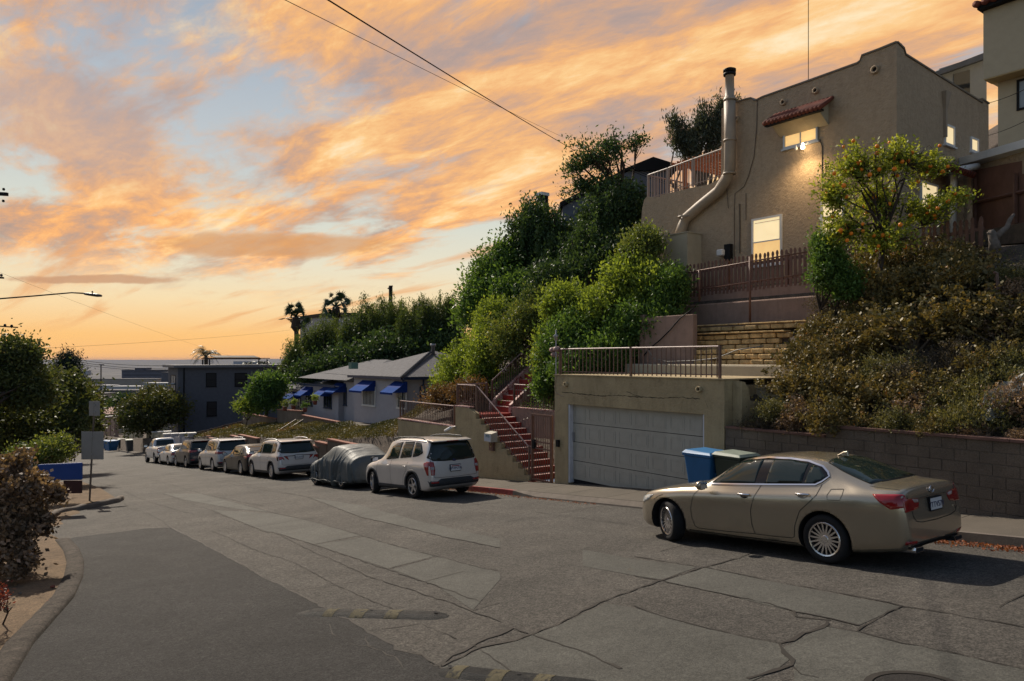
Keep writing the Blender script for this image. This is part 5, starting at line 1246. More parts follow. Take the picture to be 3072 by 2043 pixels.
def wheel(parent, x, y, r, w, rim_r, spokes, rm, steer=0, kind='thin', name='wheel'):
    sg = 1 if y > 0 else -1
    k = MB(); h = w/2
    k.lathe([(rim_r, -h*.85), (rim_r+.03, -h), (r-.035, -h), (r-.008, -h*.80), (r, -h*.55), (r, h*.55), (r-.008, h*.80), (r-.035, h), (rim_r+.03, h), (rim_r, h*.85)], (0, 0, 0), 'y', 40)
    o = lpart(name, k, M_TYRE, parent, True, loc=(x, y-sg*h, r), rot=(0, 0, R_(steer)))
    k = MB(); f = sg*h
    k.lathe([(rim_r+.004, f*.9), (rim_r-.004, f*.98), (rim_r-.022, f*.93), (rim_r-.03, f*.3), (rim_r-.03, -f*.7)], (0, 0, 0), 'y', 36)
    k.lathe([(0, f*.80), (.045, f*.80), (.06, f*.70), (.06, f*.3)], (0, 0, 0), 'y', 16)
    for i in range(spokes):
        a = 2*math.pi*i/spokes + .1; ca, sa = math.cos(a), math.sin(a)
        pair = (-.09, .09) if kind == 'thin' else (0,)
        hw0, hw1 = {'thin': (.016, .010), 'wide': (.045, .028), 'five': (.04, .05)}[kind]
        for (r0, r1, q0, q1, y0, y1) in ((.04, rim_r-.02, hw0, hw1, f*.74, f*.86),):
            vs = []
            for rr, hh_, yy in ((r0, q0, y0), (r1, q1, y1)):
                for dy in (0, -.025*sg):
                    for sd in (-1, 1): vs.append((rr*ca - sd*hh_*sa, yy+dy, rr*sa + sd*hh_*ca))
            k.add(vs, [(0, 1, 3, 2), (4, 6, 7, 5), (0, 4, 5, 1), (2, 3, 7, 6), (0, 2, 6, 4), (1, 5, 7, 3)])
    me = raw_mesh('rim', k.v, k.f, rm, None, False); fixn(me); lobj('rim', me, o)
    k = MB(); k.lathe([(0, f*.45), (rim_r-.02, f*.45)], (0, 0, 0), 'y', 24); me = raw_mesh('brake_disc', k.v, k.f, M_DRK); lobj('brake_disc', me, o)
    return o
def mirror(parent, x, y, z, m, sc=1):
    k = MB(); bm = bmesh.new(); bmesh.ops.create_uvsphere(bm, u_segments=14, v_segments=8, radius=1)
    for v in bm.verts: v.co = Vector((v.co.x*.075*(1.4 if v.co.x > 0 else .6), v.co.y*.105, v.co.z*.075))*sc
    me = bpy.data.meshes.new('mirror'); bm.to_mesh(me); bm.free(); me.materials.append(m); me.polygons.foreach_set('use_smooth', [True]*len(me.polygons)); sg = 1 if y > 0 else -1
    o = lobj('wing_mirror', me, parent, loc=(x, y+sg*.11, z))
    k = MB(); k.tube([(0.02, -sg*.08, -.06), (0, -sg*.02, -.03)], .02, 6); me = raw_mesh('stalk', k.v, k.f, M_BLK); lobj('mirror_stalk', me, o)
    k = MB(); k.box(-.052*sc, -.046*sc, -.08*sc, .08*sc, -.05*sc, .05*sc); me = raw_mesh('mirror_glass', k.v, k.f, M_CHR); lobj('mirror_glass', me, o)
    return o
def plate(parent, bvh, z, text, y=0, frame=M_BLK, ink=M_PTXT, band=None, w=.16, h=.085, x=None):
    q, nn = cast(bvh, '-x', y, z)
    x0 = (min(cast(bvh, '-x', y, z-h)[0].x, cast(bvh, '-x', y, z+h)[0].x, q.x) if x is None else x)-.012
    k = MB(); k.box(x0-.008, x0+.06, y-w-.012, y+w+.012, z-h-.012, z+h+.012); o = lpart('plate_frame', k, frame, parent)
    k = MB(); k.box(x0-.012, x0-.0085, y-w, y+w, z-h+.005, z+h-.005); p = lpart('licence_plate', k, M_PLATE, o)
    me = text_mesh(text, .105); M = Matrix(((0, 0, -1, x0-.0145), (-1, 0, 0, y), (0, 1, 0, z-.012), (0, 0, 0, 1))); me.transform(M); me.materials.clear(); me.materials.append(ink)
    q = lobj('plate_text', me, o)
    if band:
        k = MB(); k.box(x0-.0135, x0-.0122, y-w+.03, y+w-.03, z+h-.045, z+h-.02); lpart('plate_band', k, band, o)
    return o
SLP = math.atan(.089)
def place_car(name, label, s_rear, n_left, c, cat='car'):
    root = bpy.data.objects.new(name, None); COL.objects.link(root); nc = n_left + c['w']/2
    root.location = W(nc, s_rear, road(s_rear)+.005); root.rotation_euler = (0, SLP, PHI+math.pi/2); props(root, label, cat, 'cars parked along the kerb'); return root
def L2(px, py, s_rear, n):           # photo pixel on the plane n -> car (x, z)
    s, z = PN(px, py, n); dx = s-s_rear; return (dx*math.cos(SLP) - (z-road(s_rear))*math.sin(SLP), dx*math.sin(SLP)+(z-road(s_rear))*math.cos(SLP))
def both(fn):
    for ax in ('+y', '-y'): fn(ax)
def arc(cx, cz, r, a0, a1, n=16): return [(cx+r*math.cos(R_(a0+(a1-a0)*i/n)), cz+r*math.sin(R_(a0+(a1-a0)*i/n))) for i in range(n+1)]
def finish(root, c, rimm, spokes, kind='thin', steer=0):
    for x in (0, c['wb']):
        for sg in (1, -1): wheel(root, x, sg*(ip(x, c['hw'])-.012), c['wr'], c.get('ww', .22), c['wr']*c.get('rimk', .70), spokes, rimm, steer if x else 0, kind)

# ---------------------------------------------- beige sedan
def beige_sedan():
    sr, nl = 5.62, 9.40
    c = dict(x0=-1.10, x1=3.74, wb=2.85, wr=.335, w=1.84, paint=paint('beige_paint', (.31, .27, .21), .7, .25), rimk=.70,
        top=[(-1.10, .62), (-1.085, .80), (-1.07, .93), (-1.055, 1.035), (-1.00, 1.068), (-.85, 1.085), (-.66, 1.10), (-.50, 1.17), (-.2, 1.30), (.1, 1.395), (.4, 1.435), (.8, 1.455), (1.2, 1.44), (1.45, 1.40), (1.8, 1.24), (2.1, 1.07), (2.28, .985), (2.7, .94), (3.1, .88), (3.4, .81), (3.6, .73), (3.69, .66), (3.74, .56)],
        belt=[(-1.10, .60), (-1.085, .76), (-1.07, .88), (-1.055, .96), (-1.0, .985), (-.5, .995), (0, .975), (1, .935), (2, .90), (2.5, .88), (3, .83), (3.4, .76), (3.6, .68), (3.74, .53)],
        hw=[(-1.10, .70), (-1.085, .745), (-1.06, .79), (-1.0, .83), (-.85, .87), (-.5, .905), (0, .918), (.6, .915), (1.4, .912), (2.2, .915), (2.85, .915), (3.2, .885), (3.45, .82), (3.6, .72), (3.69, .62), (3.74, .50)],
        gh=[(-1.1, .5), (-.66, .52), (-.4, .54), (0, .575), (.8, .60), (1.4, .585), (2, .60), (2.3, .62), (3.7, .5)],
        bot=[(-1.10, .36), (-1.0, .25), (-.8, .22), (-.4, .17), (0, .16), (2.9, .16), (3.4, .17), (3.7, .22), (3.74, .3)])
    root = place_car('beige_sedan', 'beige metallic saloon parked nearest the camera with its front wheels turned to the kerb', sr, nl, c)
    me, bvh = car_mesh(c, sub=2); body = lobj('body', me, root)
    Z = lambda l, n: [L2(1900+x/1.977, 1250+y/1.977, sr, n) for x, y in l]
    dlo = Z([(447, 402), (500, 338)], 9.5) + Z([(555, 292), (640, 263), (770, 251)], 9.62) + Z([(900, 257), (1010, 272)], 9.62) + Z([(1085, 305), (1128, 338)], 9.55) + Z([(1128, 365), (1100, 392), (1068, 409), (760, 406)], 9.47)
    g1 = Z([(458, 396), (508, 338)], 9.5) + Z([(560, 296), (640, 269), (752, 260)], 9.62) + Z([(708, 397)], 9.47)
    g2 = Z([(775, 397)], 9.47) + Z([(812, 260), (920, 266), (1018, 286)], 9.62) + Z([(985, 399)], 9.47)
    g3 = Z([(1002, 400)], 9.47) + Z([(1032, 293), (1082, 315), (1115, 345)], 9.58) + Z([(1110, 368), (1058, 402)], 9.47)
    def side(ax):
        shell('window_surround', dlo, bvh, ax, M_PIL, root, off=.007, h=.04, th=.008)
        for g in (g1, g2, g3): shell('side_window', g, bvh, ax, M_CGL, root, off=.011, h=.04, th=.003)
        strip('window_trim', [(dlo, True)], .020, bvh, ax, M_CHR, root, off=.014)
        # door shut lines
        dl = [(Z([(392, 405), (350, 470), (338, 545), (345, 600), (362, 652), (385, 664), (540, 682), (718, 698)], 9.4), False), (Z([(735, 407), (708, 480), (692, 560), (700, 640), (718, 698)], 9.4), False),
              (Z([(718, 698), (830, 712), (935, 722), (950, 715), (955, 650), (985, 560), (1040, 510), (1075, 470), (1088, 410)], 9.4), False), (Z([(110, 495), (135, 475), (165, 465)], 9.4), False)]
        strip('door_gap', dl, .009, bvh, ax, M_SEAM, root)
        if ax == '+y':
            strip('fuel_flap', [(Z([(1150, 437), (1222, 437), (1226, 470), (1218, 500), (1145, 497), (1138, 470)], 9.4), True)], .007, bvh, ax, M_SEAM, root)
        for hx in (650, 995):
            (x, z), = Z([(hx, 468)], 9.4); q, nn = cast(bvh, ax, x, z); sgn = 1 if ax == '+y' else -1
            shell('handle_cup', [(x+.075*math.cos(a), z-.012+.035*math.sin(a)) for a in np.linspace(0, 6.28, 14)[:-1]], bvh, ax, M_SEAM, root, off=.001, h=.03, th=.002)
            k = MB(); k.tube([(x-.11, q.y+sgn*.012, z+.012), (x-.09, q.y+sgn*.035, z+.012), (x+.09, q.y+sgn*.035, z+.012), (x+.11, q.y+sgn*.012, z+.012)], [.012, .016, .016, .012], 8); lpart('door_handle', k, M_CHR, root, True)
        # tail lamp on flank and boot lid
        tl = [(-.52, .925), (-.70, .94), (-1.02, .945), (-1.02, .74), (-.92, .735), (-.78, .80), (-.62, .885)]
        shell('tail_lamp', Z([(1400, 466), (1520, 470), (1610, 480)], 9.42) + Z([(1612, 545), (1520, 556), (1455, 510)], 9.45), bvh, ax, M_TAIL, root, off=.006, h=.03)
    both(side)
    # sill strip
    both(lambda ax: strip('sill_line', [([(.42, .235), (1.4, .225), (2.4, .235)], False)], .012, bvh, ax, M_SEAM, root))
    # glass
    wl = [(1.50, 0), (1.50, .36), (1.62, .52), (1.95, .60), (2.22, .64), (2.27, .3), (2.28, 0)]
    shell('windscreen', wl+[(x, -y) for x, y in wl[-2:0:-1]], bvh, 'z', M_CGL, root, off=.005, h=.08)
    rl_ = [(.13, 0), (.12, .30), (.07, .50), (-.15, .555), (-.42, .60), (-.585, .625), (-.63, .3), (-.64, 0)]
    rw = rl_+[(x, -y) for x, y in rl_[-2:0:-1]]
    shell('rear_window', rw, bvh, 'z', M_CGL, root, off=.006, h=.07)
    strip('rear_window_seal', [(rw, True)], .022, bvh, 'z', M_BLK, root, off=.004)
    # boot lid lines on top and back
    strip('boot_gap', [([(-.60, .68), (-.8, .675), (-.98, .665)], False), ([(-.60, -.68), (-.8, -.675), (-.98, -.665)], False)], .009, bvh, 'z', M_SEAM, root)
    strip('boot_gap', [([(.655, .96), (.62, .84), (.60, .70), (.55, .635), (.4, .605), (0, .595), (-.4, .605), (-.55, .635), (-.60, .70), (-.62, .84), (-.655, .96)], False)], .010, bvh, '-x', M_SEAM, root)
    for sg in (1, -1):
        shell('tail_lamp_inner', [(sg*y, z) for y, z in [(.76, .935), (.55, .925), (.40, .905), (.40, .86), (.44, .79), (.55, .775), (.76, .765)]], bvh, '-x', M_TAIL, root, off=.007, h=.03)
        shell('tail_lamp_lens', [(sg*y, z) for y, z in [(.56, .918), (.415, .898), (.42, .862), (.53, .868)]], bvh, '-x', M_TAILC, root, off=.012, h=.03)
        shell('reflector', [(sg*y, z) for y, z in [(.77, .40), (.55, .385), (.56, .345), (.77, .355)]], bvh, '-x', M_TAIL, root, off=.006, h=.03)
    strip('boot_chrome', [([(.42, .902), (0, .912), (-.42, .902)], False)], .014, bvh, '-x', M_CHR, root, off=.014)
    shell('lower_diffuser', [(.70, .315), (.5, .33), (-.5, .33), (-.70, .315), (-.62, .25), (.62, .25)], bvh, '-x', M_BLK, root, off=.006, h=.05)
    for sg in (1, -1):
        k = MB()
        for q, mi in ((1, 0), (.72, 1)):
            P = [(-.02*q, 0), ]
        k = MB(); prof = [(.10, .035), (.11, 0), (.10, -.035), (-.10, -.03), (-.11, 0), (-.10, .03)]
        k.prism([(sg*.55+y, .275+z) for y, z in prof], lambda p, t: (t, p[0], p[1]), -1.11, -.85); lpart('exhaust_tip', k, M_CHR, root)
        k = MB(); k.prism([(sg*.55+y*.82, .275+z*.75) for y, z in prof], lambda p, t: (t, p[0], p[1]), -1.114, -1.1); lpart('exhaust_bore', k, M_DRK, root)
    plate(root, bvh, .805, '7TTV570', frame=M_BLK, w=.155, h=.08)
    # oval emblem with a slanted L
    q, nn = cast(bvh, '-x', 0, .985); k = MB(); k.tube([(q.x-.012+(.0)*i, .062*math.cos(a), .985+.045*math.sin(a)) for i, a in enumerate(np.linspace(0, 2*math.pi, 22))], .007, 6); k.tube([(q.x-.012, .02, 1.02), (q.x-.012, .03, .965), (q.x-.012, -.035, .965)], .007, 6); lpart('emblem', k, M_CHR, root, True)
    k = MB(); k.box(-1.10, -1.075, -.62, -.52, .70, .725); lpart('model_badge', k, M_CHR, root)
    # fin, mirrors, lights, wheels
    k = MB(); k.prism([(.05, 1.40), (.24, 1.415), (.12, 1.475), (.06, 1.48)], lambda p, t: (p[0], t, p[1]), -.02, .02); bevel(lpart('roof_fin', k, c['paint'], root), .01)
    for sg in (1, -1): mirror(root, 1.98, sg*.90, .985, c['paint'], 1.0)
    both(lambda ax: shell('headlamp', [(3.60, .60), (3.52, .70), (3.35, .745), (3.18, .755), (3.30, .67), (3.45, .61)], bvh, ax, M_HEAD, root, off=.005, h=.04))
    for hx in (650, 995): pass
    # seats and wheel seen darkly
    finish(root, c, M_RIMB, 18, 'thin', -24)
    # door mouldings
    both(lambda ax: strip('shoulder_crease', [([(-.4, .905), (.5, .885), (1.6, .86), (2.5, .83), (3.1, .79)], False)], .004, bvh, ax, c['paint'], root, off=.006))
beige_sedan()
# ---------------------------------------------- generic wagon / crossover
def crossover(name, label, sr, nl, p, H=1.68, Wd=1.8, wb=2.64, ro=1.0, fo=.92, wr=.345, text='6PHM795', glass=None, lamp='wrap', rear_rake=.10, cladding=None, rack=None, rail=True, plate_z=.83, rimm=None, spokes=5, kind='wide', steer=0, trim=None, trunk=None, beltz=None, roofdrop=.04, detail=True, band=None, spare=None, badge=True, bumper=M_CLAD, label_cat='car', clear=.2, platey=0):
    x0 = -ro; x1 = wb+fo; b = beltz or H*.61; cw = wb-.42; hwm = Wd/2
    if trunk is None:
        top = [(x0, .62), (x0+.02, b*.80), (x0+.05, b-.02), (x0+.08, b+.10), (x0+.08+rear_rake, H-.16), (x0+.11+rear_rake, H-.09), (x0+.2+rear_rake, H-.05)]
        top += [(0, H-roofdrop*.6), (wb*.3, H-.005), (wb*.48, H), (wb*.62, H-.06)]
    else:
        th, tl, rs_ = trunk
        top = [(x0, .58), (x0+.015, th-.28), (x0+.035, th-.10), (x0+.05, th-.02), (x0+.12, th), (x0+tl, th+.02), (x0+tl+rs_*.55, th+(H-th)*.62), (x0+tl+rs_, H-.05), (x0+tl+rs_+.5, H), (wb*.52, H-.01), (wb*.62, H-.07)]
    top += [(cw-.02, b+.13), (cw+.15, b+.07), (wb+.1, b-.01), (x1-.4, b-.09), (x1-.2, b-.18), (x1-.08, b-.32), (x1, b-.5)]
    belt = [(x0, .58), (x0+.02, b*.76), (x0+.05, b-.07 if trunk is None else min(b-.07, trunk[0]-.12)), (x0+.1, b-.02 if trunk is None else trunk[0]-.08), (0, b if trunk is None else max(b, trunk[0]-.06)), (wb*.5, b-.02), (cw, b-.06), (wb+.2, b-.12), (x1-.3, b-.22), (x1-.1, b-.36), (x1, b-.54)]
    hw = [(x0, hwm-.17), (x0+.03, hwm-.11), (x0+.10, hwm-.06), (x0+.3, hwm-.02), (0, hwm-.002), (wb*.5, hwm-.01), (wb, hwm), (x1-.45, hwm-.04), (x1-.25, hwm-.11), (x1-.1, hwm-.22), (x1, hwm-.36)]
    gh = [(x0, hwm-.3), (x0+.1, hwm-.27), (0, hwm-.235), (wb*.5, hwm-.22), (wb*.7, hwm-.25), (x1, hwm-.4)]
    bot = [(x0, .42), (x0+.08, clear+.1), (x0+.3, clear), (wb, clear), (x1-.2, clear+.02), (x1, .33)]
    c = dict(x0=x0, x1=x1, wb=wb, wr=wr, w=Wd, paint=p, top=top, belt=belt, hw=hw, gh=gh, bot=bot, rimk=.68, gap=.06)
    root = place_car(name, label, sr, nl, c, label_cat)
    me, bvh = car_mesh(c); lobj('body', me, root)
    if glass is None:
        zb_, zt_ = b+.035, H-.13
        xr = x0+.30+rear_rake if trunk is None else x0+trunk[1]+trunk[2]*.5
        xf = cw-.12
        f0 = [(wb*.5+.06, zb_), (xf, zb_), (wb*.62+.12, zt_-.16), (wb*.6, zt_-.06), (wb*.46, zt_), (wb*.5+.04, zt_)]
        f1 = [(xr+.52, zb_), (wb*.5-.04, zb_), (wb*.5-.06, zt_), (xr+.50, zt_+.0)]
        f2 = [(xr, zb_+.10), (xr+.08, zb_+.03), (xr+.46, zb_), (xr+.44, zt_), (xr+.18, zt_-.02), (xr+.02, zt_-.10)] if trunk is None else [(xr-.05, zb_+.02), (xr+.46, zb_), (xr+.44, zt_), (xr+.28, zt_-.05)]
        glass = [f0, f1, f2]
    for ax in ('+y', '-y'):
        for g in glass:
            shell('side_window', g, bvh, ax, M_CGL, root, off=.006, h=.06, th=.004)
            strip('window_seal', [(g, True)], .03, bvh, ax, trim or M_PIL, root, off=.004)
        if detail:
            strip('door_gap', [([(wb*.5+.02, b+.02), (wb*.5+.03, b-.3), (wb*.5, clear+.12)], False), ([(cw+.02, b-.04), (cw+.05, b-.35), (cw-.02, clear+.14), (wb*.5, clear+.12), (.58, clear+.12), (.50, .62), (.33, .78), (.26, b)], False)], .010, bvh, ax, M_SEAM, root)
            sgn = 1 if ax == '+y' else -1
            for hx in (wb*.5+.16, .42):
                q, nn = cast(bvh, ax, hx, b-.13); k = MB(); k.tube([(hx-.09, q.y+sgn*.01, b-.13), (hx-.07, q.y+sgn*.03, b-.13), (hx+.07, q.y+sgn*.03, b-.13), (hx+.09, q.y+sgn*.01, b-.13)], .014, 6); lpart('door_handle', k, p, root, True)
        if cladding:
            for wx in (0, wb):
                r = wr+.06; P = arc(wx, wr, r+.002, 200 if wx else 188, -20 if wx else -20, 18); Q = arc(wx, wr, r+.075, -18, 198, 18); Q = [(x_, max(clear+.03, z_)) for x_, z_ in Q]; P = [(x_, max(clear+.03, z_)) for x_, z_ in P]
                shell('arch_cladding', P+Q, bvh, ax, cladding, root, off=.006, h=.05)
            shell('sill_cladding', [(.40, clear+.03), (wb-.40, clear+.03), (wb-.40, clear+.15), (.40, clear+.15)], bvh, ax, cladding, root, off=.006, h=.08)
        else:
            strip('sill_line', [([(.45, clear+.07), (wb-.45, clear+.07)], False)], .02, bvh, ax, M_SEAM, root)
        mirror(root, cw-.02, (1 if ax == '+y' else -1)*(hwm-.03), b+.05, M_BLK if cladding else p, 1.1)
        if lamp == 'wrap': shell('tail_lamp', [(x0+.09, b+.0), (x0+.16, b+.02), (x0+.34, b-.02), (x0+.26, b-.16), (x0+.14, b-.36), (x0+.09, b-.36)], bvh, ax, M_TAIL, root, off=.007, h=.04)
        elif lamp == 'slim': shell('tail_lamp', [(x0+.09, b-.03), (x0+.36, b-.02), (x0+.45, b-.06), (x0+.25, b-.14), (x0+.09, b-.16)], bvh, ax, M_TAIL, root, off=.007, h=.04)
        elif lamp == 'claw': shell('tail_lamp', [(x0+.09, b-.10), (x0+.20, b-.09), (x0+.24, b-.13), (x0+.16, b-.28), (x0+.09, b-.27)], bvh, ax, M_TAILD, root, off=.007, h=.04)
        elif lamp == 'block': shell('tail_lamp', [(x0+.08, b-.08), (x0+.18, b-.08), (x0+.18, b-.26), (x0+.08, b-.26)], bvh, ax, M_TAIL, root, off=.007, h=.04)
        shell('headlamp', [(x1-.12, b-.42), (x1-.2, b-.28), (x1-.45, b-.20), (x1-.60, b-.19), (x1-.45, b-.30), (x1-.25, b-.42)], bvh, ax, M_HEAD, root, off=.005, h=.05)
    # rear glass
    if trunk is None:
        gw = hwm-.24; gt = H-.145; P = [(gw-.06, gt), (gw+.10, b+.12), (gw+.02, b+.045), (.3, b+.02), (-.3, b+.02), (-gw-.02, b+.045), (-gw-.10, b+.12), (-gw+.06, gt)]
        shell('rear_window', P, bvh, '-x', M_CGL, root, off=.007, h=.06)
        strip('window_seal', [(P, True)], .03, bvh, '-x', M_BLK, root, off=.005)
        # wiper, spoiler, brake light
        q, nn = cast(bvh, '-x', 0, b+.06); k = MB(); k.tube([(q.x-.02, 0, b+.05), (q.x-.01, -.34, b+.10)], .010, 5); lpart('rear_wiper', k, M_BLK, root)
        k = MB(); sx = x0+.07+rear_rake
        k.hexa([(sx-.07, -gw+.02, H-.125), (sx-.07, gw-.02, H-.125), (sx+.25, gw, H-.10), (sx+.25, -gw, H-.10), (sx-.07, -gw+.02, H-.095), (sx-.07, gw-.02, H-.095), (sx+.25, gw, H-.045), (sx+.25, -gw, H-.045)]); bevel(lpart('roof_spoiler', k, p, root), .01, 2)
        k = MB(); k.box(sx-.078, sx-.071, -.20, .20, H-.121, H-.098); lpart('brake_light', k, M_TAIL, root)
        strip('tailgate_gap', [([(hwm-.15, b+.05), (hwm-.19, b-.1), (hwm-.20, b-.42), (hwm-.28, .60), (0, .585), (-hwm+.28, .60), (-hwm+.20, b-.42), (-hwm+.19, b-.1), (-hwm+.15, b+.05)], False)], .010, bvh, '-x', M_SEAM, root)
    else:
        th, tl, rs_ = trunk; gy = hwm-.30; a0, a1 = x0+tl+.03, x0+tl+rs_-.04
        P = [(a0, gy+.02), (a0+.2, gy-.0), (a1, gy-.07), (a1+.03, 0), (a1, -gy+.07), (a0+.2, -gy), (a0, -gy-.02), (a0-.04, 0)]
        shell('rear_window', P, bvh, 'z', M_CGL, root, off=.006, h=.07)
        strip('boot_gap', [([(hwm-.16, th-.05), (hwm-.24, th-.34), (hwm-.32, .62), (0, .60), (-hwm+.32, .62), (-hwm+.24, th-.34), (-hwm+.16, th-.05)], False)], .010, bvh, '-x', M_SEAM, root)
    wl = [(wb*.66+.02, 0), (wb*.66, hwm-.42), (cw-.30, hwm-.28), (cw-.04, hwm-.24), (cw+.0, 0)]
    shell('windscreen', wl+[(x, -y) for x, y in wl[-2:0:-1]], bvh, 'z', M_CGL, root, off=.005, h=.1)
    tb = b if trunk is None else trunk[0]-.06
    for sg in (1, -1):
        S = lambda P: [(sg*y, z) for y, z in P]
        e = hwm-.10
        if lamp == 'wrap':
            shell('tail_lamp', S([(e, tb+.02), (e-.13, tb-.0), (e-.15, tb-.2), (e-.12, tb-.36), (e-.02, tb-.36)]), bvh, '-x', M_TAIL, root, off=.008, h=.03)
            shell('tail_lamp_lens', S([(e-.02, tb-.13), (e-.125, tb-.135), (e-.13, tb-.205), (e-.02, tb-.21)]), bvh, '-x', M_TAILC, root, off=.013, h=.03)
        elif lamp == 'slim': shell('tail_lamp', S([(e, tb-.02), (e-.34, tb-.03), (e-.42, tb-.07), (e-.30, tb-.13), (e, tb-.16)]), bvh, '-x', M_TAIL, root, off=.008, h=.03)
        elif lamp == 'claw':
            shell('tail_lamp', S([(e, tb-.10), (e-.16, tb-.115), (e-.22, tb-.27), (e-.12, tb-.20), (e, tb-.26)]), bvh, '-x', M_TAIL, root, off=.008, h=.03)
            shell('tail_lamp', S([(e-.20, tb-.115), (e-.34, tb-.12), (e-.40, tb-.27), (e-.29, tb-.20)]), bvh, '-x', M_TAIL, root, off=.008, h=.03)
        elif lamp == 'block': shell('tail_lamp', S([(e, tb-.08), (e-.36, tb-.08), (e-.36, tb-.27), (e, tb-.27)]), bvh, '-x', M_TAIL, root, off=.008, h=.03)
        shell('reflector', S([(e-.02, .50), (e-.24, .49), (e-.24, .44), (e-.02, .45)]), bvh, '-x', M_TAIL, root, off=.012, h=.04)
    if lamp == 'claw': strip('light_bar', [([(hwm-.30, tb-.10), (-hwm+.30, tb-.10)], False)], .025, bvh, '-x', M_TAILD, root, off=.006)
    if bumper: shell('bumper_cover', [(hwm-.06, .52), (hwm-.30, .50), (hwm-.42, .56), (-hwm+.42, .56), (-hwm+.30, .50), (-hwm+.06, .52), (-hwm+.10, .36), (hwm-.10, .36)], bvh, '-x', bumper, root, off=.006, h=.05)
    plate(root, bvh, plate_z, text, y=platey, band=band)
    if badge:
        q, nn = cast(bvh, '-x', 0, plate_z+.22); k = MB(); k.lathe([(.001, -.008), (.055, -.006), (.06, .0)], (q.x, 0, plate_z+.20), 'x', 18); lpart('emblem', k, M_PTXT, root)
    if rail:
        for sg in (1, -1):
            k = MB(); y = sg*(hwm-.27); zz = H
            k.tube([(x0+.42+rear_rake, y, zz-.07), (x0+.60+rear_rake, y, zz+.0), (.35, y, zz+.035), (wb*.42, y, zz+.03), (wb*.56, y, zz-.01), (wb*.6, y, zz-.06)], [.012, .02, .022, .022, .02, .012], 8); lpart('roof_rail', k, rail if rail is not True else M_CLAD, root, True)
    if rack:
        k = MB(); zz = H+.10
        for i in range(9): k.box(-.5+i*.24, -.42+i*.24, -.55, .55, zz, zz+.03)
        k.box(-.55, 1.6, -.60, -.55, zz-.02, zz+.05); k.box(-.55, 1.6, .55, .60, zz-.02, zz+.05); lpart('roof_rack', k, M_BLK, root)
    finish(root, c, rimm or M_RIM, spokes, kind, steer); return root, bvh, c
# silver wagon: side glass traced at its own distance
sr = 18.62
Zs = lambda l, n: [L2(1100+x/6.272, 1270+y/6.272, sr, n) for x, y in l]
gl = [Zs([(378, 668), (430, 578)], 10.1)+Zs([(520, 455), (600, 388), (696, 360)], 10.22)+Zs([(590, 650)], 10.08), Zs([(628, 648)], 10.08)+Zs([(735, 360), (905, 360)], 10.22)+Zs([(838, 630)], 10.1), Zs([(868, 628)], 10.1)+Zs([(932, 366), (1020, 382), (1054, 440)], 10.22)+Zs([(1040, 560), (975, 608)], 10.12)]
crossover('silver_wagon', 'silver sport utility wagon with roof rails parked in front of the ochre wall', sr, 10.0, paint('silver_paint', (.50, .47, .45), .35), text='6PHM796', cladding=M_CLAD, ro=.98, H=1.70, beltz=1.03, steer=-14, band=M_TAIL, glass=gl)
crossover('white_crossover', 'white crossover with black lower trim parked left of the covered car', 31.2, 10.0, paint('white_pearl_paint', (.48, .46, .46), .15, .3), H=1.66, Wd=1.86, wb=2.75, ro=.95, text='8XUL052', lamp='claw', cladding=M_CLAD, beltz=1.06, rail=M_METL, rear_rake=.22, spokes=9, plate_z=.90)
crossover('black_sedan', 'black saloon with red C-shaped tail lamps parked behind the white crossover', 35.7, 10.0, mat('black_paint', (.008, .008, .010), .3, var=0, coat=.15, spec=.3), H=1.42, Wd=1.80, wb=2.70, ro=1.02, wr=.33, text='8KTR214', lamp='slim', beltz=.93, rail=False, trunk=(1.07, .28, .80), spokes=10, bumper=M_BLK, plate_z=.74, clear=.16)
crossover('silver_crossover', 'pale silver crossover with roof rails between the two dark cars', 40.9, 10.0, paint('light_silver_paint', (.44, .43, .44), .4), H=1.70, Wd=1.84, wb=2.66, ro=.95, text='7DNB430', lamp='slim', beltz=1.06, rail=M_METL, spokes=10, rear_rake=.12, cladding=None)
crossover('dark_crossover', 'dark blue crossover with a black roof rack basket', 47.1, 10.0, mat('dark_blue_paint', (.008, .013, .026), .3, var=0, coat=.15, spec=.3), H=1.66, Wd=1.88, wb=2.75, ro=.95, text='8RJM771', lamp='slim', beltz=1.06, rack=True, rail=False, rear_rake=.24, spokes=5)
crossover('old_silver_sedan', 'older silver saloon parked behind the white pickup truck', 52.2, 10.0, paint('old_silver_paint', (.42, .43, .45), .3), H=1.38, Wd=1.70, wb=2.70, ro=1.02, wr=.31, text='4GHY118', lamp='block', beltz=.90, rail=False, trunk=(.98, .55, .62), spokes=7, plate_z=.70, bumper=None, clear=.17)
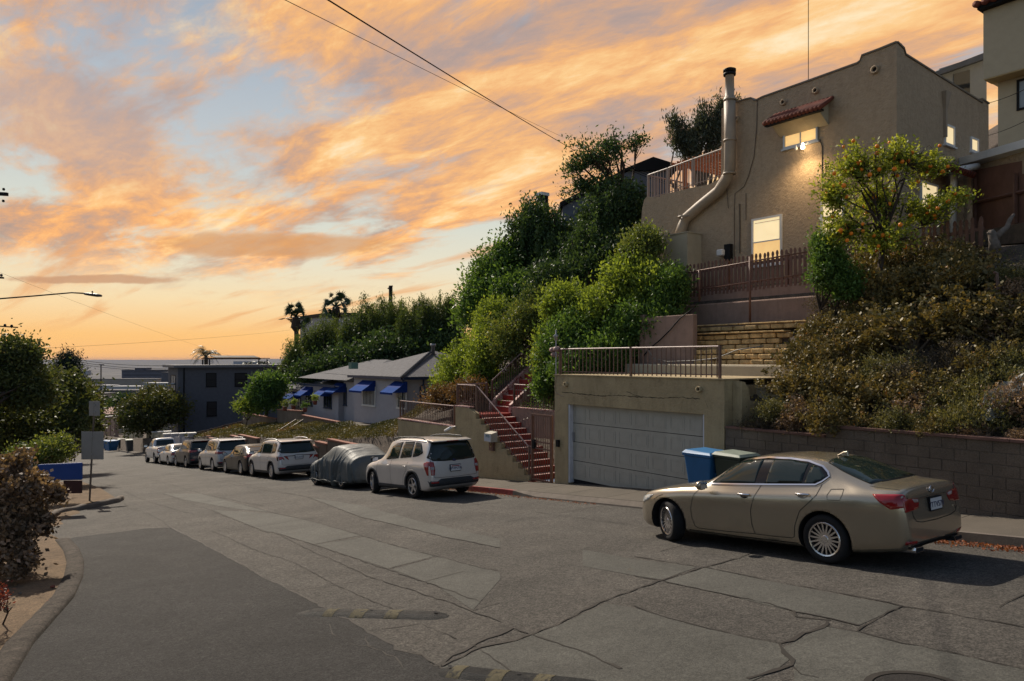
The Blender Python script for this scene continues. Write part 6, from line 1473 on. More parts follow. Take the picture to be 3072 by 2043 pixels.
# ---------------------------------------------- pickup
def pickup():
    p = paint('truck_white_paint', (.46, .45, .46), .1, .35); wb = 3.2; H = 1.78; b = 1.12; x0, x1 = -1.2, 4.05; hwm = .90
    c = dict(x0=x0, x1=x1, wb=wb, wr=.37, w=1.82, paint=p, gap=.07, rimk=.62,
        top=[(x0, .70), (x0+.015, 1.02), (x0+.03, 1.17), (x0+.06, 1.20), (.76, 1.22), (.80, 1.30), (.86, 1.62), (.93, 1.73), (1.2, H), (2.0, H-.02), (2.25, H-.10), (2.75, 1.24), (2.95, 1.18), (3.6, 1.10), (3.9, 1.0), (4.0, .85), (4.05, .65)],
        belt=[(x0, .66), (x0+.015, .95), (x0+.03, 1.08), (x0+.06, 1.12), (.8, 1.14), (2.7, 1.12), (3.6, 1.0), (3.95, .8), (4.05, .6)],
        hw=[(x0, hwm-.06), (x0+.05, hwm-.02), (0, hwm), (3.2, hwm), (3.7, hwm-.06), (3.95, hwm-.16), (4.05, hwm-.28)], gh=[(x0, .6), (.8, .64), (2.2, .62), (4, .5)], bot=[(x0, .48), (0, .34), (3.2, .32), (4.05, .4)])
    root = place_car('white_pickup', 'white crew-cab pickup truck, farthest vehicle of the parked row', 56.9, 10.0, c, 'truck')
    me, bvh = car_mesh(c); lobj('body', me, root)
    for ax in ('+y', '-y'):
        for g in ([(1.72, 1.19), (2.55, 1.19), (2.2, 1.60), (1.72, 1.64)], [(1.02, 1.19), (1.64, 1.19), (1.64, 1.64), (1.02, 1.62)]): shell('side_window', g, bvh, ax, M_CGL, root, off=.006, h=.08)
        strip('door_gap', [([(1.68, 1.7), (1.68, .5), (2.7, .5), (2.75, 1.1)], False), ([(.97, 1.65), (.97, .5), (1.68, .5)], False), ([(.80, 1.2), (.80, .45)], False)], .014, bvh, ax, M_SEAM, root)
        mirror(root, 2.62, (1 if ax == '+y' else -1)*.88, 1.22, M_BLK, 1.3)
        shell('tail_lamp', [(x0+.02, 1.08), (x0+.10, 1.08), (x0+.10, .78), (x0+.02, .78)], bvh, ax, M_TAIL, root, off=.008, h=.05)
    shell('bed_opening', [(x0+.14, .72), (.72, .72), (.72, -.72), (x0+.14, -.72)], bvh, 'z', M_DRK, root, off=.004, h=.2)
    shell('rear_window', [(.55, 1.62), (.60, 1.26), (-.60, 1.26), (-.55, 1.62)], bvh, '-x', M_CGL, root, off=.008, h=.06)
    for sg in (1, -1): shell('tail_lamp', [(sg*.84, 1.08), (sg*.72, 1.08), (sg*.72, .78), (sg*.84, .78)], bvh, '-x', M_TAIL, root, off=.008, h=.05)
    strip('tailgate_gap', [([(.70, 1.12), (.70, .70), (-.70, .70), (-.70, 1.12)], False)], .012, bvh, '-x', M_SEAM, root)
    k = MB(); k.box(x0-.10, x0+.05, -.85, .85, .48, .64); bevel(lpart('bumper', k, M_CHR, root), .02)
    plate(root, bvh, .57, '5V21840', x=x0-.11); finish(root, c, M_RIM, 6, 'wide')
pickup()
# ---------------------------------------------- covered car
def covered():
    c = dict(x0=-.95, x1=3.38, wb=2.45, wr=.31, w=1.78, paint=None,
        top=[(-.95, .55), (-.93, .78), (-.88, .95), (-.75, 1.08), (-.4, 1.20), (0, 1.36), (.4, 1.44), (.9, 1.46), (1.3, 1.42), (1.7, 1.24), (2.1, 1.05), (2.6, .95), (3.0, .80), (3.25, .62), (3.38, .42)],
        belt=[(-.95, .5), (-.9, .72), (-.7, .90), (0, 1.0), (1.5, .98), (2.2, .90), (3, .70), (3.38, .38)],
        hw=[(-.95, .55), (-.88, .70), (-.7, .82), (-.3, .88), (.5, .90), (1.5, .90), (2.4, .88), (2.9, .80), (3.2, .66), (3.38, .45)],
        gh=[(-.95, .45), (0, .60), (.9, .64), (1.5, .62), (3.3, .4)], bot=[(-.95, .30), (-.7, .2), (0, .17), (2.4, .17), (3, .14), (3.38, .10)])
    m = mat('car_cover_fabric', (.075, .084, .086), .55, var=.15, scale=2, bump=.3, bscale=60, spec=.3); c['paint'] = m
    root = place_car('covered_car', 'car hidden under a wrinkled grey-green fabric cover', 23.75, 10.0, c)
    me, bvh = car_mesh(c, wheels=False, sub=2, name='car_cover')
    rr = random.Random(3)
    folds = [(rr.uniform(-.9, 3.2), rr.uniform(.035, .11), rr.uniform(-.5, .5), rr.uniform(.6, 1.3)) for _ in range(44)]
    nrm = [v.normal.copy() for v in me.vertices]
    for v, n in zip(me.vertices, nrm):
        x, y, z = v.co; d = 0
        for fx, fw, sl_, am in folds:
            u = x-fx-sl_*(1.0-z)*(1 if y > 0 else -.6); d += .045*am*math.exp(-(u/fw)**2*2.5)*(1 if int(fx*10) % 2 else -1)
        low = max(0, min(1, (1.15-z)/.5)); d *= low*.95+.14
        d += .02*noise.noise(Vector((x*3, y*3, z*2)))
        d += max(0, (.45-z))*.12
        v.co += n*d
        if z < .24: v.co.z += .03*math.sin(x*9)
    # sagging drape between roof and bonnet
    o = lobj('car_cover', me, root)
    k = MB(); k.tube([(x_, .93*math.cos(.0) if False else (.955+.01*math.sin(x_*5)), .24+.02*math.sin(x_*6)) for x_ in np.linspace(-.6, 2.7, 24)], .014, 6); lpart('hem_cord', k, m, root, True)
    finish(root, c, M_RIM, 6, 'wide')
covered()
# ---------------------------------------------- bins
def bin_(label, n, s, body, lid, h=1.05, rz=0, w=.36, group='wheelie bins', open_=0):
    t = thing('wheelie_bin', label, 'bin', (n, s, road(s)+(.15 if n > 12.1 else 0)), group); t.rotation_euler = (0, 0, PHI+rz)
    def P(name, k, m, par, **q): me = raw_mesh(name, k.v, k.f, m, None, False); fixn(me); o = bpy.data.objects.new(name, me); COL.objects.link(o); o.parent = par; return o
    k = MB(); b, u = w*.72, w
    k.hexa([(-b, -b, .03), (b, -b, .03), (b, b, .03), (-b, b, .03), (-u, -u, h*.9), (u, -u, h*.9), (u, u, h*.9), (-u, u, h*.9)]); bd = bevel(P('bin_body', k, body, t), .03, 2)
    k = MB(); k.box(-u-.03, u+.03, -u-.03, u+.03, h*.9+.001, h*.9+.05); k.box(-b*.6, b*.6, -u*.98, -u*.90, h*.35, h*.6); bevel(P('rim_band', k, body, t), .01)
    k = MB(); k.hexa([(-u-.04, -u-.05, h*.9+.052), (u+.04, -u-.05, h*.9+.052), (u+.04, u+.04, h*.9+.052), (-u-.04, u+.04, h*.9+.052), (-u+.03, -u+.02, h), (u-.03, -u+.02, h), (u-.03, u-.02, h+.02), (-u+.03, u-.02, h+.02)]); bevel(P('lid', k, lid, t), .015, 2)
    k = MB(); k.tube([(-b, u+.07, h*.86), (b, u+.07, h*.86)], .02, 8); P('handle', k, body, t)
    for sx in (-b+.02, b-.02):
        k = MB(); k.lathe([(0, -.03), (.11, -.03), (.11, .03), (0, .03)], (sx, u-.02, .11), 'x', 18); P('wheel', k, M_BLK, t)
    return t
M_BINB = mat('blue_bin_plastic', (.02, .10, .24), .45, var=.08); M_BINL = mat('blue_bin_lid', (.035, .14, .30), .4, var=.1)
M_BING = mat('dark_green_bin_plastic', (.03, .04, .028), .5, var=.1); M_BINW = mat('pale_bin_lid', (.20, .23, .19), .45, var=.2, scale=10)
M_BINK = mat('grey_bin_plastic', (.07, .075, .08), .5, var=.1)
def bpx(px, n): s = PN(px, 1078, n)[0]; return n, s
n_, s_ = bpx(2122, 13.0); bin_('blue recycling bin beside the sedan in front of the garage pillar', n_, s_, M_BINB, M_BINL, h=1.10, w=.36)
n_, s_ = bpx(2208, 13.05); bin_('dark green bin with pale lid mostly hidden by the sedan roof', n_, s_, M_BING, M_BINW, h=1.06, w=.33)
bin_('blue recycling bin nearest at the far kerb', *bpx(334, 12.7), M_BINB, M_BINL, h=1.2, w=.62, rz=.3)
bin_('blue recycling bin behind the white sign panel', *bpx(319, 13.6), M_BINB, M_BINL, h=1.1, w=.5, rz=.2)
for px, n, lb in ((366, 14.0, 'pale topped grey bin on the far pavement'), (392, 13.6, 'dark bin beside the cream wall at the far pavement')): bin_(lb, *bpx(px, n), M_BINK, M_BINW, h=1.3, w=.5)
# far cars at the street end: simple but real shapes
def far_car(label, s, n, col, rz=0):
    x = paint('far_paint_%d' % int(s*10), col, .2); c = dict(x0=-1.0, x1=3.5, wb=2.6, wr=.33, w=1.8, paint=x, top=[(-1, .6), (-.97, .95), (-.6, 1.05), (-.1, 1.38), (.7, 1.45), (1.4, 1.38), (2.0, 1.0), (3.1, .85), (3.5, .5)], belt=[(-1, .55), (-.9, .9), (2, .88), (3.2, .75), (3.5, .45)], hw=[(-1, .7), (-.7, .86), (0, .9), (2.6, .9), (3.2, .8), (3.5, .5)], gh=[(-1, .5), (3.5, .55)], bot=[(-1, .3), (0, .2), (3.5, .25)])
    root = bpy.data.objects.new('far_car', None); COL.objects.link(root); root.location = W(n, s, road(s)); root.rotation_euler = (0, SLP*.7, PHI+math.pi/2+rz); props(root, label, 'car')
    me, bvh = car_mesh(c); lobj('body', me, root)
    for ax in ('+y', '-y'): shell('side_window', [(-.3, .98), (1.75, .95), (1.3, 1.28), (.1, 1.3)], bvh, ax, M_CGL, root, h=.15)
    shell('rear_window', [(-.55, .6), (-.1, .5), (-.1, -.5), (-.55, -.6)], bvh, 'z', M_CGL, root, h=.15)
    finish(root, c, M_RIM, 5, 'wide')
far_car('black car at the very end of the street under the trees', 168, 11.0, (.01, .01, .012), 1.4)
far_car('pale car parked beyond the sign panel at the street end', 150, 7.2, (.35, .36, .4))
far_car('dark car half seen behind the pale one at the street end', 174, 14.2, (.03, .03, .04), 1.2)
# ================================================================== VEGETATION
NR = np.random.default_rng(11)
def XY(px, py, Y): return np.array([(px-1536)/F*Y, Y, (1078-py)/F*Y + EY])
def Bl(px, py, Y, rx, ry, df=1.0): c = XY(px, py, Y); return (*c, rx/F*Y, rx/F*Y*df, ry/F*Y)
def leaf_arrays(C, size, tone, up=.3, asp=.45, out=None, sv=.35, rng=NR):
    n = len(C); a = rng.normal(size=(n, 3)); a[:, 2] += up
    if out is not None: a += out*.8
    a /= np.linalg.norm(a, axis=1)[:, None] + 1e-9
    b = np.cross(a, rng.normal(size=(n, 3))); b /= np.linalg.norm(b, axis=1)[:, None] + 1e-9
    s = size*(1 + sv*rng.uniform(-1, 1, n))[:, None]
    V = np.empty((n, 4, 3)); V[:, 0] = C-a*s*.5; V[:, 1] = C+b*s*asp*.5; V[:, 2] = C+a*s*.5; V[:, 3] = C-b*s*asp*.5
    return V, np.clip(tone, 0, 1)
def leaf_mesh(name, V, tone, m, base):
    n = len(V); me = bpy.data.meshes.new(name); v = (V.reshape(-1, 3)-np.array(base)).astype(np.float32)
    me.vertices.add(4*n); me.vertices.foreach_set('co', v.ravel()); me.loops.add(4*n); me.loops.foreach_set('vertex_index', np.arange(4*n, dtype=np.int32))
    me.polygons.add(n); me.polygons.foreach_set('loop_start', np.arange(0, 4*n, 4, dtype=np.int32)); me.polygons.foreach_set('loop_total', np.full(n, 4, dtype=np.int32))
    at = me.attributes.new('tone', 'FLOAT', 'FACE'); at.data.foreach_set('value', tone.astype(np.float32)); me.materials.append(m); me.update(calc_edges=True); return me
def clump_pts(blobs, nc, rng=NR, shell_=.75, low=-.6):
    w = np.array([(b[3]*b[4]*b[5])**(.6) for b in blobs]); w /= w.sum(); idx = rng.choice(len(blobs), nc, p=w); out = []; dirs = []
    for i in idx:
        b = blobs[i]
        while True:
            d = rng.normal(size=3); d /= np.linalg.norm(d)
            if d[2] > low: break
        r = shell_ + (1-shell_)*rng.uniform(-1.6, 1.0) + .10*rng.normal()
        out.append([b[0]+d[0]*b[3]*r, b[1]+d[1]*b[4]*r, b[2]+d[2]*b[5]*r]); dirs.append(d)
    return np.array(out), np.array(dirs)
def crown(blobs, nc, nl, sig, size, rng=NR, weep=0, **k):
    C, D = clump_pts(blobs, nc, rng, **{q: k.pop(q) for q in ('shell_', 'low') if q in k})
    ct = rng.uniform(0, 1, nc); rep = np.maximum(3, (nl*rng.uniform(.4, 1.7, nc)).astype(int)); I = np.repeat(np.arange(nc), rep); n = len(I)
    off = rng.normal(size=(n, 3))*sig*np.repeat(rng.uniform(.6, 1.4, nc), rep)[:, None]
    if weep:
        L = np.repeat(rng.uniform(.4, 1.3, nc)*weep, rep); off[:, :2] *= .45; off[:, 2] = -L*rng.uniform(0, 1, n)**.8 + sig*.4*rng.normal(size=n)
    P = C[I]+off; tone = .65*ct[I]*.9 + .35*rng.uniform(0, 1, n)
    out = None if weep else D[I]
    k.setdefault('up', -1.2 if weep else .3); V, tone = leaf_arrays(P, size, tone, out=out, rng=rng, **k); return C, V, tone
def tree(name, label, cat, base, blobs, nc, nl, sig, size, m, trunk=.12, fork=None, limbs=8, twigs=0, barkm=None, weep=0, group=None, asp=.45, stems=1, **k):
    base = np.array(base, float); C, V, tone = crown(blobs, nc, nl, sig, size, weep=weep, asp=asp, **k)
    t = bpy.data.objects.new(name, None); COL.objects.link(t); t.location = base; props(t, label, cat, group)
    me = leaf_mesh('crown', V, tone, m, base); o = bpy.data.objects.new('crown' if trunk > .05 else 'foliage', me); COL.objects.link(o); o.parent = t
    if trunk:
        kx = MB(); bc = np.array([b[:3] for b in blobs]); cm = bc.mean(0)
        fk = np.array(fork) if fork is not None else base + (cm-base)*.45 + NR.normal(size=3)*.05
        for st in range(stems):
            b0 = base + (NR.normal(size=3)*[.12, .12, 0] if stems > 1 else 0); f0 = fk + (NR.normal(size=3)*.25 if stems > 1 else 0)
            mid = (b0+f0)/2 + NR.normal(size=3)*[.08, .08, 0]*np.linalg.norm(f0-b0)*.5
            kx.tube([b0-[0, 0, .2], b0+(mid-b0)*.1, mid, f0], [trunk*1.35, trunk, trunk*.85, trunk*.72], 8)
            nodes = [(f0, trunk*.6)]; sel = NR.choice(len(C), min(limbs, len(C)), replace=False)
            for j in sel:
                tip = C[j]; q = f0 + (tip-f0)*.5 + NR.normal(size=3)*np.linalg.norm(tip-f0)*.10 + [0, 0, .06*np.linalg.norm(tip-f0)]
                kx.tube([f0, f0+(q-f0)*.5+NR.normal(size=3)*.03, q, q+(tip-q)*.6+NR.normal(size=3)*.06, tip], [trunk*.55, trunk*.42, trunk*.30, trunk*.18, trunk*.06], 5, caps=False)
                nodes += [(q, trunk*.28), (f0+(q-f0)*.5, trunk*.4), (q+(tip-q)*.5, trunk*.2)]
            if twigs:
                N_ = np.array([n[0] for n in nodes])
                for j in NR.choice(len(C), min(twigs//stems, len(C)), replace=False):
                    tip = C[j]; i = np.argmin(np.linalg.norm(N_-tip, axis=1)); s_ = N_[i]; q = (s_+tip)/2 + NR.normal(size=3)*np.linalg.norm(tip-s_)*.12; r = nodes[i][1]*.6
                    kx.tube([s_, q, tip], [r, r*.6, r*.2], 4, caps=False)
        me = raw_mesh('trunk', [tuple(np.array(v)-base) for v in kx.v], kx.f, barkm or M_BARK, None, True); o = bpy.data.objects.new('trunk' if trunk > .05 else 'stems', me); COL.objects.link(o); o.parent = t
    return t, C
def gz(n, s): return np.array(W(n, s, hh(n, s)))
def gzp(px, Y): X = (px-1536)/F*Y; n, s = cN*X+cU*Y, -cU*X+cN*Y; return np.array(W(n, s, hh(n, s) if n > 13 else road(s)))
G1 = leafmat('leaf_bright', (0.064, 0.108, 0.022), (0.234, 0.306, 0.054), .45)
G2 = leafmat('leaf_mid', (0.035, 0.078, 0.022), (0.119, 0.205, 0.047), .35)
G3 = leafmat('leaf_dark', (0.019, 0.041, 0.019), (0.068, 0.115, 0.038), .28)
G4 = leafmat('leaf_pepper', (0.024, 0.046, 0.018), (0.115, 0.155, 0.041), .38)
G5 = leafmat('leaf_euca', (0.030, 0.042, 0.027), (0.090, 0.105, 0.075), .25)
JD = leafmat('leaf_jade', (0.060, 0.058, 0.024), (0.216, 0.162, 0.060), .2, .4, c3=(0.504, 0.204, 0.084))
HRB = leafmat('leaf_hill_herb', (.055, .060, .028), (.17, .16, .065), .3, c3=(.26, .16, .08))
DRY = leafmat('leaf_dry', (0.046, 0.039, 0.029), (0.130, 0.104, 0.072), .2, .7)
GRB = leafmat('leaf_herb', (0.052, 0.086, 0.025), (0.190, 0.224, 0.061), .35, c3=(0.380, 0.207, 0.069))
LFT = leafmat('leaf_left', (0.030, 0.049, 0.019), (0.115, 0.135, 0.046), .3, c3=(0.270, 0.203, 0.135))
RUS = leafmat('leaf_rusty', (0.062, 0.037, 0.018), (0.188, 0.106, 0.050), .3, c3=(0.375, 0.275, 0.175))
ICE = leafmat('leaf_iceplant', (0.042, 0.049, 0.018), (0.140, 0.119, 0.042), .2, .5, c3=(0.238, 0.084, 0.056))
ORG = leafmat('leaf_orange_tree', (0.069, 0.109, 0.018), (0.322, 0.356, 0.060), .45, .35)
STR = leafmat('tree_leaf_autumn', (0.025, 0.042, 0.014), (0.091, 0.091, 0.025), .3, c3=(0.280, 0.154, 0.028))
# --- behind: dark trees and peppers
tree('pepper_tree', 'long hanging pepper tree second from the left behind the white house', 'tree', gzp(1000, 66), [Bl(985, 1000, 66, 60, 70), Bl(930, 1020, 66, 50, 60), Bl(900, 1075, 66, 45, 55)], 260, 176, .35, .24, G4, .28, weep=3.6, limbs=10, group='pepper trees behind the white house', asp=.22)
tree('pepper_tree', 'broad pepper tree in the middle of the row behind the white house', 'tree', gzp(1130, 64), [Bl(1110, 955, 64, 80, 70), Bl(1170, 935, 64, 80, 60), Bl(1060, 990, 64, 60, 60)], 360, 192, .35, .24, G4, .3, weep=3.8, limbs=12, group='pepper trees behind the white house', asp=.22)
tree('pepper_tree', 'tallest pepper tree at the right end of the row behind the white house', 'tree', gzp(1310, 60), [Bl(1290, 945, 60, 70, 70), Bl(1345, 935, 60, 42, 70), Bl(1240, 960, 60, 50, 70)], 360, 192, .35, .24, G4, .3, weep=3.6, limbs=12, group='pepper trees behind the white house', asp=.22)
tree('pepper_tree', 'thin leaning pepper tree at the left end beside the fan palm', 'tree', gzp(885, 63), [Bl(880, 1060, 63, 32, 60), Bl(858, 1110, 63, 26, 40)], 110, 128, .35, .24, G4, .2, weep=2.4, limbs=8, group='pepper trees behind the white house', asp=.22)
tree('dark_tree', 'dark bushy tree filling the gap behind the white house roof', 'tree', gzp(1150, 58), [Bl(1180, 1060, 60, 130, 45), Bl(1060, 1090, 60, 90, 40), Bl(1330, 1040, 59, 70, 40), Bl(950, 1120, 60, 70, 35)], 420, 60, .5, .32, G3, .2, limbs=8)
tree('pepper_tree', 'dark drooping pepper tree under the grey house', 'tree', gzp(1620, 36), [Bl(1600, 660, 35, 70, 90), Bl(1660, 700, 34, 80, 90), Bl(1720, 760, 33, 100, 90)], 520, 150, .28, .17, G3, .25, weep=2.6, limbs=16)
tree('tall_sparse_tree', 'tall open-crowned tree with visible branches against the sky', 'tree', gzp(1830, 33), [Bl(1780, 480, 32, 95, 65), Bl(1750, 560, 32, 85, 50), Bl(1850, 570, 32, 80, 60), Bl(1835, 440, 32, 50, 45), Bl(1905, 430, 32, 50, 28), Bl(1720, 500, 32, 40, 40)], 270, 24, .17, .15, G3, .17, limbs=30, twigs=260, shell_=.6, fork=XY(1850, 640, 32.5))
tree('pepper_tree', 'drooping dark tree left of the deck wall', 'tree', gzp(1850, 31), [Bl(1830, 620, 30.5, 90, 80), Bl(1890, 640, 30, 50, 70), Bl(1800, 720, 30, 110, 70), Bl(1900, 590, 30, 40, 60)], 480, 130, .26, .15, G3, .2, weep=2.2, limbs=14)
tree('green_tree', 'round blue-green tree below the dark pepper tree on the left', 'tree', gzp(1480, 36), [Bl(1480, 850, 35, 70, 90), Bl(1530, 800, 35, 60, 70), Bl(1440, 930, 34, 60, 80), Bl(1560, 900, 33, 80, 70)], 620, 55, .30, .19, G2, .2, limbs=12)
tree('green_tree', 'mid green tree in the gap between hedge and dark trees', 'tree', gzp(1680, 30), [Bl(1660, 870, 29, 80, 70), Bl(1750, 850, 29, 70, 60), Bl(1830, 800, 29, 80, 70)], 420, 50, .26, .16, G3, .15, limbs=8)
tree('eucalyptus_tree', 'grey-green upright tree left of the flue behind the deck', 'tree', gzp(2090, 36), [Bl(2040, 410, 34, 22, 62), Bl(2075, 440, 34, 30, 60), Bl(2110, 390, 34, 26, 72), Bl(2145, 420, 34, 30, 70), Bl(2160, 350, 34, 18, 62), Bl(2020, 370, 34, 10, 30), Bl(2197, 320, 34, 12, 34)], 380, 30, .17, .20, G5, .2, limbs=20, twigs=60, asp=.25, up=1.2, barkm=M_STEM)
# --- the bright hedge mass on the slope
HG = 'green shrubs covering the slope left of the garage'
for i, (px, py, Y, rx, ry, lb, mm) in enumerate([
    (1385, 1100, 31, 72, 95, 'leftmost tall green shrub beside the shingle roof', G1), (1460, 1060, 29.5, 70, 90, 'green shrub above the upper stair landing', G1), (1540, 1010, 28.5, 75, 85, 'olive tinted shrub left of the buried picket fence', GRB),
    (1610, 940, 28, 70, 75, 'yellowish upright shrub beneath the buried picket fence', GRB), (1655, 1050, 25, 52, 80, 'dense shrub overhanging the top of the red stairs', G1), (1700, 1010, 24.5, 85, 85, 'dark green shrub behind the left end of the garage railing', G2),
    (1790, 930, 25, 90, 90, 'large glossy shrub in the centre of the slope', G1), (1810, 1060, 23.6, 95, 80, 'deep green shrub directly behind the garage railing', G2), (1880, 830, 25.2, 75, 85, 'bright shrub under the curved plaster wall', G1),
    (1925, 740, 25.6, 60, 62, 'topmost bright shrub against the tan deck wall', GRB), (1960, 870, 24.4, 75, 85, 'green shrub left of the picket fence', G1), (2010, 860, 23.8, 50, 62, 'rounded shrub touching the left end of the picket fence', G2), (1890, 970, 23.8, 60, 60, 'shrub beside the pink plaster side wall', G2),
    (1345, 1150, 32, 40, 70, 'narrow green shrub standing at the white house side wall', G1), (1420, 1170, 30, 60, 50, 'low part of the green hedge above the low wall railing', G1), (1480, 960, 30.5, 60, 70, 'upper left shrub of the green slope', G1), (1642, 1140, 24.3, 28, 42, 'narrow shrub between the upper stair and the garage railing', G2), (1690, 900, 26, 60, 50, 'shrub in front of the buried picket fence', G1), (1980, 960, 23.4, 60, 50, 'low shrub left of the planter wall', G2), (1720, 1100, 23.2, 60, 45, 'dark shrub right behind the security light post', G2)]):
    b = XY(px, py+ry*.9, Y); tree('green_shrub', lb, 'shrub', (b[0], b[1], b[2]), [Bl(px, py, Y, rx, ry, 1.1), Bl(px-rx*.3, py+ry*.45, Y-.2, rx*.8, ry*.6, 1.1), Bl(px+rx*.3, py-ry*.3, Y+.2, rx*.6, ry*.65)], 300, 34, .15, .115, mm, .045, limbs=14, stems=3, group=HG, up=.9, shell_=.7, low=-.9)
# dry shrubs behind low wall and in the stair planter
for (n, s, r, lb, mm) in [(15.0, 23.2, .7, 'brownish dry shrub behind the low wall railing near the landing', RUS), (14.9, 25.0, .75, 'wide rusty shrub behind the low wall railing', RUS), (17.2, 25.5, .8, 'twiggy shrub on the slope beside the white house corner', DRY), (16.0, 18.8, .55, 'low herb bush in the planter above the pink wall', GRB), (16.1, 17.6, .5, 'small bush in the planter beside the garage', DRY), (16.6, 19.4, .45, 'yellow-green bush above the pink wall coping', GRB)]:
    b = gz(n, s); tree('dry_shrub', lb, 'shrub', b, [(b[0], b[1], b[2]+r*.5, r*1.2, r, r*.75)], 130, 40, .12, .09, mm, .02, limbs=12, stems=3, group='scrubby bushes around the stairs')
# phoenix palm frond peeping out, fan palms
def frond(k, base, d, L, droop, nl=26, lw=.045, ll=.55, up=.5):
    base = np.array(base); d = np.array(d)/np.linalg.norm(d); P = []
    for i in range(9): t = i/8; P.append(base + d*L*t*(1-.25*t) + np.array([0, 0, 1])*(up*L*t - droop*L*t*t))
    k.tube([tuple(p) for p in P], [.03*(1-.1*i) for i in range(9)], 4, caps=False)
    side = np.cross(d, [0, 0, 1]); side /= np.linalg.norm(side)+1e-9
    for j in range(nl):
        t = .12+.88*j/nl; x = t*8; i = int(x); p = P[i]+(P[min(i+1, 8)]-P[i])*(x-i); tg = P[min(i+1, 8)]-P[max(i-1, 0)]; tg /= np.linalg.norm(tg)+1e-9
        for sg in (-1, 1):
            l = ll*math.sin(math.pi*min(1, .15+t*.85))**.5*NR.uniform(.85, 1.1); e = p + (side*sg*.75 + tg*.6 + np.array([0, 0, -.25]))*l; w = tg*lw
            k.add([tuple(p-w*.5), tuple(p+w*.5), tuple(e)], [(0, 1, 2)])
M_PALM = mat('palm_leaf', (.022, .045, .014), .5, var=.35, scale=3)
def feather_palm(label, base, h, L, nf, ups=(.2, 1.0), tr=.25, cat='palm', ll=.55, name='feather_palm'):
    base = np.array(base); t = bpy.data.objects.new(name, None); COL.objects.link(t); t.location = base; props(t, label, cat); k = MB(); top = (0, 0, h)
    for i in range(nf): a = 2*math.pi*i/nf*1.618*3; frond(k, top, (math.cos(a), math.sin(a), 0), L*NR.uniform(.85, 1.1), NR.uniform(.7, 1.1), up=NR.uniform(*ups), ll=ll)
    me = raw_mesh('fronds', k.v, k.f, M_PALM); o = bpy.data.objects.new('fronds', me); COL.objects.link(o); o.parent = t
    k = MB(); k.tube([(0, 0, -.5), (.05, 0, h*.5), (0, 0, h)], [tr*1.2, tr, tr*.9], 8); me = raw_mesh('trunk', k.v, k.f, M_BARK); o = bpy.data.objects.new('trunk', me); COL.objects.link(o); o.parent = t
b = gzp(1450, 40); feather_palm('arching feather palm at the left edge of the tree mass', (b[0], b[1], b[2]), XY(1450, 935, 40)[2]-b[2], 2.2, 26, tr=.3)
def fan_palm(label, px, py, Y, r, nf=30):
    c = XY(px, py, Y); b = gzp(px, Y); b[0] = c[0]; b[1] = c[1]; h = c[2]-b[2]; t = bpy.data.objects.new('fan_palm', None); COL.objects.link(t); t.location = b; props(t, label, 'palm', 'fan palms behind the houses'); k = MB()
    for i in range(nf):
        a = i*2.4; el = NR.uniform(-1.0, 1.35); d = np.array([math.cos(a)*math.cos(el), math.sin(a)*math.cos(el), math.sin(el)]); L = r*NR.uniform(.30, .62); p0 = np.array([0, 0, h]); p1 = p0+d*L + [0, 0, -.05*r]
        k.tube([tuple(p0), tuple(p1)], [.05, .03], 4, caps=False); u = np.cross(d, NR.normal(size=3)); u /= np.linalg.norm(u); R0 = r*NR.uniform(.30, .46)
        for j in range(11):
            an = R_(-75+150*j/10); q = d*math.cos(an)+u*math.sin(an); e = p1+q*R0*NR.uniform(.8, 1.15)+np.array([0, 0, -.12*R0]); w = np.cross(q, np.cross(d, u))*R0*.07
            k.add([tuple(p1), tuple(p1+q*R0*.5+w), tuple(e), tuple(p1+q*R0*.5-w)], [(0, 1, 2, 3)])
    me = raw_mesh('fronds', k.v, k.f, M_PALM); o = bpy.data.objects.new('fronds', me); COL.objects.link(o); o.parent = t
    k = MB(); k.tube([(0, 0, -1), (.1, 0, h*.6), (0, 0, h)], [.28, .2, .22], 8); k.lathe([(.22, h-1.4), (.5, h-1.0), (.35, h-.1), (.1, h)], (0, 0, 0), 'z', 10); me = raw_mesh('trunk', k.v, k.f, M_BARK); o = bpy.data.objects.new('trunk', me); COL.objects.link(o); o.parent = t
fan_palm('left fan palm silhouetted against the sunset', 888, 950, 70, 1.75); fan_palm('right fan palm rising above the white flat building', 1008, 918, 74, 1.9)
# palms over the flat roof
b = np.array(W(24, 104, -9)); c = XY(618, 1072, 112); feather_palm('shaggy palm top rising behind the flat roof of the dark house', (c[0], c[1], c[2]-5), 5.2, 3.0, 30, tr=.3, ups=(.3, 1.3), ll=.9)
for i, (px, lb) in enumerate(((745, 'small palm tuft behind the flat roof, left of the pair'), (790, 'small palm tuft behind the flat roof, next to the round tree'))): c = XY(px, 1092, 108); feather_palm(lb, (c[0], c[1], c[2]-4), 4.0, 1.5, 12, tr=.15, ll=.6)
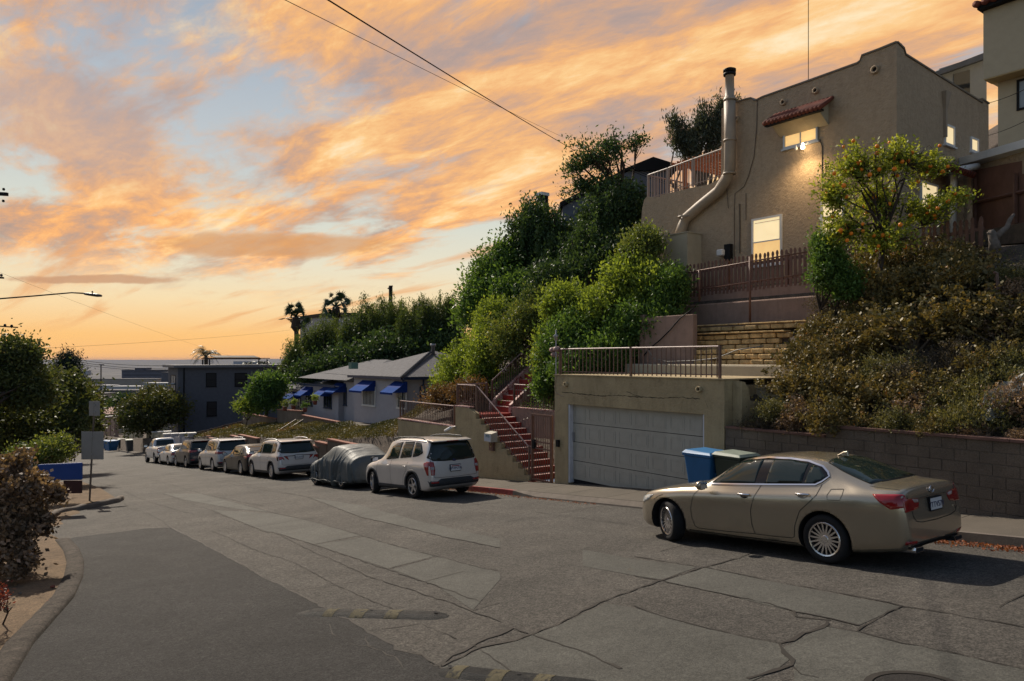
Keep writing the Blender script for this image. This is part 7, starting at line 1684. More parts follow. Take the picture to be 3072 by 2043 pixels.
# --- street trees and left side
tree('street_tree', 'roundish street tree with yellowing leaves beyond the pickup', 'tree', np.array(W(13.4, 79, road(79))), [Bl(455, 1245, 76, 85, 60), Bl(420, 1270, 76, 60, 40), Bl(500, 1225, 76, 55, 50), Bl(390, 1240, 76, 35, 30), Bl(465, 1190, 78, 45, 25)], 520, 50, .38, .30, STR, .22, limbs=14, fork=XY(455, 1300, 76))
tree('round_tree', 'dense round dark green tree in front of the dark grey house', 'tree', gzp(800, 58), [Bl(800, 1165, 56, 48, 42), Bl(790, 1200, 56, 50, 34), Bl(830, 1150, 56, 28, 28)], 340, 45, .26, .22, G2, .18, limbs=10)
tree('low_bush', 'small bright bush at the left foot of the round tree', 'shrub', gzp(735, 56), [Bl(735, 1222, 55, 26, 15), Bl(762, 1230, 55, 20, 12)], 60, 40, .2, .18, G1, .04)
for i, (px, s_, lb, mm) in enumerate([(855, 1218, 'yellow potted plant on the garden wall left end', GRB), (880, 1214, 'green potted plant on the garden wall', G1), (915, 1222, 'leafy potted plant nearest the recessed window', G2), (945, 1200, 'small potted tree standing at the white house wall', G1)]):
    Y = 46; b = XY(px, s_+14, Y); t = bpy.data.objects.new('potted_plant', None); COL.objects.link(t); t.location = b; props(t, lb, 'potted plant', 'potted plants by the white house')
    k = MB(); k.lathe([(0, 0), (.11, 0), (.15, .25), (.13, .25), (.12, .2), (0, .2)], (0, 0, 0), 'z', 12); me = raw_mesh('pot', k.v, k.f, M_TILE, None, True); o = bpy.data.objects.new('pot', me); COL.objects.link(o); o.parent = t
    C, V, tone = crown([(b[0], b[1], b[2]+.42, .22, .22, .25)], 26, 20, .06, .09, asp=.4); me = leaf_mesh('leaves', V, tone, mm, b); o = bpy.data.objects.new('leaves', me); COL.objects.link(o); o.parent = t
tree('broad_tree', 'tall leafy tree at the far left edge', 'tree', np.array(W(-2.5, 32, road(32)-.3)), [Bl(40, 1080, 29, 75, 50), Bl(20, 1150, 29, 85, 70), Bl(70, 1060, 29, 25, 25), Bl(90, 1180, 29, 60, 60), Bl(-80, 1100, 29, 90, 90)], 620, 50, .24, .17, LFT, .2, limbs=20, twigs=60)
tree('broad_tree', 'wide dark tree overhanging the left side of the street', 'tree', np.array(W(-.5, 40, road(40))), [Bl(150, 1180, 34, 85, 60), Bl(200, 1230, 34, 70, 75), Bl(110, 1250, 33, 110, 80), Bl(190, 1290, 33, 65, 50), Bl(40, 1290, 31, 110, 80)], 900, 55, .28, .20, LFT, .22, limbs=20)
tree('broad_tree', 'dark shrubby tree behind the road sign', 'tree', np.array(W(.5, 50, road(50))), [Bl(235, 1205, 44, 38, 40), Bl(255, 1270, 44, 25, 45), Bl(225, 1300, 43, 40, 35)], 300, 45, .35, .25, STR, .18, limbs=10)
tree('pine_tree', 'dark rounded pine standing against the distant hills', 'tree', np.array(W(-6, 78, road(78)-2)), [Bl(203, 1085, 62, 24, 26), Bl(200, 1115, 62, 34, 28), Bl(210, 1145, 62, 40, 26), Bl(195, 1170, 62, 38, 26)], 260, 60, .34, .24, leafmat('leaf_pine', (.006, .014, .012), (.016, .034, .026), .15), .3, limbs=10, asp=.25)
tree('low_bush', 'bright green bush behind the blue panel', 'shrub', np.array(W(1.0, 27, road(27))), [Bl(150, 1355, 24.5, 60, 30), Bl(90, 1375, 24, 60, 25), Bl(185, 1335, 25, 25, 22)], 260, 42, .15, .10, GRB, .03, stems=3)
tree('low_bush', 'pale flowering bush edge at the left kerb beyond the sign', 'shrub', np.array(W(2.4, 34, road(34))), [Bl(190, 1345, 32, 16, 34)], 80, 40, .18, .13, leafmat('leaf_pale', (.05, .05, .04), (.22, .20, .19), .3), .03, stems=2)
# unseen trees added past the left edge to darken glass reflections and ambient light
for i in range(9):
    s = -6+i*5.2; n = -11-3*(i % 2); c = gz(n, s)
    tree('broad_tree', 'unseen tree added left of the street to darken reflections', 'tree', c, [(c[0], c[1], c[2]+4.6, 2.6, 2.4, 2.6), (c[0]+1, c[1]-1, c[2]+3, 2, 2, 1.8)], 160, 40, .4, .34, G3, .2, limbs=8, group='unseen trees added beyond the left edge')
# trees at the street end
for px, py, Y, rx, ry, lb in ((305, 1240, 120, 26, 26, 'dark tree at the street end left of the pink house'), (335, 1225, 125, 22, 20, 'dark tree at the street end beside the red-brown wall'), (280, 1255, 118, 20, 24, 'dark tree half hidden behind the upper sign panel'), (375, 1215, 110, 22, 22, 'sparse tree above the pink house wall')):
    tree('end_tree', lb, 'tree', XY(px, 1290, Y), [Bl(px, py, Y, rx, ry), Bl(px+rx*.5, py+ry*.6, Y, rx*.7, ry*.6)], 140, 40, .5, .42, G3, .25, limbs=8, twigs=20)
# jade bush, left foreground
JB = leafmat('leaf_jade_dry', (.085, .060, .040), (.30, .20, .13), .2, .4, c3=(.55, .40, .34))
tree('jade_bush', 'big dusty jade bush with pinkish leaves in the left foreground', 'shrub', np.array(W(*G(60, 1700), road(G(60, 1700)[1]))), [Bl(30, 1400, 12.5, 70, 50), Bl(85, 1460, 12.3, 70, 50), Bl(40, 1530, 12.2, 85, 70), Bl(10, 1630, 11.8, 100, 70), Bl(-60, 1560, 12.3, 110, 110), Bl(155, 1485, 12.6, 32, 28), Bl(70, 1690, 11.6, 40, 36), Bl(125, 1560, 12.3, 30, 40)], 720, 26, .055, .08, JB, .03, limbs=40, twigs=160, stems=4, asp=.62, barkm=M_STEM, group=None, low=-.9)
tree('red_plant', 'small red-leaved plant at the bottom left edge', 'plant', np.array(W(*G(5, 1880), road(G(5, 1880)[1]))), [Bl(-6, 1800, 8.6, 24, 34)], 26, 14, .05, .04, leafmat('leaf_red', (.08, .02, .02), (.22, .05, .04), .3), .012)
# --- orange tree
OT, OC = tree('orange_tree', 'orange tree full of fruit in front of the stucco house corner', 'tree', gzp(2640, 18.2), [Bl(2560, 500, 18.2, 85, 75), Bl(2680, 470, 18.0, 90, 65), Bl(2780, 500, 18.2, 75, 55), Bl(2500, 590, 18.0, 60, 70), Bl(2620, 600, 18.6, 100, 80), Bl(2790, 640, 18.2, 90, 50), Bl(2530, 690, 18.0, 75, 55), Bl(2650, 720, 18.0, 90, 50), Bl(2870, 590, 18.3, 45, 20)], 640, 22, .09, .10, ORG, .085, limbs=22, twigs=480, fork=XY(2650, 715, 18.2), shell_=.62, low=-.9)
k = MB(); k.lathe([(0, -.045), (.03, -.034), (.045, 0), (.03, .034), (0, .045)], (0, 0, 0), 'z', 10)
om = raw_mesh('orange', k.v, k.f, mat('orange_peel', (.80, .22, .015), .45, var=.15, scale=20), None, True)
for j in NR.choice(len(OC), 96, replace=False):
    o = bpy.data.objects.new('orange', om); COL.objects.link(o); o.parent = OT; o.location = Vector(OC[j]+NR.normal(size=3)*.05+np.array([-.02, -.14, -.03])) - OT.location; f = NR.uniform(.9, 1.3); o.scale = (f, f, f)
tree('green_shrub', 'leafy green climber below the orange tree', 'shrub', gzp(2500, 18.6), [Bl(2490, 800, 18.3, 55, 75), Bl(2530, 850, 18.2, 50, 50), Bl(2470, 740, 18.4, 30, 40)], 420, 34, .10, .085, G2, .04, limbs=14, stems=3, up=.2, low=-.95)
# --- hillside shrubs: proto meshes, many individuals
def proto(m, r, nc, nl, size, asp, stemm, sig=.07, flat=.8, up=.4, twig=14):
    C, V, tone = crown([(0, 0, r*.55, r, r, r*flat), (r*.4, -.2*r, r*.4, r*.6, r*.6, r*.5), (-r*.35, .3*r, r*.5, r*.6, r*.6, r*.55)], nc, nl, sig, size, asp=asp, up=up, low=-.5)
    lm = leaf_mesh('foliage', V, tone, m, (0, 0, 0)); k = MB()
    for j in NR.choice(len(C), twig, replace=False):
        tip = C[j]; b0 = np.array([NR.normal()*.05, NR.normal()*.05, -.1]); q = (b0+tip)/2+NR.normal(size=3)*.08; k.tube([tuple(b0), tuple(q), tuple(tip)], [.03, .018, .006], 5, caps=False)
    return lm, raw_mesh('stems', k.v, k.f, stemm, None, True)
PR = {'jade': [proto(JD, .75, 150, 22, .070, .6, M_STEM, .055) for _ in range(4)], 'dry': [proto(DRY, .55, 140, 26, .06, .3, M_STEM, .07, .7) for _ in range(3)],
      'herb': [proto(HRB, .6, 150, 28, .055, .35, M_STEM, .07, .6, .9) for _ in range(3)], 'rust': [proto(JB, .6, 130, 26, .065, .55, M_STEM, .06) for _ in range(2)]}
LAB = {'jade': 'orange-tinged jade shrub growing on the steep slope above the block wall', 'dry': 'grey dried-out shrub growing on the steep slope above the block wall', 'herb': 'low green herb bush growing on the steep slope above the block wall', 'rust': 'rusty leaved bush growing on the steep slope above the block wall'}
GRP = {'jade': 'jade shrubs on the hillside', 'dry': 'dried shrubs on the hillside', 'herb': 'green herb bushes on the hillside', 'rust': 'rusty bushes on the hillside'}
def shrub(kind, pos, sc=1.0, label=None):
    lm, sm = random.choice(PR[kind]); t = bpy.data.objects.new({'jade': 'jade_shrub', 'dry': 'dry_shrub', 'herb': 'herb_bush', 'rust': 'rusty_bush'}[kind], None); COL.objects.link(t); t.location = pos; t.rotation_euler = (0, 0, random.uniform(0, 6.28)); t.scale = (sc*random.uniform(.9, 1.15), sc*random.uniform(.9, 1.15), sc*random.uniform(.85, 1.1)); props(t, label or LAB[kind], 'shrub', GRP[kind])
    for nm, me in (('foliage', lm), ('stems', sm)): o = bpy.data.objects.new(nm, me); COL.objects.link(o); o.parent = t
random.seed(4); placed = []
def ground_hit(px, py):                     # photo pixel -> point on the hillside (march along the ray)
    a, b = (px-1536)/F, (1078-py)/F; Y = 9
    while Y < 40:
        X = a*Y; n, s = cN*X+cU*Y, -cU*X+cN*Y
        if n > 13.98 and b*Y < hh(n, s): return n, s
        Y += .06
    return None
spec = [(2390, 1180, 'jade', 1.15), (2420, 1100, 'jade', 1.0), (2470, 1040, 'jade', .95), (2330, 1250, 'herb', .9), (2420, 1260, 'rust', .9), (2520, 1200, 'jade', 1.1), (2500, 1290, 'jade', .95), (2600, 1230, 'jade', 1.1), (2560, 1060, 'jade', 1.15), (2480, 1010, 'jade', 1.0),
        (2640, 1000, 'jade', 1.2), (2740, 1040, 'jade', 1.3), (2830, 1000, 'jade', 1.3), (2700, 930, 'jade', 1.3), (2800, 900, 'jade', 1.4), (2900, 880, 'jade', 1.3), (2620, 900, 'jade', 1.3), (2930, 990, 'jade', 1.3), (3020, 1020, 'jade', 1.2), (2860, 1080, 'dry', 1.1), (2740, 1160, 'dry', 1.3), (2680, 1130, 'herb', 1.1),
        (2800, 1200, 'jade', .95), (2760, 1250, 'rust', .9), (2900, 1230, 'herb', 1.2), (3000, 1180, 'herb', 1.2), (3060, 1120, 'herb', 1.2), (3050, 1250, 'rust', 1.0), (2940, 1290, 'herb', 1.1), (2840, 1290, 'herb', 1.0), (2700, 1290, 'herb', .9), (2960, 1120, 'jade', 1.0), (3060, 850, 'herb', 1.0), (3040, 910, 'rust', .9),
        (2500, 930, 'dry', 1.1), (2490, 960, 'dry', .9), (2570, 950, 'herb', .8), (2300, 1290, 'dry', .7), (2380, 1300, 'rust', .7), (2260, 1280, 'dry', .6), (2760, 820, 'jade', 1.2), (2850, 810, 'jade', 1.1), (2680, 830, 'jade', 1.2), (2620, 1150, 'herb', .8), (2450, 1150, 'jade', .9), (3030, 1000, 'rust', 1.0), (2560, 1130, 'dry', .6), (2890, 1130, 'dry', .8), (2940, 770, 'rust', .6), (2640, 800, 'jade', 1.1), (2560, 820, 'jade', .8)]
for px, py, kd, sc in spec:
    h = ground_hit(px, py+22)
    if h: n, s = h; shrub(kd, gz(n, s)-[0, 0, .05], sc*.95)
for i in range(34):
    n, s = random.uniform(14.2, 19.6), random.uniform(-3, 9.8)
    shrub(random.choice(['jade', 'jade', 'herb', 'dry', 'rust', 'herb']), gz(n, s)-[0, 0, .1], random.uniform(.35, .85))
for i in range(16): s = random.uniform(2, 10.2); shrub(random.choice(['herb', 'rust', 'herb', 'jade']), np.array(W(random.uniform(13.98, 14.2), s, -1.45)), random.uniform(.35, .6))
# --- ground covers (uncountable)
def cover(name, label, n0, n1, s0, s1, cnt, size, m, cat='ground cover', lift=.05, fn=hh, asp=.35, up=1.0, clump=.5):
    nn = NR.uniform(n0, n1, cnt); sv = NR.uniform(s0, s1, cnt)
    dens = np.array([noise.noise(Vector((a*clump, b*clump, 0))) for a, b in zip(nn, sv)]); keep = dens + NR.uniform(-.5, .6, cnt) > -.15; nn, sv, dens = nn[keep], sv[keep], dens[keep]
    P = np.array([W(a, b, fn(a, b)) for a, b in zip(nn, sv)]); hgt = lift*(1+2.2*np.clip(dens, 0, 1)); P[:, 2] += NR.uniform(0, 1, len(P))*hgt
    tn = np.array([noise.noise(Vector((a*.35, b*.35, 9)))*.9+.5 for a, b in zip(nn, sv)])*.7 + NR.uniform(0, .35, len(P)); V, tone = leaf_arrays(P, size, tn, up=up, asp=asp)
    b = P.mean(0); me = leaf_mesh(name, V, tone, m, b); o = bpy.data.objects.new(name, me); COL.objects.link(o); o.location = b; props(o, label, cat, None, 'stuff'); return o
cover('ice_plant', 'reddish and green ice plant carpet on the bank below the white house', 13.45, 18.0, 26.7, 46, 52000, .11, ICE, lift=.14)
cover('ice_plant', 'yellow-brown ice plant carpet on the far part of the bank', 13.5, 18.5, 46, 66, 26000, .15, ICE, lift=.16)
cover('dry_ground_cover', 'dry leaves, weeds and straw on the hillside above the block wall', 13.98, 20, -4, 10.6, 42000, .05, leafmat('litter', (.05, .035, .025), (.20, .15, .10), .2, .7, c3=(.10, .13, .03)), lift=.10, asp=.25)
cover('slope_weeds', 'mixed weeds on the slope between the shrubs and the stairs', 15.3, 22, 16.8, 27, 26000, .10, G2, lift=.25)
cover('slope_weeds', 'dark undergrowth on the hill behind the shrubs', 22, 34, 16.8, 36, 26000, .25, G3, lift=.6)
cover('dirt_litter', 'dry leaves and twigs on the dirt corner at the left', -3.4, 2.6, 6, 27, 5000, .05, leafmat('litter2', (.03, .018, .012), (.14, .09, .05), .1, .8), lift=.02, fn=lambda n, s: road(s)+.10 if n < left_edge(s)-.1 else road(s)-.3, up=-.5)
# gutter leaves by the kerb
cnt = 700; sv = NR.uniform(3.0, 5.7, cnt); nn = 11.93-np.abs(NR.normal(size=cnt))*.16; P = np.array([W(a, b, road(b)+.012+NR.uniform(0, .03)) for a, b in zip(nn, sv)])
V, tone = leaf_arrays(P, .055, NR.uniform(0, 1, cnt), up=0, asp=.5); b = P.mean(0); me = leaf_mesh('leaf_litter', V, tone, leafmat('gutter_leaf', (.14, .04, .02), (.32, .13, .07), .2, .6), b); o = bpy.data.objects.new('leaf_litter', me); COL.objects.link(o); o.location = b; props(o, 'reddish dry leaves gathered in the gutter right of the sedan', 'leaves', None, 'stuff')
cnt = 500; sv = NR.uniform(13, 20, cnt); nn = 11.95-np.abs(NR.normal(size=cnt))*.12; P = np.array([W(a, b, road(b)+.012+NR.uniform(0, .02)) for a, b in zip(nn, sv)])
V, tone = leaf_arrays(P, .04, NR.uniform(0, 1, cnt), up=0, asp=.5); b = P.mean(0); me = leaf_mesh('leaf_litter', V, tone, MATS['gutter_leaf'], b); o = bpy.data.objects.new('leaf_litter', me); COL.objects.link(o); o.location = b; props(o, 'small dry leaves in the gutter behind the silver wagon', 'leaves', None, 'stuff')
# ================================================================== STREET FURNITURE, WIRES
def wthing(name, label, cat, p, group=None):
    o = bpy.data.objects.new(name, None); COL.objects.link(o); o.location = p; return props(o, label, cat, group)
def wpart(name, k, m, t, smooth=False):
    b = t.location if not t.parent else t.parent.location
    me = raw_mesh(name, [(v[0]-b[0], v[1]-b[1], v[2]-b[2]) for v in k.v], k.f, m, k.m, smooth); fixn(me); o = bpy.data.objects.new(name, me); COL.objects.link(o); o.parent = t; return o
def X3(px, py, Y): return tuple(XY(px, py, Y))
n_, s_ = G(268, 1510); Ys = nsY(n_, s_)
t = wthing('sign_post', 'leaning road sign seen from behind, with two blank grey panels', 'sign', X3(268, 1510, Ys))
k = MB(); k.tube([X3(268, 1515, Ys), X3(276, 1360, Ys), X3(284, 1203, Ys)], .032, 8); wpart('post', k, M_STEM, t)
M_SGN = mat('sign_back', (.27, .25, .23), .6, metal=.1, var=.06)
for nm, (x0, x1, y0, y1) in (('upper_panel', (265, 298, 1204, 1248)), ('lower_panel', (242, 309, 1295, 1379))):
    a, b = X3(x0, y1, Ys-.06), X3(x1, y0, Ys-.06); k = MB(); k.box(a[0], b[0], a[1]+.03, a[1]+.05, a[2], b[2]); bevel(wpart(nm, k, M_SGN, t), .008)
k = MB()
for y in (1215, 1236, 1310, 1362): c = X3(276 if y > 1250 else 283, y, Ys-.1); k.box(c[0]-.02, c[0]+.02, c[1]-.005, c[1]+.03, c[2]-.02, c[2]+.02)
wpart('bolt', k, M_METL, t)
t = wthing('blue_panel', 'plain blue panel board on a dark base at the left street corner', 'sign', X3(180, 1462, 21.5)); a, b = X3(112, 1442, 21.5), X3(244, 1388, 21.5)
k = MB(); k.hexa([(a[0], a[1], a[2]), (b[0], b[1], a[2]+.02), (b[0], b[1]+.09, a[2]+.02), (a[0], a[1]+.09, a[2]), (a[0], a[1], b[2]-.06), (b[0], b[1], b[2]), (b[0], b[1]+.09, b[2]), (a[0], a[1]+.09, b[2]-.06)]); bevel(wpart('panel', k, mat('blue_panel_paint', (.01, .05, .22), .45, var=.06), t), .02)
k = MB(); a2 = X3(190, 1470, 21.5); k.box(a2[0], b[0]-.02, a[1]+.005, a[1]+.085, a2[2]-.1, a[2]-.003); wpart('base', k, mat('dark_red_base', (.05, .02, .018), .8), t)
t = wthing('utility_box', 'small pale utility cabinet behind the jade bush', 'cabinet', X3(66, 1400, 22.5)); a, b = X3(48, 1405, 22.5), X3(84, 1345, 22.5); k = MB(); k.box(a[0], b[0], a[1], a[1]+.25, a[2]-.4, b[2]); bevel(wpart('case', k, mat('cabinet_grey', (.17, .17, .16), .6), t), .02)
k = MB(); k.box(a[0]+.06, b[0]-.06, a[1]-.012, a[1]-.001, a[2]-.2, b[2]-.08); wpart('door', k, mat('cabinet_door', (.22, .22, .21), .6), t)
k = MB()
for j in range(3): k.box(a[0]+.1, b[0]-.1, a[1]-.02, a[1]-.013, b[2]-.2-j*.09, b[2]-.17-j*.09)
wpart('vent', k, M_BLK, t)
# street lamp: pole just outside the frame, arm reaches in
Yl = 30.; t = wthing('street_lamp', 'cobra-head street lamp reaching in from the left edge', 'street lamp', X3(-70, 1700, Yl))
pb_ = X3(-70, 1078, Yl); k = MB(); k.tube([(pb_[0], pb_[1], road(34)+EY-.2), (pb_[0], pb_[1], XY(-70, 906, Yl)[2])], [.11, .07], 10); wpart('pole', k, M_METL, t, True)
k = MB(); k.tube([X3(-70, 905, Yl), X3(0, 896, Yl), X3(100, 888, Yl), X3(215, 878, Yl), X3(250, 880, Yl)], [.045, .032, .03, .028, .03], 8); wpart('arm', k, M_BLK, t, True)
c = XY(277, 884, Yl); k = MB()
prof = [(-.37, .03, .02), (-.30, .10, .05), (-.05, .15, .065), (.2, .17, .07), (.34, .13, .05), (.37, .03, .015)]; vs = []
for x, w_, h_ in prof:
    for q in range(12): a = q*math.pi/6; vs.append((c[0]+x, c[1]+w_*math.cos(a), c[2]-x*.12+h_*math.sin(a)))
k.add(vs, [(i*12+q, i*12+(q+1) % 12, (i+1)*12+(q+1) % 12, (i+1)*12+q) for i in range(5) for q in range(12)] + [tuple(range(12)), tuple(range(60, 72))]); lh = wpart('lamp_head', k, mat('lamp_head_grey', (.05, .05, .055), .5), t, True)
k = MB(); k.lathe([(0, .05), (.03, .05), (.035, .1), (0, .13)], (c[0], c[1], c[2]+.03), 'z', 8); o = wpart('photocell', k, M_BLK, t)
# utility pole just outside the frame
Yp = 27.; t = wthing('utility_pole', 'utility pole at the left edge with cross-arms poking into view', 'utility pole', X3(-90, 1078, Yp)); p0 = X3(-90, 500, Yp)
k = MB(); k.tube([(p0[0], p0[1], -4), (p0[0], p0[1], p0[2])], [.17, .13], 10); wpart('pole', k, M_WOOD, t, True)
for (y0, y1, x1, th) in ((577, 582, 20, .06), (832, 833, 7, .03), (974, 982, 49, .022)):
    a, b = X3(-160, y0-6, Yp-.2), X3(x1, y1, Yp-.2); k = MB(); k.hexa([(a[0], a[1], a[2]-th), (b[0], b[1], b[2]-th), (b[0], b[1]+.1, b[2]-th), (a[0], a[1]+.1, a[2]-th), (a[0], a[1], a[2]+th), (b[0], b[1], b[2]+th), (b[0], b[1]+.1, b[2]+th), (a[0], a[1]+.1, a[2]+th)]); ca = wpart('cross_arm', k, M_BLK, t)
for x, y in ((11, 568), (10, 603), (4, 826), (15, 976), (35, 978)):
    c = X3(x, y, Yp-.15); k = MB(); k.lathe([(0, -.05), (.035, -.04), (.05, 0), (.03, .05), (0, .06)], c, 'z', 8); wpart('insulator', k, M_BLK, t)
t = wthing('utility_pole', 'top of a dark utility pole above the pepper trees', 'utility pole', X3(1172, 1078, 85)); k = MB(); k.tube([X3(1172, 1078, 85), X3(1172, 857, 85)], .22, 8); wpart('pole', k, M_BLK, t)
k = MB(); k.tube([X3(1163, 866, 85), X3(1178, 857, 85)], .08, 6); wpart('cross_arm', k, M_BLK, t)
M_WIRE = mat('cable', (.015, .014, .014), .95, var=0, spec=.0)
def cable(label, pts, r=.012, sag=None, name='cable'):
    P = [Vector(X3(*p)) for p in pts]; q = []
    if len(P) == 2:
        for i in range(25): t_ = i/24; v = P[0].lerp(P[1], t_); v.z -= (sag or 0)*4*t_*(1-t_); q.append(v)
    else: q = P
    k = MB(); k.tube(q, r, 5); b = q[0]; me = raw_mesh(name, [(v[0]-b[0], v[1]-b[1], v[2]-b[2]) for v in k.v], k.f, M_WIRE); o = bpy.data.objects.new(name, me); COL.objects.link(o); o.location = b; props(o, label, 'cable', 'overhead cables'); return o
cable('thick overhead cable from the top edge to the trees by the deck', [(300, -430, 7), (1725, 452, 34)], .013, .06)
cable('thin overhead cable left of the thick one across the sunset', [(200, -330, 7), (1690, 412, 40)], .006, .04)
for i, (a, b, lb) in enumerate([((1850, 476, 33), (2208, 612, 24.6), 'uppermost service wire running to the stucco house wall'), ((1850, 484, 33), (2208, 614, 24.6), 'middle service wire running to the stucco house wall'), ((1850, 492, 33), (2208, 617, 24.6), 'lowest service wire running to the stucco house wall')]): cable(lb, [a, b], .012, .12)
cable('faint cable rising from the left tree toward the palms', [(-300, 1066, 26), (870, 990, 80)], .006, .2)
cable('faint diagonal cable ending at the flat roof', [(-300, 700, 22), (742, 1082, 90)], .004, .3)
cable('cable crossing in front of the white house roof', [(790, 1098, 60), (1330, 1060, 52)], .014, .1)
cable('lower cable crossing the white house roof', [(790, 1105, 60), (1130, 1132, 46)], .010, .0)
cable('upper wire crossing the modern building', [(2966, 309, 24), (3110, 250, 20)], .010, .05)
cable('lower wire crossing the modern building', [(2966, 406, 24), (3110, 345, 20)], .008, .05)
for i, (y0, y1) in enumerate(((1080, 1097), (1086, 1107), (1092, 1112))): cable(['highest', 'middle', 'lowest'][i]+' far cable over the plain toward the dark grey house', [(240, y0, 120), (520, y1, 90)], .03, .3)
t = wthing('far_lamp_post', 'thin tall pole standing over the plain left of the street tree', 'pole', X3(303, 1200, 160)); k = MB(); k.tube([X3(303, 1250, 160), X3(303, 1093, 160)], .12, 6); wpart('pole', k, M_BLK, t); k = MB(); k.tube([X3(296, 1094, 160), X3(312, 1094, 160)], .08, 6); wpart('cross_arm', k, M_BLK, t)
t = wthing('street_lamp', 'small street lamp head sticking out beside the dark grey house', 'street lamp', X3(531, 1290, 80)); k = MB(); k.tube([X3(531, 1320, 80), X3(531, 1156, 80), X3(524, 1152, 80)], .09, 6); wpart('pole', k, M_METL, t); k = MB(); a = XY(519, 1152, 80); k.lathe([(0, -.3), (.12, -.2), (.14, .2), (0, .3)], tuple(a), 'x', 8); wpart('lamp_head', k, M_METL, t)
# ---- speed cushions
M_RUB = mat('speed_bump_rubber', (.012, .014, .016), .5, var=.3, scale=8, bump=1.0, bscale=80, col2=(.035, .035, .033), c2thr=(.5, .7), c2scale=10, spec=.12)
M_YEL = mat('faded_yellow_paint', (.095, .082, .05), .75, var=.3, scale=9, bump=.8, bscale=80, col2=(.03, .03, .028), c2thr=(.52, .64), c2scale=14, spec=.12)
def bump(label, p0, p1, wpx_w=.30, bands=((.20, .27), (.385, .475), (.615, .70))):
    a, b = Vector((*G(*p0), 0)), Vector((*G(*p1), 0)); L_ = (b-a).length; u = (b-a)/L_; v = Vector((-u.y, u.x, 0)); t = thing('speed_bump', label, 'speed bump', (a.x, a.y, road(a.y)), 'rubber speed bumps across the street')
    prof = [(-.5, .0), (-.46, .012), (-.25, .042), (0, .052), (.25, .042), (.46, .012), (.5, 0)]
    def seg(k, t0, t1, h=1.0, dz=0):
        n_ = max(1, int((t1-t0)*L_/.06)); vs = []
        for i in range(n_+1):
            tt = t0+(t1-t0)*i/n_; e = min(tt, 1-tt)*L_; f = min(1, .12+e/.22)*h; wd = wpx_w*min(1, .35+e/.16)
            for q, z in prof: c = a+u*L_*tt+v*q*wd; vs.append((c.x, c.y, road(c.y)+z*f+dz))
        m_ = len(prof); k.add(vs, [(i*m_+j, i*m_+j+1, (i+1)*m_+j+1, (i+1)*m_+j) for i in range(n_) for j in range(m_-1)])
    k = MB(); last = 0
    seg(k, 0, 1); part('body', k, M_RUB, t, True)
    for t0, t1 in bands: k = MB(); seg(k, t0, t1, 1.0, .003); part('yellow_band', k, M_YEL, t, True)
    for tt in (.08, .5, .92):
        c = a+u*L_*tt; k = MB(); k.lathe([(0, .001), (.022, .001)], (c.x, c.y, road(c.y)+.055), 'z', 10); part('bolt_hole', k, M_DRK, t)
bump('striped rubber speed bump lying in the middle of the street', (898, 1839), (1344, 1850))
bump('second striped rubber speed bump cut by the bottom edge', (1312, 2012), (1830, 2070), bands=((.10, .18), (.34, .43), (.60, .69)))
n_, s_ = G(2748, 2068); t = thing('manhole_cover', 'round manhole cover at the bottom right edge', 'manhole cover', (n_, s_, road(s_)))
def disc(k, r0, r1, dz):
    vs = []
    for r in (r0, r1):
        for q in range(40): a = q*math.pi/20; y = s_+r*math.sin(a); vs.append((n_+r*math.cos(a), y, road(y)+dz))
    k.add(vs, [(q, (q+1) % 40, 40+(q+1) % 40, 40+q) for q in range(40)])
k = MB(); disc(k, .0001, .30, .013); part('lid', k, mat('cast_iron', (.03, .028, .027), .6, metal=.5, bump=1.5, bscale=40), t); k = MB(); disc(k, .31, .37, .016); part('ring', k, M_TAR, t)
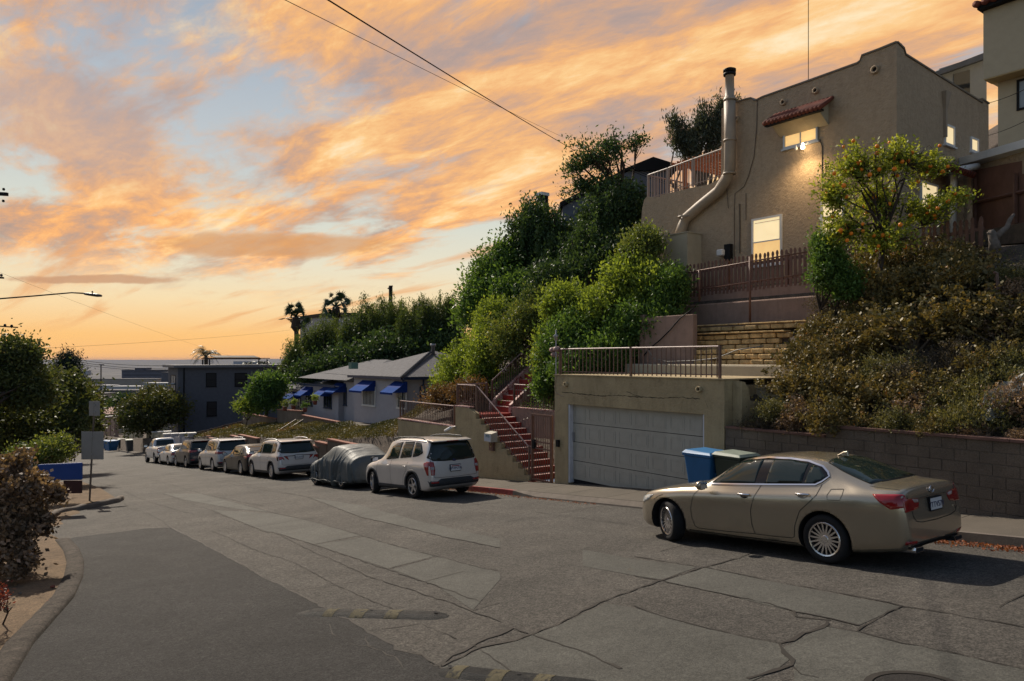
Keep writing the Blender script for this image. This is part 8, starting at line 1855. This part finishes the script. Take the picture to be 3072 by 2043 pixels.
# pebbles on the dirt, plastic bag
for i, (px, py, r) in enumerate([(158, 1772, .035), (60, 1792, .025), (143, 1815, .018), (40, 1808, .02), (230, 1740, .02), (20, 1840, .03), (205, 1640, .03)]):
    n_, s_ = G(px, py); bm = bmesh.new(); bmesh.ops.create_icosphere(bm, subdivisions=2, radius=r)
    for v in bm.verts: v.co += noise.noise_vector(v.co*20)*r*.5; v.co.z *= .6
    me = bpy.data.meshes.new('stone'); bm.to_mesh(me); bm.free(); me.materials.append(M_CURB if i % 2 else M_TILE); o = bpy.data.objects.new('stone', me); COL.objects.link(o); o.location = W(n_, s_, road(s_)+.05+r*.3); props(o, 'small stone lying on the bare dirt by the curved asphalt edge', 'stone', 'stones on the dirt')
h = ground_hit(2990, 1265); p = gz(*h)+[0, 0, .45]; bm = bmesh.new(); bmesh.ops.create_grid(bm, x_segments=16, y_segments=10, size=.5)
for v in bm.verts:
    x, y = v.co.x, v.co.y; v.co = Vector((x*.75+.1*math.sin(y*9), -.25+.14*noise.noise(Vector((x*6, y*6, 1)))+y*.15, y*.3+x*.55+.12*noise.noise(Vector((x*5, y*7, 4)))))
me = bpy.data.meshes.new('plastic_bag'); bm.to_mesh(me); bm.free(); me.materials.append(mat('clear_plastic', (.5, .52, .52), .2, var=.2, scale=9, alpha=.32)); o = bpy.data.objects.new('plastic_bag', me); COL.objects.link(o); o.location = p; props(o, 'crumpled clear plastic sheet caught in the shrubs at the right edge', 'plastic bag')
# ---- air: pale haze box round everything
k = MB(); k.box(-8990, 8990, -60, 11990, -71, 21); me = raw_mesh('haze', k.v, k.f, []) if False else raw_mesh('haze', k.v, k.f, bpy.data.materials.new('haze_air'))
hm = me.materials[0]; hm.use_nodes = True; nt = hm.node_tree; nt.nodes.clear(); vo = nt.nodes.new('ShaderNodeVolumePrincipled'); out = nt.nodes.new('ShaderNodeOutputMaterial'); vo.inputs['Color'].default_value = (.14, .20, .42, 1); vo.inputs['Density'].default_value = .00003; vo.inputs['Anisotropy'].default_value = .2; nt.links.new(vo.outputs[0], out.inputs['Volume'])
fixn(me); hz = bpy.data.objects.new('haze', me); COL.objects.link(hz); hz['kind'] = 'stuff'
